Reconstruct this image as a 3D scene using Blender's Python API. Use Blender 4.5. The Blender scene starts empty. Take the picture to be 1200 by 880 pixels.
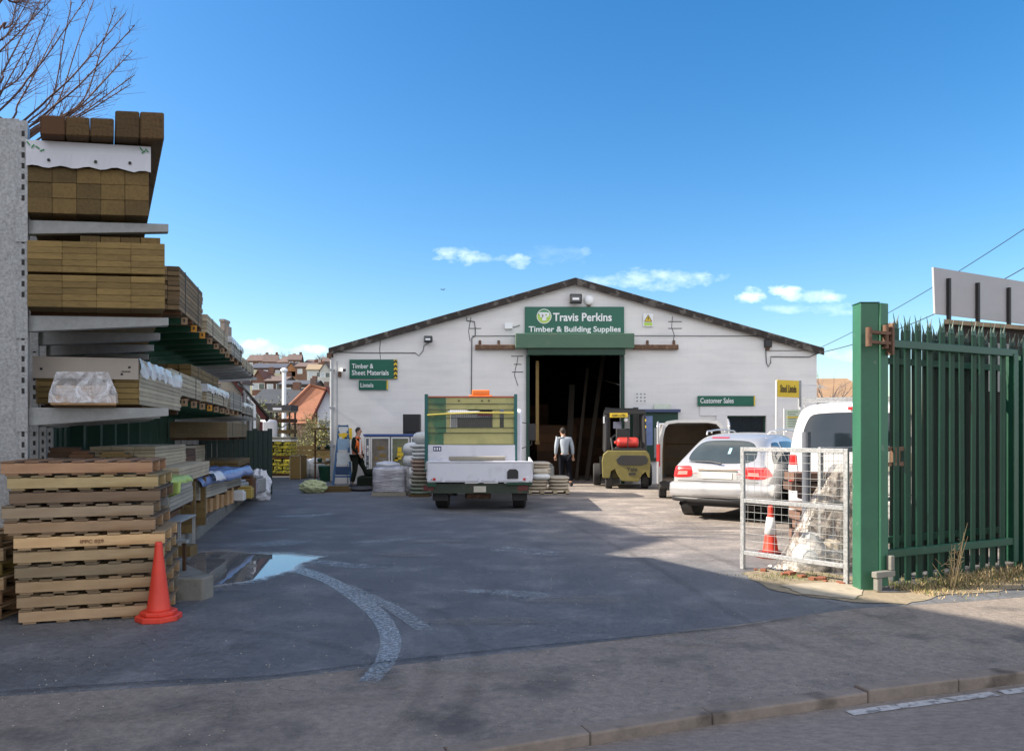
import bpy, bmesh, math, random
import numpy as np
from mathutils import Vector, Matrix
from mathutils.bvhtree import BVHTree
PI = math.pi
R = math.radians
random.seed(7)
scene = bpy.context.scene
COL = scene.collection

# ------------------------------------------------------------------ camera
cam_d = bpy.data.cameras.new('camera'); cam = bpy.data.objects.new('camera', cam_d); COL.objects.link(cam)
cam.location = (0, 0, 1.6); cam.rotation_euler = (R(90), 0, 0)
cam_d.sensor_width = 36; cam_d.lens = 27; cam_d.shift_y = 68 / 1200
cam_d.clip_start = 0.05; cam_d.clip_end = 3000
scene.camera = cam

# ------------------------------------------------------------------ sky, sun, exposure
SUN_EL, SUN_BACK = 35.0, 1.0          # sun high on the left, a touch behind the camera
sd = Vector((-math.cos(R(SUN_EL)) * math.cos(R(SUN_BACK)), -math.cos(R(SUN_EL)) * math.sin(R(SUN_BACK)), math.sin(R(SUN_EL))))
sun_d = bpy.data.lights.new('sun', 'SUN'); sun = bpy.data.objects.new('sun', sun_d); COL.objects.link(sun)
sun_d.energy = 5.0; sun_d.angle = R(0.5); sun_d.color = (1.0, 0.90, 0.76)
sun.rotation_euler = sd.to_track_quat('Z', 'Y').to_euler(); sun.location = (-20, -2, 20)

w = bpy.data.worlds.new('World'); scene.world = w; w.use_nodes = True
nt = w.node_tree; N = nt.nodes; L = nt.links; N.clear()
out = N.new('ShaderNodeOutputWorld'); bg = N.new('ShaderNodeBackground'); sky = N.new('ShaderNodeTexSky')
sky.sky_type = 'NISHITA'; sky.sun_disc = False; sky.sun_elevation = R(SUN_EL); sky.sun_rotation = R(270 - SUN_BACK)
sky.air_density = 1.0; sky.dust_density = 0.9; sky.ozone_density = 1.6; sky.altitude = 50
hs = N.new('ShaderNodeHueSaturation'); hs.inputs['Saturation'].default_value = 1.42; hs.inputs['Value'].default_value = 0.84
L.new(sky.outputs[0], hs.inputs['Color'])
tc = N.new('ShaderNodeTexCoord'); sp = N.new('ShaderNodeSeparateXYZ'); L.new(tc.outputs['Generated'], sp.inputs[0])
def M(op, a, b=None, c=None, clamp=False):
    n = N.new('ShaderNodeMath'); n.operation = op; n.use_clamp = clamp
    for i, x in enumerate((a, b, c)):
        if x is None: continue
        if isinstance(x, (int, float)): n.inputs[i].default_value = x
        else: L.new(x, n.inputs[i])
    return n.outputs[0]
yy = M('MAXIMUM', sp.outputs[1], 0.02)
cu = M('DIVIDE', sp.outputs[0], yy); cw = M('DIVIDE', sp.outputs[2], yy)
cv = N.new('ShaderNodeCombineXYZ'); L.new(cu, cv.inputs[0]); L.new(M('MULTIPLY', cw, 1.8), cv.inputs[1])
ns = N.new('ShaderNodeTexNoise'); ns.inputs['Scale'].default_value = 26; ns.inputs['Detail'].default_value = 8; ns.inputs['Roughness'].default_value = 0.6
L.new(cv.outputs[0], ns.inputs['Vector'])
nz = M('SUBTRACT', ns.outputs[0], 0.5)
tot = None
for (px, py, a, b, s) in ((540, 300, 36, 11, .75), (572, 303, 26, 7, .35), (610, 306, 20, 11, .6), (688, 295, 9, 7, .3), (762, 328, 82, 16, .5), (700, 330, 40, 10, .3),
                          (880, 346, 25, 13, 1.0), (921, 343, 27, 12, 1.0), (962, 348, 38, 10, .6), (930, 362, 50, 6, .3), (985, 362, 50, 10, .35),
                          (286, 404, 30, 9, .8), (380, 408, 44, 8, .8), (330, 412, 60, 12, .4), (1010, 415, 60, 9, .4), (650, 300, 60, 12, .12)):
    u0, w0 = (px - 600) / 900, (508 - py) / 900
    du = M('DIVIDE', M('SUBTRACT', cu, u0), a * .85 / 900); dw = M('DIVIDE', M('SUBTRACT', cw, w0), b * .85 / 900)
    e = M('SUBTRACT', 1.0, M('ADD', M('MULTIPLY', du, du), M('MULTIPLY', dw, dw)))
    e = M('ADD', e, M('MULTIPLY', nz, 6.5))
    e = M('MULTIPLY', M('SMOOTHSTEP', e, -0.1, 1.5) if False else M('MULTIPLY', e, 0.42, clamp=True), s)
    # keep the cloud local
    near = M('SUBTRACT', 2.6, M('ADD', M('MULTIPLY', du, du), M('MULTIPLY', dw, dw)), clamp=True)
    e = M('MULTIPLY', e, near)
    tot = e if tot is None else M('MAXIMUM', tot, e)
tot = M('MULTIPLY', tot, M('GREATER_THAN', sp.outputs[1], 0.1))
mx = N.new('ShaderNodeMix'); mx.data_type = 'RGBA'
L.new(M('MULTIPLY', tot, 0.68), mx.inputs[0]); L.new(hs.outputs[0], mx.inputs[6]); mx.inputs[7].default_value = (9.2, 9.4, 9.9, 1)
# unseen broken cloud added behind the camera and overhead for neutral fill light
nb = N.new('ShaderNodeTexNoise'); nb.inputs['Scale'].default_value = 2.6; nb.inputs['Detail'].default_value = 6; L.new(tc.outputs['Generated'], nb.inputs['Vector'])
back = M('MULTIPLY', M('SUBTRACT', 0.22, sp.outputs[1]), 2.2, clamp=True)
cover = M('MULTIPLY', M('SUBTRACT', nb.outputs[0], 0.30), 4.0, clamp=True)
up = M('GREATER_THAN', sp.outputs[2], 0.0)
mx2 = N.new('ShaderNodeMix'); mx2.data_type = 'RGBA'
L.new(M('MULTIPLY', M('MULTIPLY', M('MULTIPLY', back, cover), up), 0.9), mx2.inputs[0]); L.new(mx.outputs[2], mx2.inputs[6]); mx2.inputs[7].default_value = (6.6, 6.5, 6.6, 1)
L.new(mx2.outputs[2], bg.inputs[0]); bg.inputs[1].default_value = 0.12
L.new(bg.outputs[0], out.inputs[0])
scene.view_settings.view_transform = 'Standard'; scene.view_settings.look = 'None'
scene.view_settings.exposure = 1.15; scene.view_settings.gamma = 1.0

# ------------------------------------------------------------------ helpers
def S(r, g, b):
    f = lambda c: (c / 255 / 12.92) if c / 255 <= 0.04045 else ((c / 255 + 0.055) / 1.055) ** 2.4
    return (f(r), f(g), f(b))
def at(px, py, z):
    return Vector(((px - 600) / 900 * z, z, 1.6 + (508 - py) / 900 * z))
def gx(px, z): return (px - 600) / 900 * z
def gz(py, z): return 1.6 + (508 - py) / 900 * z

def mk(name, base, rough=0.6, metal=0.0, var=0.12, scale=6.0, stretch=(1, 1, 1), bump=0.0, bscale=None, attr=0.0,
       objcol=False, spec=0.5, big=0.10, bigscale=0.7, col2=None, c2scale=2.0, c2lo=0.55, c2hi=0.7, coat=0.0, rvar=0.0, streak=0.0, zone=False, det=(5, .65)):
    m = bpy.data.materials.new(name); m.use_nodes = True
    t = m.node_tree; n = t.nodes; l = t.links
    b = n['Principled BSDF']
    b.inputs['Roughness'].default_value = rough; b.inputs['Metallic'].default_value = metal
    b.inputs['Specular IOR Level'].default_value = spec; b.inputs['Coat Weight'].default_value = coat
    tc = n.new('ShaderNodeTexCoord'); mp = n.new('ShaderNodeMapping'); mp.inputs['Scale'].default_value = stretch
    l.new(tc.outputs['Object'], mp.inputs[0])
    n1 = n.new('ShaderNodeTexNoise'); n1.inputs['Scale'].default_value = scale; n1.inputs['Detail'].default_value = det[0]; n1.inputs['Roughness'].default_value = det[1]
    l.new(mp.outputs[0], n1.inputs['Vector'])
    n2 = n.new('ShaderNodeTexNoise'); n2.inputs['Scale'].default_value = bigscale; n2.inputs['Detail'].default_value = 3
    l.new(tc.outputs['Object'], n2.inputs['Vector'])
    def math(op, x, y, clamp=False):
        q = n.new('ShaderNodeMath'); q.operation = op; q.use_clamp = clamp
        for i, z in enumerate((x, y)):
            if isinstance(z, (int, float)): q.inputs[i].default_value = z
            else: l.new(z, q.inputs[i])
        return q.outputs[0]
    k = math('ADD', 1.0, math('MULTIPLY', math('SUBTRACT', n1.outputs[0], 0.5), var * 4))
    k = math('MULTIPLY', k, math('ADD', 1.0, math('MULTIPLY', math('SUBTRACT', n2.outputs[0], 0.5), big * 4)))
    if attr:
        at_ = n.new('ShaderNodeAttribute'); at_.attribute_name = 'v'
        k = math('MULTIPLY', k, math('ADD', 1.0, math('MULTIPLY', math('SUBTRACT', at_.outputs['Fac'], 0.5), attr * 2)))
    k = math('MAXIMUM', k, 0.05)
    vm = n.new('ShaderNodeVectorMath'); vm.operation = 'SCALE'; l.new(k, vm.inputs['Scale'])
    if col2 is not None:
        mr = n.new('ShaderNodeMapRange'); mr.inputs[1].default_value = c2lo; mr.inputs[2].default_value = c2hi
        n3 = n.new('ShaderNodeTexNoise'); n3.inputs['Scale'].default_value = c2scale; n3.inputs['Detail'].default_value = 6
        l.new(mp.outputs[0], n3.inputs['Vector']); l.new(n3.outputs[0], mr.inputs[0])
        mixc = n.new('ShaderNodeMix'); mixc.data_type = 'RGBA'; l.new(mr.outputs[0], mixc.inputs[0])
        mixc.inputs[6].default_value = (*base, 1); mixc.inputs[7].default_value = (*col2, 1)
        l.new(mixc.outputs[2], vm.inputs[0])
    else:
        vm.inputs[0].default_value = base
    last = vm.outputs[0]
    if zone:      # sunlit right part of the yard lightened in its colour, over dry dust
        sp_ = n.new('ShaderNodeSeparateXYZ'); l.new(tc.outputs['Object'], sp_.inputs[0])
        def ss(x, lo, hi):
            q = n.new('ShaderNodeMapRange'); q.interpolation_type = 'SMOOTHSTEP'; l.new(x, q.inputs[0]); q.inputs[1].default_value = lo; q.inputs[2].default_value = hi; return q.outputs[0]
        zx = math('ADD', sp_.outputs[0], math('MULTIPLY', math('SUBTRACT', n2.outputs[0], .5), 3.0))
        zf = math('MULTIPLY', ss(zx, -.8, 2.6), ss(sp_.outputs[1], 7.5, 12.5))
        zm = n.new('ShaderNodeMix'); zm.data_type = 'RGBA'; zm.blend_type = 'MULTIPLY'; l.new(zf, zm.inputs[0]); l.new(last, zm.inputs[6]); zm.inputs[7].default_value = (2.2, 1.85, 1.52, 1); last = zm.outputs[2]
    if objcol:
        oi = n.new('ShaderNodeObjectInfo'); v2 = n.new('ShaderNodeVectorMath'); v2.operation = 'MULTIPLY'
        l.new(last, v2.inputs[0]); l.new(oi.outputs['Color'], v2.inputs[1]); last = v2.outputs[0]
    l.new(last, b.inputs['Base Color'])
    if rvar:
        l.new(math('ADD', rough, math('MULTIPLY', math('SUBTRACT', n1.outputs[0], 0.5), rvar * 2), True), b.inputs['Roughness'])
    if bump:
        bp = n.new('ShaderNodeBump'); bp.inputs['Strength'].default_value = 0.6; bp.inputs['Distance'].default_value = bump
        nb = n.new('ShaderNodeTexNoise'); nb.inputs['Scale'].default_value = bscale or scale * 3; nb.inputs['Detail'].default_value = 4
        l.new(mp.outputs[0], nb.inputs['Vector']); l.new(nb.outputs[0], bp.inputs['Height']); l.new(bp.outputs[0], b.inputs['Normal'])
    return m

class MB:
    def __init__(self, xf=None):
        self.v = []; self.f = []; self.a = []; self.m = []; self.xf = xf
    def add(self, vs, fs, a=None, m=0):
        o = len(self.v)
        if self.xf: vs = [self.xf(Vector(p)) for p in vs]
        self.v += [tuple(p) for p in vs]
        a = random.random() if a is None else a
        for f in fs: self.f.append(tuple(i + o for i in f)); self.a.append(a); self.m.append(m)
        return self
    def box(self, x0, x1, y0, y1, z0, z1, a=None, m=0, rot=None, piv=None):
        vs = [Vector((x, y, z)) for z in (z0, z1) for y in (y0, y1) for x in (x0, x1)]
        if rot is not None:
            c = Vector(piv) if piv is not None else Vector(((x0 + x1) / 2, (y0 + y1) / 2, (z0 + z1) / 2))
            vs = [c + rot @ (p - c) for p in vs]
        return self.add(vs, [(0, 2, 3, 1), (4, 5, 7, 6), (0, 1, 5, 4), (2, 6, 7, 3), (0, 4, 6, 2), (1, 3, 7, 5)], a, m)
    def bar(self, p0, p1, w, h, a=None, m=0, up=(0, 0, 1)):
        p0 = Vector(p0); p1 = Vector(p1); d = (p1 - p0).normalized(); up = Vector(up)
        if abs(d.dot(up)) > .98: up = Vector((0, 1, 0))
        s = d.cross(up).normalized() * (w / 2); u = s.cross(d).normalized() * (h / 2)
        vs = [p0 - s - u, p0 + s - u, p0 + s + u, p0 - s + u, p1 - s - u, p1 + s - u, p1 + s + u, p1 - s + u]
        return self.add(vs, [(3, 2, 1, 0), (4, 5, 6, 7), (0, 1, 5, 4), (1, 2, 6, 5), (2, 3, 7, 6), (3, 0, 4, 7)], a, m)
    def tube(self, path, r, n=10, a=None, m=0, caps=True):
        path = [Vector(p) for p in path]; k = len(path)
        rs = r if isinstance(r, (list, tuple)) else [r] * k
        vs = []; fs = []
        prev = None
        for i, p in enumerate(path):
            d = (path[min(i + 1, k - 1)] - path[max(i - 1, 0)]).normalized()
            if prev is None:
                ref = Vector((0, 0, 1)) if abs(d.z) < .9 else Vector((1, 0, 0)); s = d.cross(ref).normalized()
            else:
                s = (prev - d * prev.dot(d)).normalized()
            prev = s; u = d.cross(s)
            for j in range(n):
                t = 2 * PI * j / n; vs.append(p + (s * math.cos(t) + u * math.sin(t)) * rs[i])
        for i in range(k - 1):
            for j in range(n):
                fs.append((i * n + j, i * n + (j + 1) % n, (i + 1) * n + (j + 1) % n, (i + 1) * n + j))
        if caps: fs.append(tuple(range(n))[::-1]); fs.append(tuple(range((k - 1) * n, k * n)))
        return self.add(vs, fs, a, m)
    def cyl(self, p0, p1, r0, r1=None, n=16, a=None, m=0): return self.tube([p0, p1], [r0, r0 if r1 is None else r1], n, a, m)
    def lathe(self, prof, c=(0, 0, 0), axis='z', n=24, a=None, m=0):
        vs = []; fs = []; c = Vector(c); k = len(prof)
        for (r, h) in prof:
            for j in range(n):
                t = 2 * PI * j / n; x, y = r * math.cos(t), r * math.sin(t)
                vs.append(c + (Vector((x, y, h)) if axis == 'z' else Vector((h, x, y)) if axis == 'x' else Vector((x, h, y))))
        for i in range(k - 1):
            for j in range(n): fs.append((i * n + j, i * n + (j + 1) % n, (i + 1) * n + (j + 1) % n, (i + 1) * n + j))
        fs.append(tuple(range(n))[::-1]); fs.append(tuple(range((k - 1) * n, k * n)))
        return self.add(vs, fs, a, m)
    def prism(self, pts, h0, h1, axis='z', a=None, m=0):
        n = len(pts)
        def P(p, h): return (p[0], p[1], h) if axis == 'z' else ((p[0], h, p[1]) if axis == 'y' else (h, p[0], p[1]))
        vs = [P(p, h0) for p in pts] + [P(p, h1) for p in pts]
        fs = [tuple(range(n))[::-1], tuple(range(n, 2 * n))] + [(i, (i + 1) % n, n + (i + 1) % n, n + i) for i in range(n)]
        return self.add(vs, fs, a, m)
    def sphere(self, c, r, n=12, k=8, a=None, m=0, fn=None):
        r = r if isinstance(r, (tuple, list)) else (r, r, r); vs = []; fs = []
        for i in range(1, k):
            ph = PI * i / k
            for j in range(n):
                t = 2 * PI * j / n
                p = Vector((r[0] * math.sin(ph) * math.cos(t), r[1] * math.sin(ph) * math.sin(t), r[2] * math.cos(ph)))
                if fn: p = fn(p)
                vs.append(Vector(c) + p)
        top = len(vs); vs.append(Vector(c) + Vector((0, 0, r[2]))); vs.append(Vector(c) - Vector((0, 0, r[2])))
        for i in range(k - 2):
            for j in range(n): fs.append((i * n + j, (i + 1) * n + j, (i + 1) * n + (j + 1) % n, i * n + (j + 1) % n))
        for j in range(n):
            fs.append((top, j, (j + 1) % n)); fs.append((top + 1, (k - 2) * n + (j + 1) % n, (k - 2) * n + j))
        return self.add(vs, fs, a, m)
    def build(self, name, mats, parent=None, smooth=False, bevel=0.0, loc=None, rotz=0.0, color=None, seg=1, fixn=True):
        me = bpy.data.meshes.new(name); me.from_pydata(self.v, [], self.f)
        at_ = me.attributes.new('v', 'FLOAT', 'FACE'); at_.data.foreach_set('value', self.a)
        me.polygons.foreach_set('material_index', self.m)
        if fixn:
            bm = bmesh.new(); bm.from_mesh(me); bmesh.ops.recalc_face_normals(bm, faces=bm.faces); bm.to_mesh(me); bm.free()
        for x in (mats if isinstance(mats, (list, tuple)) else [mats]): me.materials.append(x)
        if smooth: me.shade_smooth()
        o = bpy.data.objects.new(name, me); COL.objects.link(o)
        if parent is not None: o.parent = parent
        if loc is not None: o.location = loc
        if rotz: o.rotation_euler = (0, 0, rotz)
        if bevel:
            b = o.modifiers.new('b', 'BEVEL'); b.width = bevel; b.segments = seg; b.limit_method = 'ANGLE'; b.angle_limit = R(40)
        if smooth == 'auto': pass
        if color: o.color = color
        return o

def tag(o, label=None, cat=None, group=None, kind=None):
    if label: o['label'] = label
    if cat: o['category'] = cat
    if group: o['group'] = group
    if kind: o['kind'] = kind
    return o
def empty(name, loc, label, cat, group=None, rz=0.0):
    o = bpy.data.objects.new(name, None); COL.objects.link(o); o.empty_display_size = .2
    o.location = loc; o.rotation_euler = (0, 0, rz); return tag(o, label, cat, group)
def dup(root, loc, rz=None, label=None, group=None, colfn=None):
    r = root.copy(); COL.objects.link(r); r.location = loc
    if rz is not None: r.rotation_euler = (0, 0, rz)
    if label: r['label'] = label
    if group: r['group'] = group
    if colfn: r.color = colfn
    for ch in list(root.children):
        c = ch.copy(); COL.objects.link(c); c.parent = r
        if colfn: c.color = colfn
        for g in list(ch.children):
            d = g.copy(); COL.objects.link(d); d.parent = c
            if colfn: d.color = colfn
    return r
def text_obj(name, s, mat, parent, x0, x1, z0, z1, y, bold=0.012, keep=False):
    c = bpy.data.curves.new(name, 'FONT'); c.body = s; c.offset = bold; c.extrude = 0.004; c.resolution_u = 3
    t = bpy.data.objects.new('tmp', c); COL.objects.link(t)
    dg = bpy.context.evaluated_depsgraph_get(); me = bpy.data.meshes.new_from_object(t.evaluated_get(dg))
    bpy.data.objects.remove(t); bpy.data.curves.remove(c)
    co = np.empty(len(me.vertices) * 3); me.vertices.foreach_get('co', co); co = co.reshape(-1, 3)
    mn, mxx = co.min(0), co.max(0); sx = (x1 - x0) / (mxx[0] - mn[0]); sz = (z1 - z0) / (mxx[1] - mn[1])
    if keep: sx = sz = min(sx, sz)
    new = np.stack([x0 + (co[:, 0] - mn[0]) * sx, y - (co[:, 2] - mn[2]) , z0 + (co[:, 1] - mn[1]) * sz], 1)
    me.vertices.foreach_set('co', new.ravel()); me.materials.clear(); me.materials.append(mat); me.update()
    o = bpy.data.objects.new(name, me); COL.objects.link(o); o.parent = parent; return o
def bake(o):
    dg = bpy.context.evaluated_depsgraph_get(); me = bpy.data.meshes.new_from_object(o.evaluated_get(dg))
    o.modifiers.clear(); o.data = me; return o

# ------------------------------------------------------------------ materials
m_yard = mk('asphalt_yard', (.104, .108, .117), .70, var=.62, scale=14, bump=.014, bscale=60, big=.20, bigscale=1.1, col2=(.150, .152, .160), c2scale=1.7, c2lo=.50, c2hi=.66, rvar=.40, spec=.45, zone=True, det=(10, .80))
m_pave = mk('asphalt_pavement', (.215, .182, .155), .80, var=.55, scale=16, det=(10, .80), bump=.014, bscale=70, big=.09, bigscale=1.3, col2=(.115, .100, .090), c2scale=1.6, c2lo=.52, c2hi=.66, rvar=.3)
m_road = mk('asphalt_road', (.205, .175, .155), .85, var=.50, scale=18, det=(10, .80), bump=.012, bscale=80, big=.10, bigscale=.8, stretch=(.6, 1.4, 1))
m_kerb = mk('kerb_concrete', (.20, .165, .14), .9, var=.2, scale=9, bump=.012, bscale=22, col2=(.07, .055, .045), c2scale=3)
m_line = mk('road_paint', (.42, .41, .40), .7, var=.2, scale=30, col2=(.18, .17, .165), c2scale=18, c2lo=.5, c2hi=.62)
m_conc = mk('concrete', (.19, .185, .165), .9, var=.18, scale=5, bump=.008, bscale=30, col2=(.09, .085, .065), c2scale=2.2)
m_galv = mk('galvanised', (.36, .37, .38), .45, .35, var=.42, scale=42, big=.10, bigscale=2, rvar=.1)
m_galvd = mk('galvanised_dull', (.30, .31, .31), .55, .25, var=.14, scale=18, big=.15, bigscale=2, bump=.002)
m_green = mk('green_paint', (.006, .052, .028), .42, var=.16, scale=5, big=.12, bigscale=1.2, col2=(.02, .075, .045), c2scale=9, c2lo=.64, c2hi=.75)
m_greenb = mk('green_paint_post', (.026, .118, .066), .5, var=.10, scale=5, big=.12, bigscale=1.2, col2=(.10, .17, .12), c2scale=11, c2lo=.66, c2hi=.70)
m_greend = mk('green_fence_dark', (.008, .045, .030), .55, var=.1, scale=5, big=.12)
m_rust = mk('rust', (.12, .065, .04), .85, var=.25, scale=14, big=.15, bump=.004, col2=(.22, .15, .10), c2scale=10)
def wood(name, c, attr=.35, var=.16, big=.12, st=(9, .7, 9), col2=None, **k):
    return mk(name, c, .82, var=var, scale=4.0, stretch=st, attr=attr, big=big, bigscale=2.5, bump=.004, bscale=14, col2=col2, c2scale=3.5, **k)
m_wb = wood('timber_brown', (.135, .088, .030), .30, .26, col2=(.11, .066, .022))
m_wd = wood('timber_dark', (.075, .034, .013), .45)
m_wo = wood('timber_olive', (.215, .145, .050), .24, .26, st=(3, 3, 22), col2=(.18, .12, .045))
m_wp = wood('timber_pale', (.37, .31, .215), .20, st=(6, .6, 14))
m_wg = wood('timber_grey', (.30, .275, .225), .22, st=(6, .6, 14))
m_wn = wood('timber_new', (.52, .32, .16), .2, st=(3, 3, 3))
m_pal = mk('pallet_wood', (.40, .285, .175), .85, var=.16, scale=3.2, stretch=(1.2, 8, 9), attr=.22, objcol=True, big=.12, bigscale=3.5, bump=.004, bscale=20, col2=(.27, .17, .09), c2scale=1.6, c2lo=.5, c2hi=.72)
m_white = mk('white_paint', (.70, .70, .72), .45, var=.03, scale=6, big=.03)
m_whitec = mk('white_car_paint', (.78, .77, .76), .25, var=.01, scale=3, big=.02, coat=.6)
m_silver = mk('silver_car_paint', (.50, .50, .51), .30, .45, var=.01, scale=3, big=.03, coat=.7)
m_black = mk('black_plastic', (.018, .018, .020), .5, var=.1, scale=12)
m_rub = mk('rubber', (.022, .022, .023), .8, var=.15, scale=14)
m_rim = mk('alloy', (.45, .45, .46), .35, .7, var=.05)
m_glassd = mk('dark_glass', (.018, .026, .034), .06, var=.05, scale=2, spec=.9, big=.2)
m_glasst = mk('tint_glass', (.045, .055, .055), .07, var=.05, scale=2, spec=.9, big=.4, bigscale=1.4)
m_red = mk('red_lens', (.55, .02, .02), .2, var=.03, coat=.5)
m_redp = mk('red_gas_bottle', (.50, .035, .025), .4, var=.05)
m_cone = mk('cone_red', (.66, .050, .026), .5, var=.07, scale=5, big=.08, bigscale=4, col2=(.45, .035, .02), c2scale=7, c2lo=.6, c2hi=.75)
m_conew = mk('cone_white', (.72, .72, .72), .45, var=.04)
m_film = mk('plastic_film', (.50, .52, .57), .22, var=.14, scale=5, big=.15, bigscale=3, bump=.03, bscale=6, spec=.9)
m_sheet = mk('white_sheet', (.62, .64, .70), .45, var=.04, scale=3, big=.04, bump=.006, bscale=4)
m_blue = mk('blue_tarp', (.17, .25, .48), .35, var=.2, scale=5, big=.2, bigscale=3, bump=.03, bscale=7)
m_lime = mk('lime_sheet', (.36, .48, .13), .55, var=.06, scale=6, big=.12, bigscale=4, bump=.01, bscale=8)
m_orange = mk('orange_label', (.55, .25, .03), .5, var=.02)
m_yel = mk('yellow_paint', (.72, .50, .03), .5, var=.06, big=.08)
m_ylift = mk('forklift_yellow', (.155, .13, .035), .5, var=.16, scale=6, big=.12, bigscale=2)
m_sgn = mk('sign_green', (.006, .110, .070), .35, var=.05, scale=3, big=.06)
m_txt = mk('sign_white', (.80, .82, .84), .5, var=.01)
m_lime2 = mk('logo_lime', (.42, .62, .10), .4, var=.02)
m_strap = mk('strap', (.03, .03, .035), .5)
m_ink = mk('ink', (.02, .02, .02), .6)
m_greenprint = mk('green_print', (.03, .25, .08), .6)
m_inter = mk('interior_dark', (.022, .024, .020), .9, var=.2, scale=2)
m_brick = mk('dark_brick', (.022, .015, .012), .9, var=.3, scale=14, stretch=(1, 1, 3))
m_sack = mk('sack', (.50, .44, .35), .75, var=.1, scale=6, attr=.15, bump=.01, bscale=12)
m_sackw = mk('sack_white', (.60, .62, .62), .6, var=.1, scale=6, attr=.15, bump=.01, bscale=12)
m_sacky = mk('sack_yellow', (.50, .42, .03), .55, var=.2, scale=9, attr=.25, col2=(.09, .10, .03), c2scale=11, c2lo=.5, c2hi=.55)
m_skin = mk('skin', (.42, .24, .17), .6, var=.03)
m_hair = mk('hair', (.02, .014, .01), .7)
m_fabd = mk('dark_fabric', (.007, .008, .012), .95, spec=.1, var=.15, scale=12)
m_fabg = mk('dark_green_fabric', (.012, .016, .012), .95, spec=.1, var=.15, scale=12)
m_fabl = mk('light_jumper', (.30, .34, .39), .9, var=.08, scale=12)
m_hiv = mk('hi_vis_orange', (.85, .16, .02), .6, var=.05, scale=12)
m_refl = mk('reflective_tape', (.65, .66, .66), .35, var=.03)
m_leaf = mk('leaves', (.10, .115, .035), .7, attr=.6, var=.1, big=.2)
m_leafy = mk('leaves_yellow', (.21, .20, .06), .7, attr=.6, var=.1, big=.2)
m_grass = mk('grass', (.13, .15, .04), .8, attr=.6)
m_dry = mk('dry_grass', (.34, .25, .13), .85, attr=.5)
m_bark = mk('bark', (.12, .07, .06), .9, var=.2, scale=8)
m_barkh = mk('bark_far', (.15, .12, .11), .9, var=.2, scale=8)
# ================================================================== SETTING
bound = [(-60, -8), (-9, 3.5), (-3.1, 4.69), (-1.65, 4.98), (.32, 5.75), (1.8, 6.4), (3.1, 7.02), (4.4, 7.35), (6.5, 8.0), (40, 22)]
kerbp = [(-60, -18.2), (-9, .82), (-3.0, 2.98), (-.35, 3.93), (1.1, 4.5), (2.16, 4.86), (3.53, 5.29), (6.0, 6.0), (40, 16.2)]
def sheet(name, poly, z, mat, depth=0.3):
    b = MB(); b.prism(poly, z - depth, z); return tag(b.build(name, mat), kind='structure')
tag(MB().box(-700, 700, -60, 900, -1.2, -0.32).build('ground', mk('ground_soil', (.11, .12, .06), .95, var=.2, scale=.4, big=.3, bigscale=.05)), kind='structure')
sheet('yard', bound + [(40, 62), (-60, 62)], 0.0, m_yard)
def offs(line, d):
    o = []
    for i, p in enumerate(line):
        a = Vector(line[max(i - 1, 0)]); b = Vector(line[min(i + 1, len(line) - 1)]); t = (b - a).normalized()
        o.append((p[0] + t.y * d, p[1] - t.x * d))
    return o
sheet('pavement', list(reversed(bound)) + kerbp, -0.002, m_pave)
kf = offs(kerbp, .13)
sheet('road', list(reversed(kf)) + [(-60, -40), (60, -40), (60, 10)], -0.06, m_road, .2)
# kerb: individual stones cut with narrow joints, one structure
kb = MB()
for i in range(len(kerbp) - 1):
    a, b_ = Vector(kerbp[i]), Vector(kerbp[i + 1]); c, d = Vector(kf[i]), Vector(kf[i + 1]); ln = (b_ - a).length; n = max(1, int(round(ln / .9)))
    if n > 25: n = 25
    for k in range(n):
        t0, t1 = k / n + .002 / ln, (k + 1) / n - .002 / ln; h = .004 + random.uniform(0, .005) + (.012 if a.x > 1.5 else 0)
        kb.prism([tuple(a.lerp(b_, t0)), tuple(a.lerp(b_, t1)), tuple(c.lerp(d, t1) + Vector((0, random.uniform(-.006, .006)))), tuple(c.lerp(d, t0))][::-1], -.25, h)
tag(kb.build('kerb', m_kerb, bevel=.012, seg=2), kind='structure')
ln = MB()
l0, l1 = offs(kerbp, .20), offs(kerbp, .275)
for (i, s0, s1) in ((4, .78, 1.0), (5, .0, .62), (5, .66, 1.0), (6, 0, .5), (6, .52, 1)):
    for k in range(8):
        t0, t1 = s0 + (s1 - s0) * k / 8, s0 + (s1 - s0) * (k + 1) / 8
        A, B_, C_, D_ = Vector(l0[i]).lerp(Vector(l0[i + 1]), t0), Vector(l0[i]).lerp(Vector(l0[i + 1]), t1), Vector(l1[i]).lerp(Vector(l1[i + 1]), t1), Vector(l1[i]).lerp(Vector(l1[i + 1]), t0)
        ln.add([(A.x, A.y, -.056), (B_.x, B_.y, -.056), (C_.x, C_.y, -.056), (D_.x, D_.y, -.056)], [(0, 1, 2, 3)])
tag(ln.build('road_marking', m_line), kind='structure')

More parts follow.
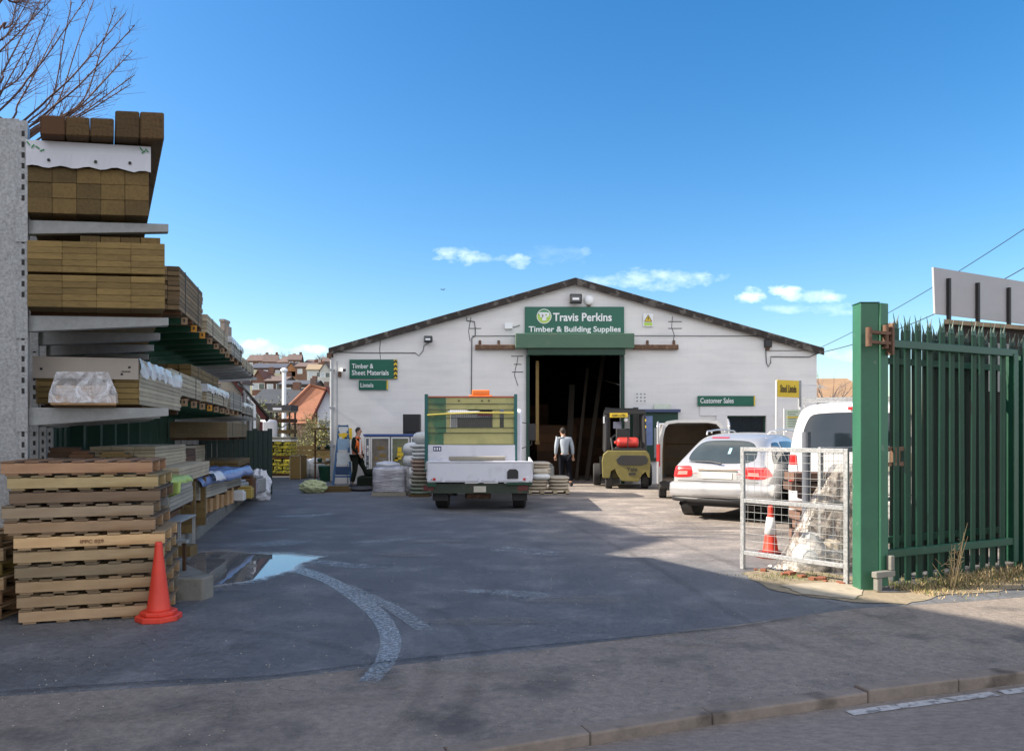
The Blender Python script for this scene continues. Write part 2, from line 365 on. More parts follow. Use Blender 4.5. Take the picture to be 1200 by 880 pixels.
# water: puddle and wet wheel tracks
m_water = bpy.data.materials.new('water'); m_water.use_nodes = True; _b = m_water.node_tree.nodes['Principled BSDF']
_b.inputs['Base Color'].default_value = (.17, .175, .18, 1); _b.inputs['Roughness'].default_value = .015; _b.inputs['Specular IOR Level'].default_value = 1.0; _b.inputs['IOR'].default_value = 2.4  # milky base whitens the water in place of sky glare
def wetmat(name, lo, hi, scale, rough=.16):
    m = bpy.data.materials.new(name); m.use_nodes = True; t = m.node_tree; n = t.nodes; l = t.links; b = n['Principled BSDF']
    b.inputs['Base Color'].default_value = (.42, .43, .44, 1); b.inputs['Roughness'].default_value = rough; b.inputs['Specular IOR Level'].default_value = 1.0; b.inputs['IOR'].default_value = 2.1  # pale base puts the sky glare of the wet film into its colour
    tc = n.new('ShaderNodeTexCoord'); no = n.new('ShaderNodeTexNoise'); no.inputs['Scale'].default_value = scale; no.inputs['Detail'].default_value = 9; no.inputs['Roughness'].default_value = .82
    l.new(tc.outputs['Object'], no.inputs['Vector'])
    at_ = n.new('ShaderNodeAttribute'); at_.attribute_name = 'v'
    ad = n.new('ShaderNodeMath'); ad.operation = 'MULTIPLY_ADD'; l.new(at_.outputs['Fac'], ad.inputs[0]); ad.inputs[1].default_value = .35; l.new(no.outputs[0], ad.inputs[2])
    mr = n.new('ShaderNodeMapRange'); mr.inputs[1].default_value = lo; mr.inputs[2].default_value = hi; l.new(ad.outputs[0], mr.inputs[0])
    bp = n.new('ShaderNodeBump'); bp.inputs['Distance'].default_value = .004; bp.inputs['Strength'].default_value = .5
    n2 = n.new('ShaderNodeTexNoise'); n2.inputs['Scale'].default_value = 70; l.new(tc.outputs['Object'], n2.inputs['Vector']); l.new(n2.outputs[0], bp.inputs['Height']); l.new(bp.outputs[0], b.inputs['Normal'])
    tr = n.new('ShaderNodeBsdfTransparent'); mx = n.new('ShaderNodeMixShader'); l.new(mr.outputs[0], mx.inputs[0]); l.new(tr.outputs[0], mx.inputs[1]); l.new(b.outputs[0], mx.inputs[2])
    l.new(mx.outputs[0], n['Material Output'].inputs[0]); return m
m_wet_glare = wetmat('wet_track_glare', .74, 1.0, 30, .30); m_damp_glare = wetmat('damp_patch_glare', .62, 1.0, 7, .40)
def gp(px, py, z=0.0):
    d = (1.6 - z) * 900 / (py - 508); return Vector(((px - 600) / 900 * d, d, z))
pl = [(214, 655), (236, 647), (262, 646), (300, 649), (338, 650), (372, 654), (352, 660), (342, 668), (318, 674), (294, 681), (262, 685), (240, 690), (226, 684), (212, 670)]
pts = [gp(x, y) for x, y in pl]; fine = []
for i in range(len(pts)):
    a, b_ = pts[i], pts[(i + 1) % len(pts)]
    for k in range(8):
        p = a.lerp(b_, k / 8); fine.append((p.x + random.uniform(-.02, .02), p.y + random.uniform(-.03, .03), .005))
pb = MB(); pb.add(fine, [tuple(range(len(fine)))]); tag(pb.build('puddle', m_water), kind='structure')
cxy = Vector((sum(p[0] for p in fine) / len(fine), sum(p[1] for p in fine) / len(fine), 0)); mg = MB(); nf = len(fine)
rings = []
for q, s_ in enumerate((.985, 1.02, 1.06, 1.12, 1.20, 1.32)):
    rings.append([(cxy.x + (p[0] - cxy.x) * s_ + random.uniform(-.01, .01), cxy.y + (p[1] - cxy.y) * (1 + (s_ - 1) * 1.6), .0056 - q * .0002) for p in fine])
for q in range(5):
    mg.add(rings[q] + rings[q + 1], [(i, (i + 1) % nf, nf + (i + 1) % nf, nf + i) for i in range(nf)], 1 - q * .2)
tag(mg.build('puddle_margin', wetmat('puddle_edge_glare', .66, .82, 9, .06)), kind='structure')
def spline(P, n):
    P = [np.array(p, float) for p in P]; Q = [2 * P[0] - P[1]] + P + [2 * P[-1] - P[-2]]; o = []
    for i in range(1, len(Q) - 2):
        for k in range(n):
            t = k / n; a, b_, c, d = Q[i - 1], Q[i], Q[i + 1], Q[i + 2]
            o.append(.5 * ((2 * b_) + (-a + c) * t + (2 * a - 5 * b_ + 4 * c - d) * t * t + (-a + 3 * b_ - 3 * c + d) * t ** 3))
    o.append(P[-1]); return o
def ribbon(pxs, widths, z, mb, vmax=1.0):
    c = spline([tuple(gp(x, y)[:2]) + (ww,) for (x, y), ww in zip(pxs, widths)], 14); K = 8; vs = []; fs = []; n = len(c)
    for i, q in enumerate(c):
        t = c[min(i + 1, n - 1)][:2] - c[max(i - 1, 0)][:2]; t = t / (np.linalg.norm(t) + 1e-9); nn = np.array([-t[1], t[0]])
        for j in range(K + 1):
            p = q[:2] + nn * q[2] * (j / K - .5); vs.append((p[0], p[1], z))
    o = len(mb.v); mb.v += vs
    for i in range(n - 1):
        for j in range(K):
            e = 1 - abs((j + .5) / K - .5) * 2; el = min(1, (n - 1 - i) / 12, (i + 1) / 6)
            mb.f.append(tuple(o + x for x in (i * (K + 1) + j, (i + 1) * (K + 1) + j, (i + 1) * (K + 1) + j + 1, i * (K + 1) + j + 1))); mb.a.append(min(1, e * 1.6) * el * vmax); mb.m.append(0)
wt = MB()
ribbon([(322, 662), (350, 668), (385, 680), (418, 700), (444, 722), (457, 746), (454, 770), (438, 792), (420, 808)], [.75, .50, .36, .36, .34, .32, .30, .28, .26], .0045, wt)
tag(wt.build('wet_wheel_track', m_wet_glare), kind='structure')
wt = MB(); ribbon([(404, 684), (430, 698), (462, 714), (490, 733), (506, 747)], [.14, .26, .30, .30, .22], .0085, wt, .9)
tag(wt.build('wet_wheel_track', m_wet_glare), kind='structure')
wt = MB()
for j, (a, b_, ww) in enumerate((((240, 640), (400, 632), .9), ((280, 622), (360, 618), .35), ((400, 637), (520, 626), .5), ((200, 655), (330, 646), .6), ((470, 652), (520, 649), .12), ((340, 655), (480, 668), .5), ((300, 606), (430, 600), .7), ((560, 640), (700, 652), .9), ((520, 690), (700, 700), .5))):
    m_ = ((a[0] + b_[0]) / 2, (a[1] + b_[1]) / 2 + 1); ribbon([a, m_, b_], [ww * .6, ww, ww * .5], .003 + j * .0002, wt, .62)
tag(wt.build('damp_patches', m_damp_glare), kind='structure')
def stainmat(name, c, lo, hi, scale, amt):
    m = wetmat(name, lo, hi, scale, .8); b = m.node_tree.nodes['Principled BSDF']; b.inputs['Base Color'].default_value = (*c, 1); b.inputs['Specular IOR Level'].default_value = .3; b.inputs['IOR'].default_value = 1.45
    mr = [q for q in m.node_tree.nodes if q.type == 'MAP_RANGE'][0]; mr.inputs[4].default_value = amt; return m
m_tyre = stainmat('tyre_mark', (.035, .035, .034), .55, .95, 16, .13); m_patchd = stainmat('oil_stain', (.03, .028, .026), .64, .95, 5, .12); m_dustp = stainmat('dust_film', (.26, .24, .22), .62, 1.0, 9, .40)
wt = MB()
for j, (P_, W2) in enumerate((([(505, 752), (506, 790), (480, 840), (430, 879)], .17), ([(452, 700), (520, 720), (560, 760), (545, 830), (500, 879)], .15), ([(200, 735), (330, 745), (440, 775), (470, 830)], .2), ([(640, 600), (760, 660), (900, 740), (1120, 800)], .16), ([(700, 600), (830, 650), (1000, 715), (1200, 760)], .16), ([(0, 850), (300, 830), (640, 800)], .22))):
    ribbon(P_, [W2] * len(P_), .0058 + j * .0003, wt, 1.0)
tag(wt.build('tyre_marks', m_tyre), kind='structure')
wt = MB(); rs_ = random.Random(31)
for j in range(22):
    x, y = rs_.uniform(60, 1150), rs_.uniform(610, 860); L2 = rs_.uniform(10, 60); ribbon([(x - L2, y), (x, y + rs_.uniform(-2, 2)), (x + L2, y)], [.1, rs_.uniform(.2, .5), .1], .0078 + j * .0001, wt, 1.0)
tag(wt.build('oil_stains', m_patchd), kind='structure')
wt = MB()
for j in range(16):
    x, y = rs_.uniform(60, 1150), rs_.uniform(600, 860); L2 = rs_.uniform(30, 120); ribbon([(x - L2, y), (x, y + rs_.uniform(-4, 4)), (x + L2, y)], [.2, rs_.uniform(.3, .8), .2], .0102 + j * .0001, wt, 1.0)
tag(wt.build('dust_patches', m_dustp), kind='structure')
# dark tar joint between yard and pavement, and hairline cracks
wt = MB()
jp = [(0, 812), (90, 806), (200, 799), (300, 795), (380, 786), (450, 777), (560, 765), (650, 756), (760, 746), (860, 736), (940, 724)]
ribbon(jp, [.04] * len(jp), .0122, wt, 1.0)
for k in range(9):
    x, y = rs_.uniform(80, 1000), rs_.uniform(620, 850); P_ = [(x, y)]
    for q in range(5): x += rs_.uniform(10, 34) * rs_.choice((1, 1, -1)); y += rs_.uniform(-7, 9); P_.append((x, y))
    P_ = [p for p in P_ if p[1] > 600]; ribbon(P_, [.006] * len(P_), .0125 + k * .0001, wt, 1.0)
tag(wt.build('tar_joint', stainmat('tar_line', (.02, .02, .02), .50, .80, 20, .45)), kind='structure')
# grit
gb = MB()
for i in range(900):
    x = random.uniform(-4.0, 3.0); y = random.uniform(4.0, 9.5) if i % 3 else random.uniform(3.8, 5.6); s = random.uniform(.002, .0065)
    if y < 4.1 + .36 * x: continue
    gb.sphere((x, y, s * .4), (s, s, s * .7), 5, 3)
tag(gb.build('loose_grit', mk('grit', (.30, .28, .25), .9, attr=.5), fixn=False), 'loose stone chips scattered over the asphalt at the entrance', 'grit', kind='stuff')

# concrete plinth under the left racks (a step kerb that starts with a splayed end block)
def ploff(z): return -.242 * z - 1.95
pb = MB(); pb.prism([(ploff(8.9), 8.9), (ploff(21.5), 21.5), (ploff(21.5) - 2.4, 21.5), (-6.6, 8.6), (-4.7, 7.3), (-2.97, 7.38), (-2.93, 7.55)][::-1], -.1, .215)
o = pb.build('plinth', m_conc, bevel=.02, seg=2); tag(o, kind='structure')

# ================================================================== WAREHOUSE
FY = 24.5
FX = lambda px: (px - 600) * FY / 900
FZ = lambda py: 1.6 + (508 - py) * FY / 900
EL, ER, EZ, RX, RZ = -5.70, 9.72, 4.22, 2.01, 6.42
def roofz(x): return EZ + (RZ - EZ) * ((x - EL) / (RX - EL) if x < RX else (ER - x) / (ER - RX))
m_block = mk('painted_block', (.735, .73, .725), .75, var=.035, scale=1.6, stretch=(.6, 1, 3), big=.05, bigscale=.6, col2=(.65, .655, .66), c2scale=.9, c2lo=.5, c2hi=.72)
_t = m_block.node_tree; _n = _t.nodes; _l = _t.links; _bs = _n['Principled BSDF']
_tc = _n.new('ShaderNodeTexCoord'); _sp = _n.new('ShaderNodeSeparateXYZ'); _cb = _n.new('ShaderNodeCombineXYZ'); _br = _n.new('ShaderNodeTexBrick')
_l.new(_tc.outputs['Object'], _sp.inputs[0]); _l.new(_sp.outputs[0], _cb.inputs[0]); _l.new(_sp.outputs[2], _cb.inputs[1]); _l.new(_cb.outputs[0], _br.inputs['Vector'])
_br.inputs['Scale'].default_value = 1.0; _br.inputs['Brick Width'].default_value = .45; _br.inputs['Row Height'].default_value = .225; _br.inputs['Mortar Size'].default_value = .008; _br.inputs['Mortar Smooth'].default_value = .3
_br.inputs['Color1'].default_value = (1, 1, 1, 1); _br.inputs['Color2'].default_value = (.975, .975, .98, 1); _br.inputs['Mortar'].default_value = (.955, .955, .955, 1)
_src = _bs.inputs['Base Color'].links[0].from_socket; _mu = _n.new('ShaderNodeMix'); _mu.data_type = 'RGBA'; _mu.blend_type = 'MULTIPLY'; _mu.inputs[0].default_value = 1
_l.new(_src, _mu.inputs[6]); _l.new(_br.outputs[0], _mu.inputs[7]); _l.new(_mu.outputs[2], _bs.inputs['Base Color'])
_bp = _n.new('ShaderNodeBump'); _bp.inputs['Distance'].default_value = .002; _bp.inputs['Strength'].default_value = .7; _bp.invert = True; _l.new(_br.outputs['Fac'], _bp.inputs['Height']); _l.new(_bp.outputs[0], _bs.inputs['Normal'])
m_verge = mk('fibre_cement', (.034, .028, .026), .9, var=.3, scale=5, big=.2, bigscale=1.5, col2=(.11, .10, .09), c2scale=4, c2lo=.55, c2hi=.62, bump=.01)

wh = empty('warehouse', (2.0, FY, 0), 'pale painted block warehouse with a low gable and a wide open doorway', 'warehouse')
ox = -2.0; oy = -FY
def wl(b): b.xf = lambda p: p + Vector((ox, oy, 0)); return b
DX0, DX1, DZ = .54, 3.48, 4.19
WX0, WX1, WZ0, WZ1 = 6.86, 8.1, 1.1, 2.17
fb = wl(MB())
def seg(x0, x1, zb, zt=None):
    top = [(x1, roofz(x1)), (RX, RZ), (x0, roofz(x0))] if x0 < RX < x1 else [(x1, roofz(x1)), (x0, roofz(x0))]
    if zt is not None: top = [(x1, zt), (x0, zt)]
    fb.prism([(x0, zb), (x1, zb)] + top, FY, FY + .3, 'y')
seg(EL, DX0, 0); seg(DX0, DX1, DZ); seg(DX1, WX0, 0); seg(WX0, WX1, 0, WZ0); seg(WX0, WX1, WZ1); seg(WX1, ER, 0)
fb.build('front_wall', m_block, wh)
sb = wl(MB()); sb.box(EL, EL + .3, FY + .301, 52, 0, EZ + .02); sb.box(ER - .3, ER, FY + .301, 52, 0, EZ + .02)
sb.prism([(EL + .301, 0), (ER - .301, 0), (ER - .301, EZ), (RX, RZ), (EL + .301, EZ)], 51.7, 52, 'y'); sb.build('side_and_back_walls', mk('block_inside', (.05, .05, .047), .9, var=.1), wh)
rb = wl(MB())
for s in (0, 1):
    xa, xb = (EL - .15, RX) if s == 0 else (ER + .15, RX)
    za = EZ - .06; n = 60
    # corrugated sheet
    vs = []; fs = []
    for i in range(2 * n + 1):
        yv = FY - .12 + (27.7) * i / (2 * n); h = .035 * (i % 2)
        vs += [(xa, yv, za + .06 + h), (xb, yv, RZ + .06 + h), (xa, yv, za - .0), (xb, yv, RZ - .02)]
    for i in range(2 * n):
        fs += [(4 * i, 4 * i + 1, 4 * i + 5, 4 * i + 4), (4 * i + 2, 4 * i + 6, 4 * i + 7, 4 * i + 3)]
    rb.add(vs, fs)
rb.build('roof', m_verge, wh)
vb = wl(MB())
for (xa, xb) in ((EL - .12, RX), (ER + .18, RX)):
    n = 4
    for k in range(n):
        x0, x1 = xa + (xb - xa) * k / n, xa + (xb - xa) * (k + 1) / n; z0 = EZ - .03 + (RZ - EZ + .03) * k / n; z1 = EZ - .03 + (RZ - EZ + .03) * (k + 1) / n
        e = .012 * (k % 2)
        vb.prism([(x0, z0 - .10), (x1, z1 - .10), (x1, z1 + .12), (x0, z0 + .12)], FY - .16 - e, FY - .10 - e, 'y', a=random.random())
vb.build('verge_board', m_verge, wh, bevel=.006)
# shutter housing, rail strip, door frame, rusty lintel rail
b = wl(MB()); b.box(FX(604), FX(741), FY - .42, FY - .002, FZ(409.5), FZ(392.5)); b.build('shutter_housing', mk('green_housing', (.06, .13, .085), .55, var=.06, big=.1, col2=(.10, .15, .10), c2scale=2), wh, bevel=.015)
b = wl(MB()); b.box(FX(618), FX(731), FY - .30, FY - .003, FZ(417), FZ(409.7))
for k in range(3): b.box(FX(620), FX(729), FY - .315, FY - .301, FZ(416.5) + k * .06, FZ(416.5) + k * .06 + .035)
b.build('shutter_curtain', m_green, wh)
b = wl(MB()); b.box(FX(616.5), FX(620.5), FY - .08, FY - .002, 0, FZ(417.2)); b.box(FX(727.5), FX(731.5), FY - .08, FY - .002, 0, FZ(417.2)); b.build('door_guide', m_greend, wh)
b = wl(MB()); b.box(FX(557), FX(603.6), FY - .16, FY - .002, FZ(410), FZ(404.5)); b.box(FX(741.4), FX(794), FY - .16, FY - .002, FZ(410), FZ(404.5))
for px in (561, 583, 757, 788): b.box(FX(px), FX(px + 3), FY - .05, FY - .002, FZ(404.4), FZ(399))
b.build('sliding_door_rail', m_rust, wh, bevel=.01)
b = wl(MB()); b.box(FX(820), FX(908), FY - .03, FY - .002, WZ1 + .0, WZ1 + .3); b.box(WX0 - .35, WX0, FY - .03, FY - .002, WZ0 - .05, WZ1 - .002); b.box(WX1, WX1 + .2, FY - .03, FY - .002, WZ0 - .05, WZ1 - .002)
b.build('window_surround', m_white, wh)
wf = wl(MB())
for (a0, a1, b0, b1) in ((WX0, WX1, WZ0, WZ0 + .05), (WX0, WX1, WZ1 - .05, WZ1), (WX0, WX0 + .05, WZ0 + .05, WZ1 - .05), (WX1 - .05, WX1, WZ0 + .05, WZ1 - .05)): wf.box(a0, a1, FY + .08, FY + .14, b0, b1)
wo = wf.build('window', m_greend, wh)
b = wl(MB()); b.box(WX0 + .051, WX1 - .051, FY + .10, FY + .11, WZ0 + .051, WZ1 - .051); b.build('pane', m_glassd, wo)
b = wl(MB()); b.box(WX0 + .1, WX1 - .25, FY + .35, FY + .4, WZ1 - .30, WZ1 - .16); b.build('blind', mk('blind', (.4, .28, .12), .7), wo)
# downpipe and gutter end
b = wl(MB()); b.tube([(FX(390), FY - .14, 4.0), (FX(390), FY - .14, .1)], .055, 12); b.tube([(FX(396), FY - .10, 3.9), (FX(396), FY - .10, 1.5)], .018, 8)
for z in (3.6, 2.4, 1.2): b.box(FX(390) - .07, FX(390) + .07, FY - .2, FY - .002, z, z + .05)
b.build('downpipe', mk('grey_pvc', (.34, .36, .38), .5), wh)
b = wl(MB()); b.box(FX(385.5), FX(389.5), FY - .3, 52, 4.0, 4.14); b.build('gutter', m_rust, wh)
# surface cables and crack stitches
def fcab(pts, r=.012): b = wl(MB()); b.tube([(FX(x), FY - .02, FZ(y)) for x, y in pts], r, 6); return b
b = fcab([(398, 413), (430, 413.5), (487, 413.5), (491, 417), (496, 411), (497, 405), (502, 402)])
b.tube([(FX(x), FY - .02, FZ(y)) for x, y in ((547, 372), (547, 376), (556, 377), (557, 385), (557, 394), (553, 396), (552.5, 462))], .016, 6)
b.tube([(FX(x), FY - .02, FZ(y)) for x, y in ((553, 394), (604, 393.5))], .010, 6)
b.tube([(FX(x), FY - .02, FZ(y)) for x, y in ((741, 393.5), (880, 394), (896, 395))], .010, 6)
b.tube([(FX(x), FY - .02, FZ(y)) for x, y in ((897, 408), (898, 425), (900, 430), (903, 425), (903, 418), (948, 418.5), (958, 414))], .014, 6)
b.tube([(FX(x), FY - .02, FZ(y)) for x, y in ((898, 411), (950, 411))], .008, 6)
b.build('cable', mk('cable_grey', (.08, .085, .09), .6), wh)
b = wl(MB())
for pts_ in ([(788, 371), (787, 384), (790, 392), (789, 402)], [(607, 417), (606, 425), (604, 432), (603, 440), (607, 452)], [(446, 398), (445, 410), (446, 421)], [(552, 372), (549, 388), (551, 400)]):
    b.tube([(FX(x), FY - .004, FZ(y)) for x, y in pts_], .010, 5)
for (x0, x1, y) in ((783, 799, 377), (783, 799, 385), (599, 613, 417.5), (602, 611, 427), (600, 613, 436), (550, 564, 385)): b.box(FX(x0), FX(x1), FY - .008, FY - .001, FZ(y) - .012, FZ(y) + .012)
b.build('crack_stitch', mk('crack_fill', (.05, .05, .055), .8), wh)

def board(name, label, cat, px0, px1, py0, py1, mat=m_sgn, t=.04, gap=.03, group=None, rim=True):
    cx = (FX(px0) + FX(px1)) / 2; zb = FZ(py1); o = empty(name, (cx, FY - gap, zb), label, cat, group)
    hw = (FX(px1) - FX(px0)) / 2; h = FZ(py0) - FZ(py1)
    MB().box(-hw, hw, -t, 0, 0, h).build('panel', mat, o, bevel=.006); return o, hw, h
o, hw, h = board('shop_sign', 'large green main sign with two lines of white lettering and round logo above the shutter', 'sign', 615, 731, 360, 393, t=.05)
sx = lambda px: FX(px) - (FX(615) + FX(731)) / 2
sz = lambda py: FZ(py) - FZ(393)
text_obj('lettering', 'Travis Perkins', m_txt, o, sx(648), sx(716.5), sz(377), sz(367.3), -.052, .022)
text_obj('lettering', 'Timber & Building Supplies', m_txt, o, sx(619.5), sx(727), sz(391.5), sz(382.8), -.052, .022)
lx, lz, lr = sx(637.5), sz(371.2), .235
lg = MB().prism([(lx + lr * math.cos(t * PI / 24), lz + lr * math.sin(t * PI / 24)) for t in range(48)], -.062, -.052, 'y').build('logo', m_txt, o)
MB().prism([(lx + lr * .9 * math.cos(t * PI / 24), lz + lr * .9 * math.sin(t * PI / 24)) for t in range(48)], -.066, -.0621, 'y').build('logo_disc', m_lime2, lg)
MB().prism([(lx + lr * .9 * math.cos(t * PI / 24), lz + lr * .9 * math.sin(t * PI / 24)) for t in range(2, 23)], -.069, -.0661, 'y').build('logo_green', mk('logo_mid', (.06, .28, .12), .4), lg)
q = MB()
for r_ in ((-.17, .10, .06, .125), (-.13, -.03, -.03, .06), (-.06, .03, -.14, .06), (.03, .15, -.02, .02), (.10, .165, .02, .11), (.03, .07, -.14, -.02)): q.box(lx + r_[0], lx + r_[1], -.073, -.0691, lz + r_[2], lz + r_[3])
q.build('logo_letters', m_txt, lg)
o, hw, h = board('wall_sign', 'green wall sign reading Timber & Sheet Materials with a chevron edge', 'sign', 410, 466, 421.5, 444)
sx = lambda px: FX(px) - (FX(410) + FX(466)) / 2; sz = lambda py: FZ(py) - FZ(444)
text_obj('lettering', 'Timber &', m_txt, o, sx(413), sx(438), sz(432), sz(426.5), -.041, .010)
text_obj('lettering', 'Sheet Materials', m_txt, o, sx(413), sx(456), sz(439.8), sz(434), -.041, .010)
cb = MB(); cb.box(sx(462), sx(466), -.047, -.041, .01, h - .01)
ch = cb.build('chevron_strip', m_yel, o); q = MB()
for k in range(4):
    z0 = .03 + k * .15; q.prism([(sx(462), z0), (sx(464), z0 + .05), (sx(466), z0), (sx(466), z0 + .07), (sx(464), z0 + .12), (sx(462), z0 + .07)], -.052, -.0471, 'y')
q.build('chevron', m_ink, ch)
o, hw, h = board('wall_sign', 'small green wall sign reading Lintels below the Timber & Sheet Materials sign', 'sign', 421, 455, 445.8, 457)
sx = lambda px: FX(px) - (FX(421) + FX(455)) / 2; sz = lambda py: FZ(py) - FZ(457)
text_obj('lettering', 'Lintels', m_txt, o, sx(423), sx(438), sz(454), sz(449), -.041, .008)
MB().box(sx(453.5), sx(455), -.046, -.041, .01, h - .01).build('edge_strip', m_yel, o)
o, hw, h = board('wall_sign', 'long thin green wall sign reading Customer Sales over the parked estate car', 'sign', 817, 884, 464, 475.8)
sx = lambda px: FX(px) - (FX(817) + FX(884)) / 2; sz = lambda py: FZ(py) - FZ(475.8)
text_obj('lettering', 'Customer Sales', m_txt, o, sx(820), sx(859), sz(472.5), sz(466.5), -.041, .010)
MB().box(sx(882.6), sx(884), -.046, -.041, .01, h - .01).build('edge_strip', m_yel, o)
o, hw, h = board('warning_sign', 'small white and yellow triangle warning sign high on the gable', 'sign', 753.5, 765, 368, 383, m_txt, .02)
MB().prism([(-.12, .16), (.12, .16), (0, .37)], -.026, -.021, 'y').build('triangle', m_yel, o)
q = MB(); q.prism([(.02, .33), (-.035, .25), (.0, .25), (-.02, .18), (.035, .265), (.005, .265)], -.030, -.0261, 'y')
for (a_, b__) in (((-.12, .16), (.12, .16)), ((.12, .16), (0, .37)), ((0, .37), (-.12, .16))): q.bar((a_[0], -.028, a_[1]), (b__[0], -.028, b__[1]), .006, .014)
q.build('symbol', m_ink, o)
MB().box(-.13, .13, -.026, -.021, .03, .13).build('text_strip', m_lime2, o)
o, hw, h = board('notice', 'white notice with rows of small grey marks right of the doorway', 'notice', 744, 758, 460, 473, m_block, .008, .003)
q = MB()
for r_ in range(3):
    for c_ in range(3): q.box(-.15 + c_ * .12, -.09 + c_ * .12, -.012, -.008, .06 + r_ * .11, .11 + r_ * .11)
q.build('marks', mk('pale_grey_mark', (.30, .31, .34), .6), o)
board('notice', 'pale blank notice board on the wall between forklift and open van', 'notice', 766, 786, 473.5, 482, mk('pale_board', (.62, .68, .58), .6), .02)
o, hw, h = board('window_box', 'dark framed service window with pale blue posters behind the forklift', 'window', 738, 794, 483, 540, m_greend, .05)
MB().box(-.45, -.05, -.056, -.0501, .5, h - .12).build('poster', mk('poster_blue', (.16, .22, .42), .5, var=.2), o)
MB().box(.0, .3, -.056, -.0501, .1, h - .5).build('poster', mk('poster_grey', (.24, .28, .30), .5, var=.2), o)
q = MB(); q.box(-hw - .06, hw + .06, -.16, 0, h, h + .09); q.build('hood', mk('hood_blue', (.05, .07, .16), .5), o)
# floodlights, alarm, boxes, camera
def flood(px, py, s, label):
    o = empty('floodlight', (FX(px), FY, FZ(py)), label, 'floodlight', 'floodlights on the gable wall')
    q = MB(); q.box(-.17 * s, .17 * s, -.26, -.12, -.13 * s, .13 * s); q.bar((0, -.13, 0), (0, -.002, -.1), .05, .05)
    q.build('body', m_black, o, bevel=.02)
    q = MB(); q.box(-.13 * s, .13 * s, -.268, -.2605, -.07 * s, .09 * s); q.build('lens', m_glassd, o)
    q = MB(); q.box(-.09 * s, .09 * s, -.276, -.2685, -.04 * s, .02 * s); q.build('reflector', m_txt, o)
    return o
flood(674, 351.5, 1.15, 'black floodlight above the large main sign at the top of the gable')
flood(502.5, 398.5, .8, 'small black floodlight on the left half of the wall beside the vertical cable')
o = empty('alarm_box', (FX(690), FY, FZ(352)), 'round white alarm sounder beside the floodlight at the top of the gable', 'alarm box')
q = MB(); q.lathe([(.001, -.13), (.10, -.12), (.155, -.08), (.16, -.002)], axis='y', n=24); q.build('cover', m_txt, o, smooth=True); q = MB(); q.box(-.05, .05, -.06, -.002, -.20, -.155); q.build('bracket', m_rust, o)
o = empty('junction_box', (FX(596), FY, FZ(383)), 'small white box on the wall left of the main sign', 'box')
q = MB(); q.box(-.13, .13, -.1, -.002, -.08, .1); q.build('cover', m_txt, o, bevel=.01); q = MB(); q.tube([(.13, -.03, -.02), (.24, -.03, 0), (.36, -.03, .05)], .012, 6); q.build('cable', m_black, o)
o = empty('junction_box', (FX(899), FY, FZ(403)), 'black box high on the right of the wall near the roof edge', 'box')
q = MB(); q.box(-.11, .11, -.16, -.002, -.12, .12); q.build('cover', m_black, o, bevel=.015); q = MB(); q.box(-.05, .05, -.1, -.002, -.2, -.121); q.build('bracket', m_rust, o)
o = empty('security_camera', (FX(399), FY, FZ(436)), 'white security camera on a bracket by the downpipe', 'camera')
q = MB(); q.bar((0, -.02, .06), (.22, -.5, .02), .10, .10); q.build('housing', m_txt, o, bevel=.015); q = MB(); q.bar((.22, -.5, .02), (.25, -.56, .015), .085, .085); q.build('lens', m_black, o); q = MB(); q.box(-.05, .03, -.12, -.002, -.16, 0); q.build('mount', m_rust, o)

# doorway interior: goods
def simple(name, label, cat, mb, mat, loc=(0, 0, 0), bevel=0, group=None, **k):
    o = mb.build(name, mat, None, bevel=bevel, loc=loc, **k); return tag(o, label, cat, group)
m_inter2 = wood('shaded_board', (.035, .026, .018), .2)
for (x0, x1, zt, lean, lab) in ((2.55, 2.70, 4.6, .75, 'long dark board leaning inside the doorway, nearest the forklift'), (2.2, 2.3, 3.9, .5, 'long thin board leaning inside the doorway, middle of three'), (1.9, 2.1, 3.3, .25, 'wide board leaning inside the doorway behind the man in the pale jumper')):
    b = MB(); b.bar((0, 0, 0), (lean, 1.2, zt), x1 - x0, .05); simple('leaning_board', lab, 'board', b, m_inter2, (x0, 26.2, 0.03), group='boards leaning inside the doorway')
b = MB(); b.box(-.05, .05, -.03, .03, 0, 2.7); b.box(-.07, .07, -.04, .05, 0, .1); simple('hanging_strip', 'pale narrow timber strip standing inside the left door jamb', 'timber', b, m_wo, (.82, 24.9, 1.25))
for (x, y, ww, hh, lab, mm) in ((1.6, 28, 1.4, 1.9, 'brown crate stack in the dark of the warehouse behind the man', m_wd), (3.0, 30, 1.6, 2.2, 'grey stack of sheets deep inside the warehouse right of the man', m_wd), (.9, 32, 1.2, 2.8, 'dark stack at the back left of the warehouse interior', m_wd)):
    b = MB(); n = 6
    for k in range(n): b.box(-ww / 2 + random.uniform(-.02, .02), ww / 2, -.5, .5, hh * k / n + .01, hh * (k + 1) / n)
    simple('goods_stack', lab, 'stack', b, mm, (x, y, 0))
b = MB(); b.box(-.32, .32, -.3, .3, 0, .55); b.box(-.28, .28, -.26, .26, .55, .62); simple('tub', 'grey tub on the floor inside the left door jamb', 'tub', b, m_galvd, (1.05, 25.2, 0), bevel=.03)
# ================================================================== LEFT RACKS
A6 = Vector((.9936, .1127)); B6 = Vector((-.468, .884)); R0 = Vector((-4.45, 7.06))
def r1(p): q = R0 + A6 * p.x + B6 * p.y; return Vector((q.x, q.y, p.z))
def r1l(org):        # local mesh coords of a thing whose base sits at rack coords org
    w0 = r1(Vector(org))
    return w0, (lambda p: r1(Vector(org) + p) - w0)
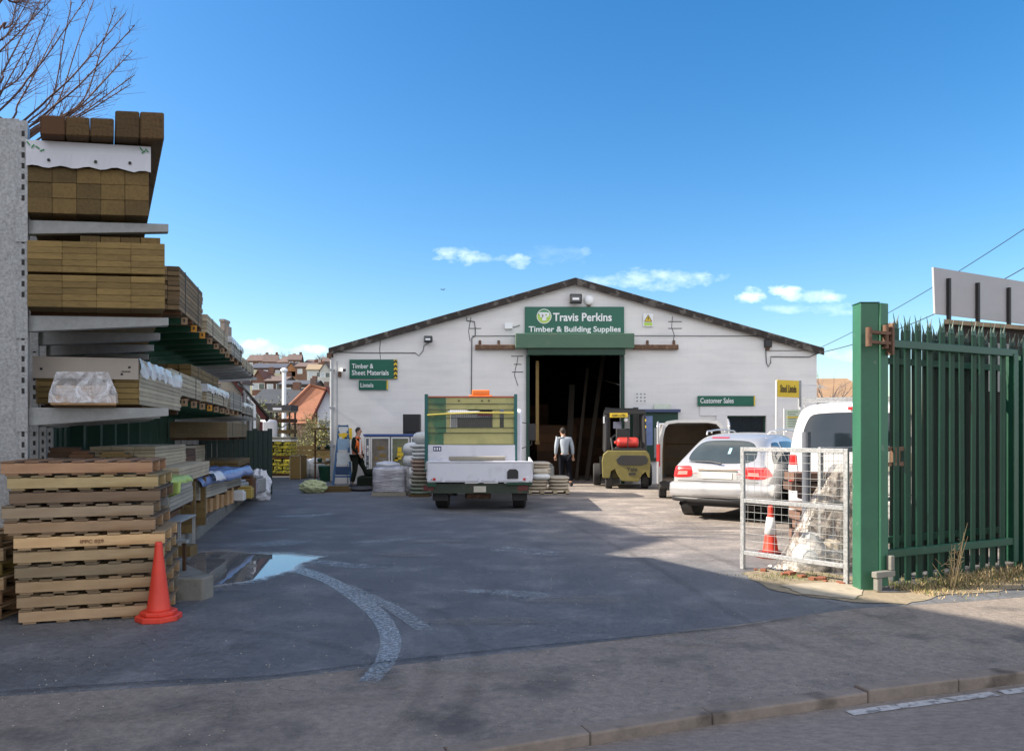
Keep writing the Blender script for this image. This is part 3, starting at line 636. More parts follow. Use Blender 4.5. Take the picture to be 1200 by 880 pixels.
# --- galvanised cantilever rack
w0, xf = r1l((0, 0, 0))
rk = empty('cantilever_rack', w0, 'galvanised cantilever rack with slotted uprights at the left edge of the yard', 'rack')
for i in range(4):
    y = i * 1.25; b = MB(xf)
    b.box(-.42, -.075, y - .02, y + .0, 0, 4.48); b.box(-.42, -.075, y + .16, y + .18, 0, 4.48); b.box(-.42, -.40, y, y + .16, 0, 4.48)
    b.box(-.075, .0, y - .035, y + .19, 0, 4.46)
    z = .2
    while z < 4.4: b.box(-.052, -.026, y - .0375, y - .0351, z, z + .05, m=1); z += .098
    up = b.build('upright', [m_galv, m_ink], rk)
    for (zt, rd) in ((3.57, .13), (2.69, .15), (1.84, .17), (1.0, .17)):
        b = MB(xf)
        b.prism([(.001, zt), (1.24, zt), (1.24, zt - .075), (.001, zt - rd)], y + .03, y + .12, 'y')
        a = b.build('arm', m_galvd, rk, bevel=.004)
        b = MB(xf); b.box(-.10, .0009, y - .045, y - .036, zt - .22, zt + .12); b.build('bracket', m_galv, a)
    b = MB(xf); b.box(-.3, 1.2, y + .02, y + .14, 0.0, .14); b.build('foot', m_galvd, rk)
b = MB(xf)
for z in (.6, 2.2, 3.9): b.box(-.39, -.3, .2, 3.7, z, z + .07)
b.build('brace', m_galvd, rk)

def planks(mb, w, Ln, h, nx, nz, gap=.004, jit=.02, skip=None, x0=0):
    """bundle of boards: local x to the right, y away, z up"""
    for i in range(nx):
        for k in range(nz):
            if skip and skip(i, k): continue
            j = random.uniform(0, jit); e = random.uniform(0, .12)
            mb.box(x0 + w * i / nx + gap / 2, x0 + w * (i + 1) / nx - gap / 2, j, Ln - e, h * k / nz + gap / 2, h * (k + 1) / nz - gap / 2)
    return mb
def pack1(label, org, w, Ln, h, nx, nz, mat, extra=None, name='timber_pack', cat='timber pack', group='timber packs on the galvanised rack', **k):
    w0, xf = r1l(org); o = empty(name, w0, label, cat, group)
    planks(MB(xf), w, Ln, h, nx, nz, **k).build('boards', mat, o, bevel=.003)
    b = MB(xf)
    for q in (.35, Ln * .5, Ln - .5): b.box(0, w, q, q + .07, -.045, -.002)
    b.build('bearer', m_wd, o)
    if extra: extra(o, xf)
    return o
# level A (top)
pack1('brown timber pack under the white sheet on the top arm of the rack', (0.0, -.05, 3.62), 1.06, 4.6, .42, 5, 3, m_wb, gap=.0016, jit=.012)
w0, xf = r1l((-.01, -.08, 4.045))
o = empty('sheet_wrap', w0, 'white printed plastic sheet stapled over the topmost timber pack', 'sheet')
b = MB(xf); n = 22
vs = []; fs = []
for i in range(n + 1):
    x = 1.085 * i / n; sag = .012 * math.sin(i * 1.3) - (.018 if i > 18 else 0)
    vs += [(x, -.006 - .004 * math.sin(i * .9), -.012 + sag), (x, -.012, .12), (x, -.004, .226 - .02 * i / n), (x, 1.0, .23 - .02 * i / n), (x, 4.6, .235)]
for i in range(n):
    for j in range(4): fs.append((i * 5 + j, (i + 1) * 5 + j, (i + 1) * 5 + j + 1, i * 5 + j + 1))
b.add(vs, fs); b.add([(1.087, 0, 0), (1.087, 4.6, 0), (1.087, 4.6, .22), (1.087, 0, .21)], [(0, 1, 2, 3)]); b.build('film', m_sheet, o)
planks(MB(xf), 1.07, 4.5, .2, 4, 3).build('boards', m_wb, o)
b = MB(xf)
for (x, z) in ((.195, .045), (.60, .045), (.90, .045)): b.lathe([(.001, -.024), (.014, -.022), (.014, -.012)], (x, 0, z), 'y', 8)
b.build('staple', m_ink, o)
b = MB(xf)
for (x, z, a_, ww) in ((.02, .19, -.9, .035), (.06, .165, .9, .03), (.10, .155, -.6, .03), (.14, .13, .4, .02), (1.02, .15, .7, .03), (1.05, .165, -.8, .03), (1.0, .175, -.9, .02)):
    b.bar((x - .02 * math.cos(a_), -.0205, z - .02 * math.sin(a_)), (x + .02 * math.cos(a_), -.0205, z + .02 * math.sin(a_)), .004, .010)
b.build('print', m_greenprint, o)
for i, (x, ww, h, lab) in enumerate(((.12, .21, .18, 'dark sleeper at the left end of the five lying on the white sheet'), (.335, .205, .175, 'dark sleeper second from the left on the white sheet'), (.545, .205, .175, 'dark sleeper in the middle of the five on the white sheet'),
                      (.76, .21, .25, 'dark taller sleeper second from the right on the white sheet'), (.975, .21, .25, 'dark taller sleeper at the right end on the white sheet'))):
    w0, xf = r1l((x, -.22, 4.275)); b = MB(xf); b.box(0, ww, 0, 3.2, .0, h)
    tag(b.build('sleeper', m_wd if i in (0,) else wood('sleeper_wood_%d' % i, (.088, .050, .016), .3, .34, col2=(.035, .019, .007)), None, bevel=.012, loc=w0, color=None), lab, 'sleeper', 'sleepers on the top of the rack')
# level B
pack1('lower pack of wide olive boards on the second arm of the rack', (0.0, -.08, 2.755), 1.20, 4.4, .295, 4, 5, m_wo, gap=.0014, jit=.006)
pack1('upper pack of wide olive boards on the second arm of the rack', (0.0, -.08, 3.075), 1.20, 4.4, .285, 4, 5, m_wo, gap=.0014, jit=.006)
pack1('few reddish boards lying on the upper pack of olive boards', (.45, .05, 3.375), .72, 4.0, .07, 4, 1, m_wb)
# ground level pile
pack1('brown timber pile at the bottom of the galvanised rack behind the pallets', (0.1, .5, .1), .95, 3.6, 1.22, 5, 9, m_wb, jit=.12)
for (org, ww, h, lab) in (((.15, .3, 1.37), .36, .09, 'dark offcut lying at the left on the brown timber pile'), ((.35, .2, 1.372), .22, .06, 'yellowish offcut on the brown timber pile'), ((.62, .3, 1.372), .3, .05, 'dark offcut on the right of the brown timber pile')):
    w0, xf = r1l(org); b = MB(xf); b.box(0, ww, 0, 1.0, 0, h * .5); b.box(.02, ww * .8, .05, .9, h * .5 + .002, h); tag(b.build('offcut', random.choice((m_wb, m_wd)), None, loc=w0), lab, 'offcut', 'offcuts on the timber pile')

# --- rack 2 frame: line parallel to the kerb
TH = math.atan(.242)
def lineX(z, off): return -.242 * z - off
def base2(z, off, Z): return Vector((lineX(z, off), z, Z))
rk2 = empty('cantilever_rack', base2(10.4, 1.89, 0), 'green cantilever rack with orange end labels further along the left side', 'rack', rz=TH)
n2 = 15
m_label2 = mk('label_pale', (.30, .20, .12), .6)
for i in range(n2):
    y = i * .77
    lvl = ((3.15, m_green), (2.055, m_green)) if i < 9 else ((3.12, m_galvd), (2.03, m_galvd))
    b = MB(); b.box(-1.42, -1.25, y - .05, y + .05, -.0, 3.9); b.build('upright', m_greend if i < 9 else m_galvd, rk2)
    for (zt, mm) in lvl:
        b = MB(); b.prism([(-1.249, zt), (0, zt), (0, zt - .07), (-1.249, zt - .16)], y - .04, y + .04, 'y'); a = b.build('arm', mm, rk2)
        if i < 9:
            b = MB(); b.box(-.06, .02, y - .052, y - .0405, zt - .085, zt + .012); b.build('end_label', m_orange if (i in (1, 2) and zt > 3) or (i == 3 and zt < 3) else m_label2, a)
            b = MB(); b.box(-.03, -.01, y - .0565, y - .0525, zt - .05, zt - .01); b.build('label_mark', m_ink, a)
def pack2(label, z0, off, Z, w, Ln, h, nx, nz, mat, straps=True, film=0, name='timber_pack', cat='timber pack', group='timber packs on the green rack', mats=None, rz=TH, **k):
    o = empty(name, base2(z0, off, Z), label, cat, group, rz)
    b = MB(); planks(b, w, Ln, h, nx, nz, x0=-w, **k); b.build('boards', mat, o, bevel=.003)
    if straps:
        b = MB()
        for q in (Ln * .22, Ln * .75):
            b.box(-w - .004, .005, q, q + .02, -.003, .001); b.box(.001, .006, q, q + .02, 0, h + .004); b.box(-w - .004, .005, q, q + .02, h + .001, h + .005)
        b.build('strap', m_strap, o)
    b = MB()
    for q in (.15, Ln * .5, Ln - .25): b.box(-w, 0, q, q + .07, -.05, -.004)
    b.build('bearer', m_wd, o)
    if film:
        b = MB(); vs = []; fs = []; n = 26
        for i in range(n + 1):
            y = -.015 + (Ln + .03) * i / n; wob = random.uniform(-.012, .012); dr = film + random.uniform(-.03, .03)
            vs += [(-w - .01, y, h - dr), (-w - .008, y, h + .012), (-w * .5, y, h + .018 + wob), (.008, y, h + .014 + wob * .5), (.018 + wob, y, h - dr * .5), (.014, y, h - dr)]
        for i in range(n):
            for j in range(5): fs.append((i * 6 + j, (i + 1) * 6 + j, (i + 1) * 6 + j + 1, i * 6 + j + 1))
        fs2 = [(0, 1, 2, 3, 4, 5)]; b.add(vs, fs + fs2); b.build('film', m_film if film < .2 else m_sheet, o)
    return o
# pack sitting in the galvanised rack but turned along the kerb line
o = pack2('pale topped pack with shiny film standing behind the small wrapped pack on the third arm', 7.72, 1.885, 1.89, .93, 2.3, .45, 4, 8, m_wo, film=.0, group='timber packs on the galvanised rack')
b = MB(); vs = []; fs = []; n = 20
for i in range(n + 1):
    y = -.012 + 2.3 * i / n; wv = random.uniform(-.01, .012)
    vs += [(-.94, y, .25), (-.94, y, .462), (-.5, y, .468 + wv), (.008, y, .462 + wv), (.02 + wv, y, .38), (.014, y, .30 + wv * 3)]
for i in range(n):
    for j in range(5): fs.append((i * 6 + j, (i + 1) * 6 + j, (i + 1) * 6 + j + 1, i * 6 + j + 1))
b.add(vs, fs); b.build('film', m_film, o)
b = MB(); b.box(-.945, .003, -.024, -.014, .25, .462); b.build('end_board', mk('grey_card', (.42, .37, .32), .8, var=.05), o)
b = MB()
for (x, z) in ((-.88, .33), (-.5, .27), (-.16, .29), (-.09, .36)): b.box(x, x + .022, -.027, -.0241, z, z + .022)
for k in range(6): b.box(-.15 + k * .014, -.141 + k * .014, -.027, -.0241, .32, .335)
b.build('print', m_ink, o)
b = MB(); planks(b, .012, 2.3, .45, 1, 10, x0=.0); b.build('side_boards', m_wp, o)
# small wrapped pack on arm C
w0, xf = r1l((.20, -.12, 1.86)); o = empty('wrapped_pack', w0, 'small film wrapped pack with pale base board on the front of the third arm', 'wrapped pack')
b = MB(xf); b.box(0, .57, 0, 1.0, .0, .085); b.build('base_board', m_wn, o, bevel=.004)
b = MB(xf); planks(b, .46, .9, .18, 1, 6, x0=.05, jit=.02); 
b.build('boards', wood('paper_wood', (.50, .38, .28), .3, st=(2, 1, 22)), o)
fm = bpy.data.materials.new('clear_film'); fm.use_nodes = True; _n = fm.node_tree.nodes; _l = fm.node_tree.links; _p = _n['Principled BSDF']; _p.inputs['Base Color'].default_value = (.75, .77, .82, 1); _p.inputs['Roughness'].default_value = .15
_nb = _n.new('ShaderNodeTexNoise'); _nb.inputs['Scale'].default_value = 7; _nb.inputs['Detail'].default_value = 5; _nb.inputs['Distortion'].default_value = 1.5; _tc = _n.new('ShaderNodeTexCoord'); _l.new(_tc.outputs['Object'], _nb.inputs['Vector'])
_bp = _n.new('ShaderNodeBump'); _bp.inputs['Distance'].default_value = .05; _bp.inputs['Strength'].default_value = .9; _l.new(_nb.outputs[0], _bp.inputs['Height']); _l.new(_bp.outputs[0], _p.inputs['Normal'])
_tr = _n.new('ShaderNodeBsdfTransparent'); _mx = _n.new('ShaderNodeMixShader'); _mr = _n.new('ShaderNodeMapRange'); _mr.inputs[1].default_value = .35; _mr.inputs[2].default_value = .65; _mr.inputs[3].default_value = .25; _mr.inputs[4].default_value = .8
_l.new(_nb.outputs[0], _mr.inputs[0]); _l.new(_mr.outputs[0], _mx.inputs[0]); _l.new(_tr.outputs[0], _mx.inputs[1]); _l.new(_p.outputs[0], _mx.inputs[2]); _l.new(_mx.outputs[0], _n['Material Output'].inputs[0]); m_clear = fm
b = MB(xf); b.add([(-.015, -.02, .02), (.585, -.02, .02), (.585, 1.02, .02), (-.015, 1.02, .02), (.05, .03, .305), (.50, .03, .305), (.50, .92, .30), (.05, .92, .30), (-.012, -.015, .10), (.582, -.015, .10), (.582, 1.0, .10), (-.012, 1.0, .10)],
      [(0, 1, 9, 8), (8, 9, 5, 4), (1, 2, 10, 9), (9, 10, 6, 5), (3, 0, 8, 11), (11, 8, 4, 7), (4, 5, 6, 7)]); b.build('film', m_clear, o)
# level 1 green rack
pack2('tall dark brown pack with ragged stacked boards, first on the upper green arms', 9.9, 1.895, 3.2, .75, 2.0, .56, 5, 9, wood('timber_ragged', (.20, .135, .07), .45, .2), jit=.08)
pack2('long pale pack second along the upper green arms', 12.15, 1.88, 3.2, .9, 2.7, .29, 4, 5, m_wp)
pack2('grey pack with white sheet third along the upper green arms', 15.2, 1.88, 3.17, .9, 2.2, .34, 4, 5, m_wg, film=.1)
pack2('last low pack on the upper arms at the far end of the rack', 17.7, 1.90, 3.13, .9, 2.6, .22, 4, 4, m_wp)
# level 2
pack2('pale narrow board pack first on the lower green arms', 9.4, 1.90, 2.10, .30, 2.45, .30, 2, 5, m_wp)
pack2('brown rough pack behind the pale pack on the lower green arms', 11.9, 2.10, 2.12, .9, 3.2, .56, 5, 7, m_wb, jit=.15)
pack2('pack under a loose white sheet second on the lower green arms', 12.1, 1.88, 2.10, .55, 2.7, .27, 3, 5, m_wp, film=.1)
pack2('grey board pack third along the lower green arms', 15.1, 1.88, 2.08, .8, 2.3, .36, 3, 6, m_wg)
pack2('grey end pack of boards with dark wrap fourth along the lower arms', 17.6, 1.89, 2.06, .8, 2.4, .24, 3, 5, m_wg, film=.08)
pack2('wide brown sheet pack on the low arm below the white sheeted packs', 15.0, 1.93, 1.52, 1.05, 3.8, .31, 1, 9, mk('board_brown', (.17, .125, .065), .85, var=.12, scale=8, attr=.1), gap=.002, jit=.004)
# on the plinth
G3 = 'stacks standing on the concrete plinth'
def pl2(label, x, z, Z, w, Ln, h, nx, nz, mat, rz=R(8), **k):
    o = empty(k.pop('name', 'board_stack'), (x, z, Z), label, 'board stack', G3, rz)
    b = MB(); planks(b, w, Ln, h, nx, nz, x0=-w, **k); b.build('boards', mat, o, bevel=.002)
    b = MB()
    for q in (.1, Ln / 2, Ln - .2): b.box(-w, 0, q, q + .07, -.04, -.003)
    b.build('bearer', m_wd, o); return o
pl2('pale whitish board stack stepped up behind the pallets, taller one', gx(182, 9.6), 9.6, 1.12, .75, 2.2, .32, 3, 7, m_wp, rz=TH)
pl2('low pale board stack beside the taller pale stack behind the pallets', gx(210, 9.4), 9.4, .98, .6, 2.6, .20, 3, 4, m_wp, rz=TH)
pl2('brown board stack under the lime green sheet', gx(199, 8.6), 8.6, .72, .55, 1.6, .34, 3, 7, m_wg, rz=TH)
pl2('dark lower pile on the plinth right of the pallets', gx(188, 8.4), 8.45, .22, .5, 1.0, .46, 3, 5, m_wd, rz=TH)
pl2('grey plank stack under the blue sheet, nearer one', gx(239, 11.6) - .02, 11.45, .60, .9, 1.9, .30, 4, 6, m_wg, jit=.05)
pl2('grey plank stack under the blue sheet, farther one', gx(258, 13.5), 13.45, .58, .9, 1.9, .30, 4, 6, m_wg, jit=.05)
pl2('pale stack with dark ends behind the blue sheet', gx(268, 14.6) - .4, 13.5, 1.05, .8, 2.6, .32, 3, 5, m_wp, rz=TH)
pl2('dark brown bundle between the pale stacks behind the blue sheet', gx(243, 12.5) - .3, 12.3, 1.0, .55, 1.2, .35, 3, 3, m_wd, rz=TH)
pl2('flat brown layer of boards far along the plinth', gx(285, 16.5), 16.2, .9, .9, 2.6, .12, 4, 2, m_wb, rz=TH)
# supports under those stacks
for (x, z, w_, L_, h, lab) in ((gx(182, 9.6), 9.6, .75, 2.2, .86, 'timber trestle block carrying the taller pale stack'), (gx(210, 9.4), 9.4, .6, 2.6, .72, 'timber trestle block carrying the low pale stack'), (gx(268, 14.6) - .4, 13.5, .8, 2.6, .79, 'bearer pile under the pale stack with dark ends'),
                              (gx(243, 12.5) - .3, 12.3, .55, 1.2, .74, 'bearer pile under the dark brown bundle'), (gx(285, 16.5), 16.2, .9, 2.6, .64, 'bearer pile under the flat brown layer')):
    o = empty('bearer_pile', (x - .02, z + .1, .217), lab, 'bearer pile', G3, TH)
    for q in (0, L_ / 2 - .1, L_ - .45):
        b = MB(); nn = int(h / .12)
        for k in range(nn): b.box(-w_ + .03, -.03, q, q + .12, k * h / nn + .003, (k + 1) * h / nn)
        b.build('bearer', m_wb, o)
# pallets with tall end blocks
for i in range(5):
    z = 11.45 + i * .82; x = gx(222 + i * 12.2, 12.2 + i * .85) ; x = -5.03 - .135 * (z - 11.45)
    o = empty('block_pallet', (x, z, .219), ('%s pallet with tall pale end blocks along the plinth' % ('nearest', 'second', 'third', 'fourth', 'farthest')[i]), 'pallet', 'block pallets on the plinth', R(8))
    b = MB(); b.box(-.9, 0, 0, .78, .32, .345); b.build('deck', m_wg, o)
    for yy_ in (.03, .42):
        for xx in (-.88, -.5, -.12): MB().box(xx, xx + .125, yy_, yy_ + .19, .0, .318).build('block', m_wn, o, bevel=.004)
# blue sheet, lime sheet, clutter
def drape(name, label, cat, mat, x, y, z, w_, L_, drop, rz, amp=.03, nx=14, ny=22, seed=1, group=None):
    rnd = random.Random(seed); o_ = MB(); vs = []; fs = []
    ph = [rnd.uniform(0, 6) for _ in range(6)]
    for j in range(ny + 1):
        for i in range(nx + 1):
            u = i / nx; v = j / ny; xx = -w_ + (w_ + drop) * u; yy_ = L_ * v; zz = 0
            if xx > 0: zz = -xx * .95; xx = .012 + .03 * (1 + math.sin(v * 19 + ph[0])) * min(1, -zz * 12)
            bump = amp * (math.sin(u * 9 + ph[1] + v * 4) * math.cos(v * 13 + ph[2]) + .5 * math.sin(v * 31 + u * 17 + ph[3])) 
            if zz == 0: zz = abs(bump) + .006
            else: xx += abs(bump) * .6; zz += bump * .5
            vs.append((xx, yy_, zz))
    for j in range(ny):
        for i in range(nx): fs.append((j * (nx + 1) + i, j * (nx + 1) + i + 1, (j + 1) * (nx + 1) + i + 1, (j + 1) * (nx + 1) + i))
    o_.add(vs, fs); ob = o_.build(name, mat, None, smooth=True, loc=(x, y, z), rotz=rz)
    s = ob.modifiers.new('s', 'SOLIDIFY'); s.thickness = .004
    return tag(ob, label, cat, group)
drape('plastic_sheet', 'crumpled pale blue plastic sheet over the grey plank stacks', 'sheet', m_blue, gx(239, 11.6) - .01, 11.35, .915, .75, 4.0, .12, R(8), .035, seed=3)
drape('plastic_sheet', 'white rumpled plastic scrap on the blue sheet', 'sheet', m_sheet, gx(246, 12.0) + .03, 12.1, .96, .15, .5, .12, R(8), .03, 8, 10, seed=5)
drape('plastic_sheet', 'lime green sheet hanging over the board stack right of the pallets', 'sheet', m_lime, gx(203, 8.5), 8.4, 1.085, .38, .9, .06, R(10), .012, seed=9)
w0 = Vector((gx(178, 8.2), 8.2, .95)); b = MB(); vs = []; fs = []
for i in range(11):
    for j in range(7):
        u, v = i / 10, j / 6; vs.append((.33 * u, .05 * math.sin(u * 5) - .02 * v, .145 - (.17 - .05 * u * u) * v - .02 * math.sin(u * 3)))
for i in range(10):
    for j in range(6): fs.append((i * 7 + j, (i + 1) * 7 + j, (i + 1) * 7 + j + 1, i * 7 + j + 1))
b.add(vs, fs); ob = b.build('plastic_sheet', m_lime, None, smooth=True, loc=w0); s = ob.modifiers.new('s', 'SOLIDIFY'); s.thickness = .004; tag(ob, 'lime green flap hanging down at the end of the boards beside the top pallets', 'sheet')
# grey steel table
o = empty('steel_table', (gx(196, 8.9), 8.9, .217), 'small grey steel table on the plinth between pallets and block pallets', 'table', rz=R(10))
b = MB(); b.box(-.28, .22, -.3, .45, .38, .40); b.build('table_top', m_galvd, o, bevel=.004)
for (x, y) in ((-.26, -.28), (.18, -.28), (-.26, .41), (.18, .41)): MB().box(x, x + .03, y, y + .03, 0, .379).build('leg', m_galvd, o)
o = simple('offcut', 'brown block offcut lying under the small steel table', 'offcut', MB().box(-.2, .22, -.1, .1, 0, .12), m_wb, (gx(200, 8.6), 8.7, .219))
# steel box / pallet collar behind cone on the plinth
o = empty('metal_frame', (gx(194, 7.6), 7.75, .217), 'narrow weathered frame standing on the plinth end behind the cone', 'frame')
for x in (-.12, .1): MB().box(x, x + .03, 0, .03, 0, .28).build('leg', m_wd, o)
MB().box(-.15, .15, -.02, .05, .281, .31).build('top', m_galvd, o)

# ------------------------------------------------------------------ pallet stack by the cone
SH = {}
def pallet_parts(parent, w=1.16, d=.80):
    if not SH:
        for nm, fn in (('stringer', lambda: MB().box(0, w, 0, .042, .018, .105, a=.5)),
                       ('top_deck', lambda: [q.box(x, x + .10, -.004, d + .004, .106, .124) for q in [MB()] for x in np.linspace(.0, w - .1, 7)][-1]),
                       ('bottom_deck', lambda: [q.box(x, x + .10, .0, d, .0, .017) for q in [MB()] for x in np.linspace(.03, w - .13, 5)][-1])):
            ob = fn().build(nm, m_pal, None, bevel=.003); SH[nm] = ob.data; bpy.data.objects.remove(ob)
    r = []
    for nm, loc in (('top_deck', (0, 0, 0)), ('bottom_deck', (0, 0, 0)), ('stringer', (0, 0, 0)), ('stringer', (0, d / 2 - .02, 0)), ('stringer', (0, d - .042, 0))):
        ob = bpy.data.objects.new(nm, SH[nm]); COL.objects.link(ob); ob.parent = parent; ob.location = loc
        bv = ob.modifiers.new('b', 'BEVEL'); bv.width = .003; r.append(ob)
    return r
PC = [(1.05, 1.0, .95), (.80, .78, .72), (.92, .88, .80), (.58, .62, .62), (1.0, 1.0, .92), (1.45, 1.38, 1.22), (.82, .76, .72), (.80, .85, .92), (.48, .46, .48), (1.08, 1.15, .95), (1.0, .82, .78)]
ords = ['bottom', 'second from the bottom', 'third from the bottom', 'fourth from the bottom', 'fifth from the bottom', 'bright new sixth', 'seventh from the bottom', 'eighth from the bottom', 'dark brown ninth', 'yellow streaked tenth', 'topmost']
XS = [22, 21, 19, 19, 16, 18, 7, 4, 11, 9, 2]
for i in range(11):
    z = 6.42 + random.uniform(-.03, .02)
    o = empty('pallet', (gx(XS[i] + 7, 6.50) , z, .001 + i * .1243), '%s pallet of the tall stack beside the plain red cone' % ords[i], 'pallet', 'pallets stacked beside the red cone', R(16 + random.uniform(-.8, .8)))
    ps = pallet_parts(o)
    for q in ps:
        c = PC[i]; j = 1.0 if q.name.startswith('stringer') else .55; q.color = (c[0] * j, c[1] * j, c[2] * j, 1)  # decks darkened, the shade of the gaps put into their colour
    if i == 5:
        ps[2].color = (1.62, 1.5, 1.25, 1)
        text_obj('stamp', 'IPPC 029', mk('stamp_ink', (.24, .12, .06), .8), o, .50, .68, .045, .075, -.001, .0)
for i, c in enumerate(((1.1, 1.0, .9), (1.15, 1.0, .9), (.9, .85, .75), (.95, 1.0, .5), (.8, .78, .72), (.75, .7, .6))):
    o = empty('pallet', (-5.52 + random.uniform(-.03, .03), 6.5, .001 + i * .1243), '%s pallet of the low stack at the left edge of the picture' % ('bottom', 'second', 'third', 'fourth', 'fifth', 'top')[i], 'pallet', 'pallets stacked at the left edge', R(2))
    for q in pallet_parts(o): q.color = (*c, 1)

# ------------------------------------------------------------------ cones
def cone(name, label, loc, white, rz=0, tilt=0):
    o = empty(name, loc, label, 'traffic cone'); o.rotation_euler = (0, R(tilt), rz); o.scale = (.88, .88, 1)
    b = MB(); pr = [(.0855 + .067 * 0, .07), (.112, .071), (.075, .30), (.048, .48), (.033, .60), (.030, .665), (.022, .672), (.018, .665)]
    pr = [(.118, .075), (.108, .10), (.084, .26), (.062, .42), (.043, .56), (.035, .64), (.033, .665), (.026, .668), (.022, .60)]
    b.lathe(pr, n=32); b.build('body', m_cone, o, smooth=True)
    b = MB(); pts = []
    for k in range(8): t = PI / 8 + k * PI / 4; pts.append((.215 * math.cos(t), .215 * math.sin(t)))
    b.prism([(x * .80, y * .80) for x, y in pts], .048, .082); 
    b.prism(pts, 0, .047); b.build('base', m_cone if not white else mk('cone_base_dark', (.16, .02, .015), .6), o, bevel=.008, seg=2)
    if white:
        b = MB(); rr = lambda h: .118 - (.118 - .035) * ((h - .075) / .565); b.lathe([(rr(.30) + .004, .30), (rr(.52) + .004, .52)], n=32); b.build('reflective_sleeve', m_conew, o, smooth=True)
    return o
cone('traffic_cone', 'plain all red traffic cone in front of the pallet stack', (gx(186, 6.62), 6.62, 0), False, .1)
cone('traffic_cone', 'red and white banded traffic cone behind the mesh panel', (gx(903, 9.95), 9.95, 0), True, .3)

# fences behind the racks
o = empty('steel_fence', (lineX(11, 4.9), 11, 0), 'dark green upright sheet fence running behind the left racks', 'fence', rz=TH)
b = MB(); n = 120
for i in range(n):
    x0 = i * .14; b.box(-.02 if i % 2 else .0, .02 if i % 2 else .04, x0 - 2, x0 - 2 + .139, .0, 2.35)
b.build('panel', m_greend, o); b = MB(); b.box(.041, .08, -2, 14.6, 1.9, 1.97); b.box(.041, .08, -2, 14.6, .5, .57); b.build('rail', m_green, o)
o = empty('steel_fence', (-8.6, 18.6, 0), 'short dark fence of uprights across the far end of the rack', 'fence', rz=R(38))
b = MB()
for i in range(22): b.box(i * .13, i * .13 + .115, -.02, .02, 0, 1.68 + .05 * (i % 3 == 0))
b.build('pale', mk('fence_deep_green', (.004, .018, .012), .7), o)  # pales in their own very dark green
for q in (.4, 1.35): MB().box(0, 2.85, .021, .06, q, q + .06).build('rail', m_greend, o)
# ================================================================== BACKGROUND LEFT
m_tileo = mk('roof_tile_orange', (.27, .11, .06), .9, var=.2, scale=6, stretch=(3, 3, 3), big=.25, bigscale=.35, col2=(.20, .09, .05), c2scale=1.2)
m_tileb = mk('roof_tile_brown', (.12, .085, .075), .9, var=.2, scale=2, big=.1)
m_hbrick = mk('house_brick', (.165, .108, .085), .9, var=.15, scale=3, objcol=True)  # greyed base carries the haze over the hill houses in its colour
m_rend = mk('house_render', (.55, .55, .55), .8, var=.05, objcol=True)
m_hwin = mk('house_window', (.42, .46, .50), .2, var=.1)
def HX(z): return 0
# hill as one terrain sheet
def hill_h(x, y):
    t = max(0.0, min(1.0, (y - 85) / 135)); t = t * t * (3 - 2 * t)
    s = math.exp(-((x + 95) / 85) ** 2)
    return -.32 + 21.5 * t * s + .8 * math.sin(x * .05) * t
b = MB(); vs = []; fs = []; nx, ny = 70, 40
for j in range(ny + 1):
    for i in range(nx + 1):
        x = -330 + 560 * i / nx; y = 60 + 340 * j / ny; vs.append((x, y, hill_h(x, y) + random.uniform(-.15, .15) * (y > 90)))
for j in range(ny):
    for i in range(nx): fs.append((j * (nx + 1) + i, j * (nx + 1) + i + 1, (j + 1) * (nx + 1) + i + 1, (j + 1) * (nx + 1) + i))
b.add(vs, fs); tag(b.build('hill', mk('hill_scrub', (.15, .15, .09), .95, var=.3, scale=.25, big=.3, bigscale=.06, col2=(.10, .075, .05), c2scale=.15), smooth=True), kind='structure')

def house(label, px, py_e, py_r, z, wpx, depth, wallc, roofm, rz=0, gable=False, chim=True, win=2, rend=False, group='houses on the hillside', sink=4):
    """eaves at py_e, ridge at py_r; gable=True shows a gable end to the camera"""
    x = gx(px, z); w_ = wpx * z / 900; ze = gz(py_e, z); zr = gz(py_r, z); zb = min(ze - 2.6, hill_h(x, z)) if z > 90 else 0
    o = empty('house', (x, z, zb), label, 'house', group, rz); h = ze - zb; H = zr - zb
    b = MB()
    if gable: b.prism([(-w_ / 2, 0), (w_ / 2, 0), (w_ / 2, h), (0, H), (-w_ / 2, h)], 0, depth, 'y')
    else: b.prism([(0, 0), (depth, 0), (depth, h), (depth / 2, H), (0, h)], -w_ / 2, w_ / 2, 'x')
    b.build('wall', m_rend if rend else m_hbrick, o, color=(*wallc, 1))
    b = MB(); t = .18; e = .3
    if gable:
        for s in (-1, 1):
            dx = w_ / 2 + e; dz = (H - h) * (e / (w_ / 2)); b.prism([(s * dx, h - dz + .03), (0, H + .03), (0, H + t + .03), (s * dx, h - dz + t + .03)], -e, depth + e, 'y')
    else:
        for s in (-1, 1):
            c = depth / 2; dz = (H - h) * (e / c)
            b.prism([(c + s * (c + e), h - dz + .03), (c, H + .03), (c, H + t + .03), (c + s * (c + e), h - dz + t + .03)], -w_ / 2 - e, w_ / 2 + e, 'x')
    rf = b.build('roof', roofm, o)
    if chim: MB().box(w_ * .3, w_ * .3 + .8, depth / 2 - .4, depth / 2 + .4, H - .4, H + 1.0).build('chimney', m_hbrick, rf, color=(1, .8, .7, 1))
    for k in range(win):
        xx = -w_ / 2 + w_ * (k + .5) / win - .5
        for zz in ((h - 1.7,) if h < 4.5 else (h - 1.7, h - 4.2)):
            b = MB(); b.box(xx - .12, xx + 1.12, -.06, -.01, zz - .1, zz + 1.2); wn = b.build('window', m_rend, o, color=(1.2, 1.2, 1.2, 1))
            MB().box(xx, xx + 1.0, -.09, -.0601, zz, zz + 1.1).build('pane', m_glasst if (k % 2) else m_hwin, wn)
    return o
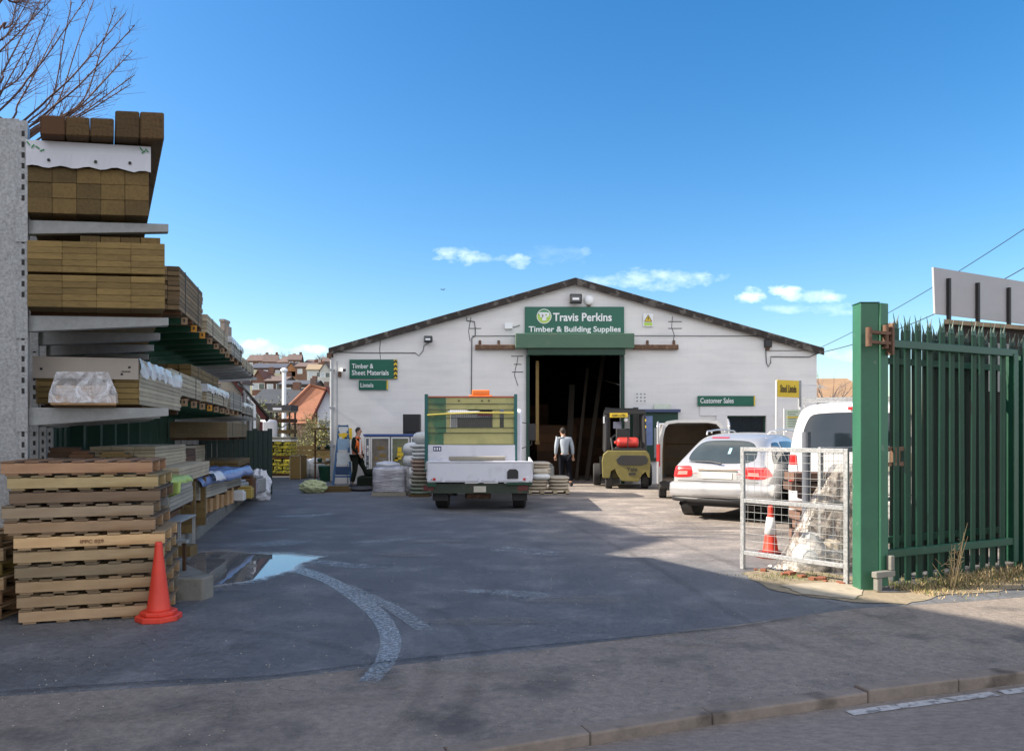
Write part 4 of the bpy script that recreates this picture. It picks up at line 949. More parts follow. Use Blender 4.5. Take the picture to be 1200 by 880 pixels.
hs_ = [  # far ridge row
 ('brown roofed house leftmost on the skyline of the hill', 300, 423, 415, 262, 22, 9, (.9, .8, .7), m_tileb, 0, False),
 ('house with dark tiled roof on the skyline right of the leftmost one', 317, 424, 414.5, 258, 16, 9, (1.5, 1.2, .9), m_tileb, R(14), False),
 ('skyline house with a tawny gable side in the middle of the hill', 332, 424.5, 416.5, 254, 14, 9, (1.7, 1.3, .9), m_tileb, R(-12), False),
 ('tall gabled house at the highest point of the skyline', 345, 422, 414.5, 252, 14, 9, (1.0, .8, .7), m_tileb, R(10), False),
 ('low long brown roof at the right of the skyline', 368, 425.5, 420.5, 256, 22, 9, (1.2, 1.1, .9), m_tileb, 0, False),
 ('small roof on the skyline beside the warehouse corner', 386, 424, 418, 250, 12, 9, (1.1, .9, .7), m_tileb, R(20), False),
 # second row
 ('long dark block of flats with rows of small windows below the skyline', 315, 431.5, 425, 205, 42, 9, (.75, .62, .62), mk('slate', (.055, .062, .085), .8, var=.15, scale=1), 0, False),
 ('tawny brick gable house right of the dark block of flats', 341, 433, 425, 200, 12, 10, (2.2, 1.7, 1.0), m_tileb, 0, True),
 ('brick terrace with brown roof right of the tawny gable', 357, 430, 424, 198, 22, 9, (.9, .8, .75), m_tileb, 0, False),
 ('pale rendered house with tan roof right of the brick terrace', 369, 433.5, 426, 190, 18, 9, (.9, .95, .95), mk('tile_tan', (.26, .20, .13), .9, var=.1), R(8), False),
 ('pale house with steep brown gable next to the warehouse corner', 381, 434, 425.5, 188, 12, 9, (.8, .8, .78), m_tileb, 0, True),
 # third row
 ('red brick gabled house with white windows at the left of the lower row', 303, 446, 434, 150, 15, 9, (.95, .75, .7), mk('tile_red', (.17, .075, .055), .9, var=.12), 0, True),
 ('dark brick house half hidden in the lower row', 322, 447, 440, 148, 22, 9, (.45, .42, .45), m_tileb, 0, False),
 ('low dark slate roof behind the lamp column', 347, 451, 445, 140, 40, 9, (.5, .5, .52), mk('slate2', (.06, .065, .08), .85), 0, False),
]
for h_ in hs_: house(*h_, rend=('pale' in h_[0]), chim=('flats' not in h_[0]), win=6 if 'flats' in h_[0] else 2)
# nearer: dark roof, big orange roof, white rendered house
house('long dark slate roofed building left of the big orange roof', 316, 474, 455, 85, 44, 10, (.5, .5, .5), mk('slate3', (.035, .04, .05), .85), 0, False, True, 3, group='buildings just beyond the yard')
o = empty('house', (gx(356, 62), 62, 0), 'big hipped orange tiled roof beyond the yard left of the white gabled house', 'house', 'buildings just beyond the yard')
z = 62; L_ = gx(327, z) - gx(356, z); R_ = gx(379, z) - gx(356, z); b = MB()
b.box(L_ + .4, R_ - .4, .3, 9, 0, gz(492, z)); b.build('wall', m_hbrick, o, color=(1.2, 1, .9, 1))
b = MB(); ze = gz(496, z); zr = gz(454, z)
b.add([(L_ - .6, 0, ze), (R_ + .3, 0, ze), (R_ - .9, 4.6, zr + .05), (L_ + 1.3, 4.6, zr + .4), (L_ - .6, 9.3, ze), (R_ + .3, 9.3, ze)], [(0, 1, 2, 3), (4, 3, 2, 5), (0, 3, 4), (1, 5, 2), (0, 4, 5, 1)]); rf = b.build('roof', m_tileo, o)
b = MB(); b.tube([(L_ - .5, 0, ze + .1), (L_ + 1.3, 4.6, zr + .45), (R_ - .9, 4.6, zr + .12)], .14, 6); b.build('ridge', m_tileo, rf)
for (xx, yy_, hh) in ((-.8, 5, 1.1), (.4, 5, .8)): MB().box(xx, xx + .5, yy_, yy_ + .5, zr - .3, zr + hh).build('chimney', m_hbrick, rf, color=(.9, .9, .9, 1))
house('white rendered house with a dark red barge board beside the warehouse downpipe', 384, 482, 457, 50, 24, 8, (1.05, 1.1, 1.2), mk('tile_dred', (.16, .05, .04), .9), 0, True, False, 1, True, group='buildings just beyond the yard')
o = empty('chimney_stack', (gx(388, 54), 56, 0), 'white wall with a red brick chimney rising beside the warehouse corner', 'chimney', 'buildings just beyond the yard')
MB().box(-.6, 1.6, 0, 2, 0, gz(444, 54)).build('wall', m_rend, o, color=(1, 1.05, 1.15, 1)); q = MB().box(-.15, .9, .4, 1.4, gz(444, 54), gz(430, 54)).build('stack', m_hbrick, o, color=(1.6, .9, .7, 1))
b = MB(); [b.lathe([(.12, 0), (.10, .35)], (-.0 + k * .35, .9, gz(430, 54)), n=8) for k in range(3)]; b.build('chimney_pot', m_tileo, o)
# house chimney rising over the rack
o = empty('house', (gx(250, 40), 40, 0), 'house behind the rack of which only the tall rendered chimney shows', 'house', 'buildings just beyond the yard')
MB().box(-4, 1.5, 0, 1.2, 0, 4.2).build('wall', m_rend, o, color=(.7, .68, .65, 1)); MB().prism([(-.4, 4.2), (1.6, 4.2), (.6, 4.5)], -4.3, 1.6, 'x').build('roof', m_tileb, o)
zc = 40; q = MB(); q.box(gx(260.5, zc) - gx(250, zc), gx(265.5, zc) - gx(250, zc), -.3, .4, 4.1, gz(378, zc)); q.box(gx(260, zc) - gx(250, zc), gx(266, zc) - gx(250, zc), -.36, .46, gz(378, zc), gz(375, zc))
q.box(gx(265.6, zc) - gx(250, zc), gx(269, zc) - gx(250, zc), -.2, .3, 4.1, gz(383, zc)); q.build('chimney', mk('render_tan', (.30, .25, .21), .9), o)
# right background roof
o = house('brown and tan tiled house roof between the warehouse and the gate post', 985, 470, 441, 36, 62, 9, (.8, .6, .5), mk('tile_tan2', (.27, .17, .095), .9, var=.18, scale=3, stretch=(1, 1, 5)), R(-8), False, False, 1, group='buildings just beyond the yard')
o = empty('chimney_stack', (gx(992, 34), 38, 0), 'white chimney block with a grey dish on the far roof right of the yellow sign', 'chimney', 'buildings just beyond the yard')
MB().box(-.8, .8, 0, 1, 0, gz(447, 34)).build('stack', m_rend, o, color=(1.1, 1.05, .95, 1)); MB().lathe([(.01, -.05), (.3, -.1), (.42, -.22)], (-.35, -.02, gz(457, 34)), 'y', 16).build('dish', m_galvd, o)

# shed with a falling verge behind the far end of the rack
z = 22.6; o = empty('shed', (gx(305.5, z), z, 0), 'weathered lean-to shed with dark red barge board and white pipes behind the rack', 'shed', rz=R(18.5))
lw = gx(262, z) - gx(305.5, z); b = MB(); b.prism([(lw, 0), (0, 0), (0, gz(492, z)), (lw, gz(428, z))], 0, 6, 'y'); b.build('wall', mk('shed_wall', (.33, .29, .23), .9, var=.15, scale=4, big=.2, col2=(.2, .16, .12), c2scale=2), o)
b = MB(); b.bar((lw, -.05, gz(427, z)), (.12, -.05, gz(491, z)), .06, .14); b.build('barge_board', mk('dark_red_paint', (.13, .025, .02), .6), o)
b = MB(); b.prism([(lw, gz(426.5, z)), (.25, gz(491, z)), (.25, gz(491, z) + .08), (lw, gz(426.5, z) + .08)], -.15, 6.2, 'y'); b.build('roof', m_verge, o)
b = MB(); b.box(-.02, .06, -.08, -.001, 0, gz(494, z)); b.build('corner_post', mk('dark_red_paint2', (.12, .02, .02), .6), o)
for px in (288, 294, 298.5): MB().tube([(gx(px, z) - gx(305.5, z), -.08, .1), (gx(px, z) - gx(305.5, z), -.08, gz(456 + (px - 288) * 1.8, z)), (gx(px, z) - gx(305.5, z) - .2, -.08, gz(450 + (px - 288) * 1.5, z))], .045, 8).build('pipe', m_galvd if px != 298.5 else m_txt, o)
for px in (279, 284): MB().box(gx(px, z) - gx(305.5, z), gx(px + 3, z) - gx(305.5, z), -.04, -.001, 2.2, gz(462, z)).build('window', mk('win_red', (.16, .06, .05), .6), o)
# lamp column and stillage tower, bagged pallets
o = empty('lamp_column', (gx(333, 45), 45, 0), 'white lamp column standing in front of the big orange roof', 'lamp post')
b = MB(); b.tube([(0, 0, 0), (0, 0, gz(436, 45))], [.14, .11], 10); b.build('pole', m_txt, o); b = MB(); b.sphere((0, 0, gz(434, 45)), (.22, .22, .15), 10, 6); b.build('lamp_head', m_txt, o)
z = 31; o = empty('stillage_tower', (gx(328, z), z, 0), 'dark steel stillage tower with braces above the yellow bags', 'stillage')
hw = .40
for x in (-hw, hw - .05):
    for y in (0, .8): MB().box(x, x + .06, y, y + .06, 0, gz(476, z)).build('upright', m_black, o)
for zz, mm in ((gz(480, z), m_wg), (gz(492, z), m_wd), (gz(505, z), m_wb), (gz(513.5, z), m_galvd)):
    MB().box(-hw - .05, hw + .05, -.05, .9, zz - .1, zz + .05).build('shelf', mm, o)
MB().box(-hw - .08, hw + .08, -.1, .95, gz(481, z), gz(474.5, z)).build('top_box', mk('tower_box', (.06, .06, .065), .7), o)
MB().box(-.25, .1, -.12, -.101, gz(480.5, z), gz(478, z)).build('label', m_txt, o)
b = MB(); b.bar((-hw, -.02, gz(512, z)), (hw, -.02, gz(494, z)), .04, .05); b.bar((-hw, -.02, gz(494, z)), (hw, -.02, gz(512, z)), .04, .05); b.build('brace', m_galvd, o)
simple('plastic_drum', 'pale blue plastic drum behind the end of the rack by the stillage tower', 'drum', MB().lathe([(.34, 0), (.36, .1), (.36, 1.0), (.3, 1.08), (.1, 1.1)], n=18), m_sheet, (gx(312, 30), 30.2, 1.05))
simple('timber_box', 'dark crate under the pale blue drum', 'crate', MB().box(-.5, .5, -.4, .4, 0, 1.04), m_wd, (gx(311, 30), 30.2, 0))
z = 28.8
for lv, lab in ((0, 'lower pallet of yellow bags at the back left of the yard'), (1, 'upper pallet of yellow bags with a white sheet on top')):
    o = empty('bagged_pallet', (gx(325, z), z, .0 + lv * .66), lab, 'pallet', 'yellow bagged pallets')
    b = MB()
    for k in range(4):
        zz = .10 + k * .135
        for i in range(3):
            b.box(-.5 + i * .335 + (.06 if k % 2 else 0) - .02, -.5 + (i + 1) * .335 - .015, -.02, .9, zz, zz + .128)
    b.build('bags', m_sacky, o, bevel=.03, seg=2)
    b = MB(); [b.box(-.5, .5, q, q + .09, .0, .095) for q in (0, .4, .8)]; b.build('pallet_base', m_wd, o)
    if lv: MB().box(-.52, .52, -.03, .92, .655, .70).build('top_sheet', m_txt, o)
simple('concrete_slabs', 'stack of pale slabs on the yellow bagged pallets', 'slabs', MB().box(-.45, .45, 0, .8, 0, .05).box(-.44, .42, 0, .8, .052, .10), m_conc, (gx(327, z), z, 1.365))
o = empty('timber_crate', (gx(346, 27), 27, 0), 'brown plywood crate right of the yellow bags', 'crate'); MB().box(-.19, .19, 0, .8, 0.02, .82).build('panel', m_wo, o)
b = MB(); [b.box(x, x + .03, -.02, -.001, 0, .84) for x in (-.2, .17)]; b.box(-.2, .2, -.02, -.001, .80, .84); b.build('batten', m_wp, o)
# back fence of the yard + bushes
o = empty('garden_fence', (gx(366, 33), 33, 0), 'low tan board fence at the back of the yard behind the gravel bags', 'fence'); b = MB()
for k in range(5): b.box(-1.4, 1.6, 0, .03, .1 + k * .2, .27 + k * .2)
b.build('board', m_wo, o); b = MB(); [b.box(x, x + .08, .031, .1, 0, 1.15) for x in (-1.4, 0, 1.5)]; b.build('post', m_wb, o)
for i, (x, z, s, lab) in enumerate(((354, 28, .75, 'left white gravel bag at the back of the yard'), (362, 28.4, .7, 'middle gravel bag at the back of the yard'), (371, 28.2, .75, 'right white gravel bag at the back of the yard'))):
    b = MB(); rr = random.Random(i); b.sphere((0, 0, s * .42), (s * .42, s * .42, s * .5), 12, 8, fn=lambda p: Vector((p.x * (1 + .1 * rr.random()), p.y, max(-s * .42, p.z) * (1 + .2 * rr.random()))))
    simple('gravel_bag', lab, 'bag', b, m_sackw, (gx(x, z), z, 0), group='white gravel bags at the back')
o = empty('display_rack', (gx(381, 27), 27, 0), 'dark display rack with a roof board and odd goods beside the downpipe', 'display rack')
MB().box(-.42, .4, -.3, .6, gz(503.5, 27), gz(501.5, 27)).build('roof_board', m_wb, o)
for x in (-.38, .34): MB().box(x, x + .05, 0, .05, 0, 1.72).build('post', m_wd, o)
for zz in (.55, 1.0, 1.4): MB().box(-.38, .39, -.1, .4, zz, zz + .04).build('shelf', m_wb, o)
rr = random.Random(4)
for k in range(11):
    x = rr.uniform(-.34, .3); zz = (.59, 1.04, 1.44)[k % 3]; s = rr.uniform(.06, .13)
    b = MB(); b.sphere((0, 0, s * .8), (s, s * .8, s * .8), 8, 6); ob = b.build('pot', (m_greend, m_sackw, m_wb, m_green)[k % 4], None, loc=(gx(381, 27) + x, 27 + rr.uniform(-.05, .3), zz)); tag(ob, 'small garden item on the dark display rack beside the downpipe', 'pot', 'small goods on the display rack')
b = MB(); b.lathe([(.25, 0), (.32, .5), (.30, .52)], n=16); simple('green_tub', 'green tub under the dark display rack', 'tub', b, m_green, (gx(384, 26), 26, 0))
def leafball(name, label, cat, c, r, n, mat, size=.05, stems=0, group=None, flat=1.0, seed=0):
    rr = random.Random(seed); b = MB(); cl = [(rr.gauss(0, .4), rr.gauss(0, .4), rr.gauss(.1, .4)) for _ in range(26)]
    for i in range(n):
        q = cl[rr.randrange(26)]; p = Vector(((q[0] + rr.gauss(0, .2)) * r[0], (q[1] + rr.gauss(0, .2)) * r[1], max(-.9, q[2] + rr.gauss(0, .2)) * r[2]))
        a = Vector((rr.uniform(-1, 1), rr.uniform(-1, 1), rr.uniform(-1, 1))).normalized() * size * rr.uniform(.6, 1.4); e = a.cross(Vector((rr.uniform(-1, 1), rr.uniform(-1, 1), rr.uniform(-1, 1)))).normalized() * size * .6
        b.add([p - a, p + e, p + a, p - e], [(0, 1, 2, 3)], rr.random())
    o = empty(name, c, label, cat, group)
    b.build('foliage', mat, o, loc=(0, 0, r[2] * .9), fixn=False)
    s = MB()
    for k in range(stems):
        a = rr.uniform(0, 6.28); t = Vector((math.cos(a) * r[0] * rr.random(), math.sin(a) * r[1] * .6, r[2] * rr.uniform(1.0, 1.9)))
        s.tube([(t.x * .1, t.y * .1, 0), (t.x * .5, t.y * .5, t.z * .5), tuple(t)], [size * .4, size * .28, size * .1], 5)
        for m_ in range(5):
            f = rr.uniform(.4, 1); p = Vector((t.x * f, t.y * f, t.z * f)); s.tube([p, p + Vector((rr.uniform(-.4, .4) * r[0], rr.uniform(-.3, .3), rr.uniform(.1, .3) * r[2]))], [size * .15, size * .06], 4)
    if stems: s.build('stem', mk('bare_stem', (.30, .25, .19), .9), o, fixn=False)
    return o
leafball('bush', 'bare twiggy bush in front of the big orange roof', 'bush', (gx(354, 36), 36, 0), (1.0, .6, 1.1), 1500, m_leaf, .035, 34, 'bushes at the back of the yard', seed=1)
leafball('bush', 'yellow green bush against the white gabled house beside the downpipe', 'bush', (gx(378, 40), 40, 0), (1.2, .8, 1.5), 4200, m_leafy, .05, 14, 'bushes at the back of the yard', seed=2)
leafball('bush', 'dark scrubby bush behind the shed left of the lamp column', 'bush', (gx(315, 48), 48, 0), (1.6, .8, 1.9), 4200, m_leaf, .06, 16, 'bushes at the back of the yard', seed=3)
leafball('bush', 'low light green bush behind the tan board fence', 'bush', (gx(366, 35), 34.5, 0), (1.5, .5, .62), 2600, m_leafy, .04, 4, 'bushes at the back of the yard', seed=4)

# bare trees
def grow(mb, p, d, ln, r, lvl, rr, up=.12, split=(2, 3)):
    pts = [p]; rs = [r]; n = 5 if lvl > 1 else 4; q = Vector(p); dd = Vector(d).normalized()
    for i in range(n):
        dd = (dd + Vector((rr.uniform(-1, 1), rr.uniform(-1, 1), rr.uniform(-1, 1))) * .13 + Vector((0, 0, up * .35))).normalized()
        q = q + dd * (ln / n); pts.append(q.copy()); rs.append(r * (1 - .62 * (i + 1) / n))
    mb.tube(pts, rs, 6 if r > .02 else 4, caps=False)
    if lvl <= 0: return
    for k in range(rr.randint(*split) + (2 if lvl == 1 else 0)):
        i = rr.randint(1, n); a = pts[i]; ax = dd.orthogonal().normalized(); ax = Matrix.Rotation(rr.uniform(0, 6.28), 3, dd) @ ax
        nd = (dd * rr.uniform(.8, 1.3) + ax * rr.uniform(.45, .9)).normalized()
        grow(mb, a, nd, ln * rr.uniform(.45, .75), rs[i] * .72, lvl - 1, rr, up, split)
rr = random.Random(21); z0 = 13.0; c0 = Vector((-11.6, 13.2, 0)); o = empty('bare_tree', c0, 'bare winter tree with reddish twigs reaching over the rack at the top left', 'tree')
b = MB(); b.tube([(0, 0, 0), (.1, 0, 1.6), (.25, -.05, 3.2)], [.22, .18, .15], 10); b.build('trunk', m_bark, o, smooth=True)
b = MB(); org = Vector((.25, -.05, 3.2))
tg = [((2, 0), (30, 0)), ((-30, 130), (58, 12)), ((-40, 190), (110, 0)), ((0, 175), (84, 3)), ((5, 150), (70, 30)), ((20, 170), (135, 10)), ((33, 150), (158, 30)), ((30, 165), (155, 60)), ((28, 160), (158, 88)), ((35, 158), (152, 100)), ((-20, 80), (60, 0)), ((-10, 60), (34, 0)), ((40, 150), (125, 105)), ((-10, 110), (48, 0)), ((-5, 40), (20, 0)), ((30, 140), (145, 18)), ((10, 120), (100, 0)), ((36, 170), (140, 75)), ((-20, 150), (40, 40))]
for (p0, p1) in tg:
    zz = 12.6 + rr.uniform(-1.0, 1.2); A = at(*p0, zz) - c0; B_ = at(*p1, zz + rr.uniform(-.5, .5)) - c0
    mid = A.lerp(B_, .5) + Vector((.12, rr.uniform(-.3, .3), -.22)) * (B_ - A).length * .45
    cs = [org + Vector((-.6, 0, -.3)), org.lerp(A, .5) + Vector((-.5, 0, .2)), A, A.lerp(mid, .5) , mid, mid.lerp(B_, .6), B_]
    P_ = [Vector(q) for q in spline([tuple(v) for v in cs], 4)]; n = len(P_); rs = [.017 * (1 - i / n) ** .9 + .0045 for i in range(n)]
    b.tube(P_, rs, 6, caps=False)
    for k in range(17):
        i = rr.randint(int(n * .48), n - 2); d = (P_[i + 1] - P_[i]).normalized(); ax = Matrix.Rotation(rr.uniform(0, 6.28), 3, d) @ d.orthogonal().normalized()
        grow(b, P_[i], d * .9 + ax * rr.uniform(.4, .8), rr.uniform(.3, .95) * (1 - i / n + .35), rs[i] * .45, rr.choice((0, 0, 1)), rr, .2, (1, 2))
    for k in range(30):
        i = rr.randint(int(n * .4), n - 1); d = Vector((rr.uniform(-1, 1), rr.uniform(-1, 1), rr.uniform(-.5, 1))).normalized(); b.tube([P_[i], P_[i] + d * rr.uniform(.03, .09)], [.005, .003], 3, caps=False)
b.build('crown', m_bark, o, fixn=False)
for i, (px, py, zz, h_, lab) in enumerate(((302, 418, 290, 7, 'leftmost hazy bare tree on the hill skyline'), (311, 418, 288, 9, 'wide hazy bare tree on the hill skyline, left of the middle'), (322, 418, 288, 8, 'bare tree on the skyline near the tall gabled house'), (334, 420, 285, 6, 'small bare tree on the skyline, middle'), (376, 422, 280, 5, 'bare tree on the skyline right of the long brown roof'), (388, 424, 280, 8, 'bare tree on the skyline beside the warehouse corner'))):
    x = gx(px, zz); zb = hill_h(x, zz); o = empty('bare_tree', (x, zz, zb), lab, 'tree', 'bare trees on the hill'); rr = random.Random(50 + i)
    zt = gz(py, zz) - zb + 3.5; b = MB(); b.tube([(0, 0, 0), (0, 0, max(2, zt - h_))], [.4, .3], 6); b.build('trunk', m_barkh, o)
    b = MB()
    for k in range(8):
        a = k * .8; grow(b, Vector((0, 0, max(1.5, zt - h_))), Vector((math.cos(a), math.sin(a), 1.2)), h_ * .5, .15, 3, rr, .1, (3, 4))
    b.build('crown', m_barkh, o, fixn=False)
o = empty('bare_tree', (gx(1008, 30), 33, 0), 'small bare tree behind the far roof left of the gate post', 'tree'); b = MB(); b.tube([(0, 0, 0), (0, 0, 2.6)], [.08, .06], 6); b.build('trunk', m_barkh, o); b = MB(); rr = random.Random(8)
for k in range(7): a = k * .9; grow(b, Vector((0, 0, 2.4)), Vector((math.cos(a), math.sin(a), 1.3)), 1.3, .04, 2, rr, .1, (2, 3))
b.build('crown', m_barkh, o, fixn=False)
# unseen houses added left of the frame, shaped to shade the yard and pavement
o = empty('shade_house', (-15.6, 0, 0), 'unseen tall rendered house added beyond the left fence to shade the yard', 'house')
MB().prism([(9.8, 0), (23.4, 0), (23.4, 11.0), (17.6, 10.9), (11.2, 12.3), (9.8, 11.6)], -6, 0, 'x').build('wall', m_rend, o, color=(.8, .75, .7, 1))
MB().prism([(23.5, 11.01), (17.6, 10.91), (11.2, 12.31), (9.6, 11.45), (9.6, 11.6), (11.2, 12.5), (17.6, 11.1), (23.5, 11.2)], -6.2, .1, 'x').build('roof', m_tileb, o)
for yy_ in (12.2, 15.4, 18.6): MB().box(-1.2, -.4, yy_, yy_ + .7, 10, 12.5 - (yy_ - 12) * .2).build('chimney', m_hbrick, o, color=(1, .8, .7, 1))
o = empty('shade_house', (-9.6, 0, 0), 'unseen brick house added outside the entrance, its gable shaped to shade the pavement', 'house')
MB().prism([(-8.2, 0), (9.8, 0), (9.8, 7.45), (.8, 12.3), (-8.2, 7.45)], -8, 0, 'x').build('wall', m_hbrick, o, color=(1, .9, .8, 1))
for s_ in (-1, 1): MB().prism([(.8 + s_ * 9.3, 7.31), (.8, 12.32), (.8, 12.5), (.8 + s_ * 9.3, 7.49)], -8.2, .12, 'x').build('roof', m_tileb, o)
# ================================================================== VEHICLES
def body_loft(stations, sub=2, caps=True, crease=None):
    """stations: list of rings, each a list of (x,y,z) from bottom centre over the right side to roof centre (x>=0); mirrored"""
    n = len(stations[0]); vs = []; fs = []
    full = []
    for st in stations:
        ring = [Vector(p) for p in st] + [Vector((-p[0], p[1], p[2])) for p in reversed(st[1:-1])]
        full.append(ring)
    m = len(full[0])
    for r in full: vs += r
    for i in range(len(full) - 1):
        for j in range(m): fs.append((i * m + j, i * m + (j + 1) % m, (i + 1) * m + (j + 1) % m, (i + 1) * m + j))
    for base, flip in ((0, False), ((len(full) - 1) * m, True)):
        for k in range(0, n - 1):
            a, b_ = k, k + 1; c, d = (m - k - 1) % m, (m - k) % m
            if k == 0: f = (a, b_, c) if True else None
            elif k == n - 2: f = (a, b_, d)
            else: f = (a, b_, c, d)
            f = tuple(base + q for q in dict.fromkeys(f)); fs.append(f if flip else f[::-1])
    b = MB(); b.add(vs, fs, .5); return b
def finish(mb, name, mat, parent, sub=2):
    o = mb.build(name, mat, parent, smooth=True); s = o.modifiers.new('s', 'SUBSURF'); s.levels = s.render_levels = sub
    bpy.context.view_layer.update(); bake(o); o.data.shade_smooth(); return o
def tree_of(o):
    me = o.data; return BVHTree.FromPolygons([v.co for v in me.vertices], [p.vertices for p in me.polygons])
def patch(bvh, quad, axis, start, sgn, off=.006, n=14, name='patch', mat=None, parent=None, rnd=0.0, thick=0.0):
    """quad: four 2-D corners projected along axis ('x' uses (y,z), 'y' uses (x,z)) onto the body"""
    q = [Vector(c) for c in quad]; vs = []; ok = {}
    for j in range(n + 1):
        for i in range(n + 1):
            u, v = i / n * 2 - 1, j / n * 2 - 1
            if rnd:
                uu = u * (1 - rnd + rnd * math.sqrt(max(0, 1 - v * v * .999) )) ; vv = v * (1 - rnd + rnd * math.sqrt(max(0, 1 - u * u * .999)))
            else: uu, vv = u, v
            u, v = (uu + 1) / 2, (vv + 1) / 2
            p = (q[0] * (1 - u) + q[1] * u) * (1 - v) + (q[3] * (1 - u) + q[2] * u) * v
            if axis == 'x': o_ = Vector((start, p[0], p[1])); d = Vector((sgn, 0, 0))
            else: o_ = Vector((p[0], start, p[1])); d = Vector((0, sgn, 0))
            h = bvh.ray_cast(o_, d)
            if h[0] is not None:
                nn = h[1]; nn = nn if nn.dot(d) < 0 else -nn; ok[(i, j)] = len(vs); vs.append(h[0] + nn * off)
    fs = []
    for j in range(n):
        for i in range(n):
            k = [(i, j), (i + 1, j), (i + 1, j + 1), (i, j + 1)]
            if all(c in ok for c in k): fs.append(tuple(ok[c] for c in k))
    b = MB(); b.add(vs, fs, .5); return b.build(name, mat, parent, smooth=True, fixn=False)
def wheel(parent, x, y, r, wd, side, spokes=5, rimm=None):
    o = MB(); s = side
    prof = [(r * .62, -wd / 2), (r * .9, -wd / 2), (r, -wd * .38), (r, wd * .38), (r * .9, wd / 2), (r * .62, wd / 2)]
    o.lathe(prof, axis='x', n=30); t = o.build('wheel', m_rub, parent, loc=(x, y, r))
    q = MB(); q.lathe([(r * .64, s * wd * .44), (r * .58, s * wd * .47), (r * .55, s * wd * .30), (.01, s * wd * .28)], axis='x', n=30)
    rm = q.build('rim', mk('rim_dark', (.06, .06, .065), .5, .4), t)
    q = MB()
    for k in range(spokes):
        a = k * 2 * PI / spokes; q.bar((s * wd * .40, 0, 0), (s * wd * .42, r * .57 * math.sin(a), r * .57 * math.cos(a)), r * .17, wd * .12, up=(1, 0, 0))
    q.lathe([(.01, s * wd * .44), (r * .13, s * wd * .42), (r * .14, s * wd * .3)], axis='x', n=12)
    q.lathe([(r * .60, s * wd * .46), (r * .64, s * wd * .475), (r * .645, s * wd * .40)], axis='x', n=30); q.build('spokes', rimm or m_rim, rm); return t

# --- silver estate car (local: x right, y forward, origin on the ground under the rear axle)
def car_ring(y, zb, w, zbelt, zr, wr, yb=0, yr=0, wb=None):
    wb = wb or w * .97
    return [(0, y, zb), (w * .86, y, zb), (w * .985, y, zb + .12), (w, y, (zb + zbelt) * .5), (wb, y + yb, zbelt - .03), (wb * .955, y + yb + (yr * .06), zbelt + .02), (wr, y + yr, zr - .10), (wr * .82, y + yr * 1.04, zr - .018), (0, y + yr * 1.06, zr + .012)]
st = [
 car_ring(-.93, .40, .74, .93, 1.38, .50, .03, .50, .72),
 car_ring(-.90, .34, .82, .95, 1.42, .56, .05, .52, .80),
 car_ring(-.70, .30, .88, .96, 1.48, .62, .02, .52, .86),
 car_ring(-.10, .27, .905, .95, 1.53, .645, 0, .20, .88),
 car_ring(.6, .26, .91, .94, 1.55, .65, 0, 0),
 car_ring(1.4, .26, .91, .93, 1.55, .65, 0, 0),
 car_ring(2.1, .19, .905, .92, 1.50, .62, 0, 0),
 car_ring(2.75, .20, .89, .92, 1.02, .70, 0, -.05),
 car_ring(3.3, .22, .86, .86, .92, .66, 0, 0),
 car_ring(3.62, .26, .80, .72, .80, .60, 0, 0),
 car_ring(3.75, .32, .66, .62, .68, .5, 0, 0)]
st[6] = car_ring(2.0, .19, .905, .93, 1.40, .60, 0, -.10)
hd = math.atan2(.574, .819)
car = empty('estate_car', (4.28, 14.77, 0), 'silver estate car with red tail lights parked in the sun facing away', 'car', 'cars and vans parked on the right', -hd)
car.scale = (1.05, 1.05, 1.05)
body = finish(body_loft(st), 'body', m_silver, car); bt = tree_of(body)
patch(bt, [(-.66, 1.00), (.66, 1.00), (.50, 1.40), (-.50, 1.40)], 'y', -3, 1, .006, 20, 'rear_window', m_glasst, car, .18)
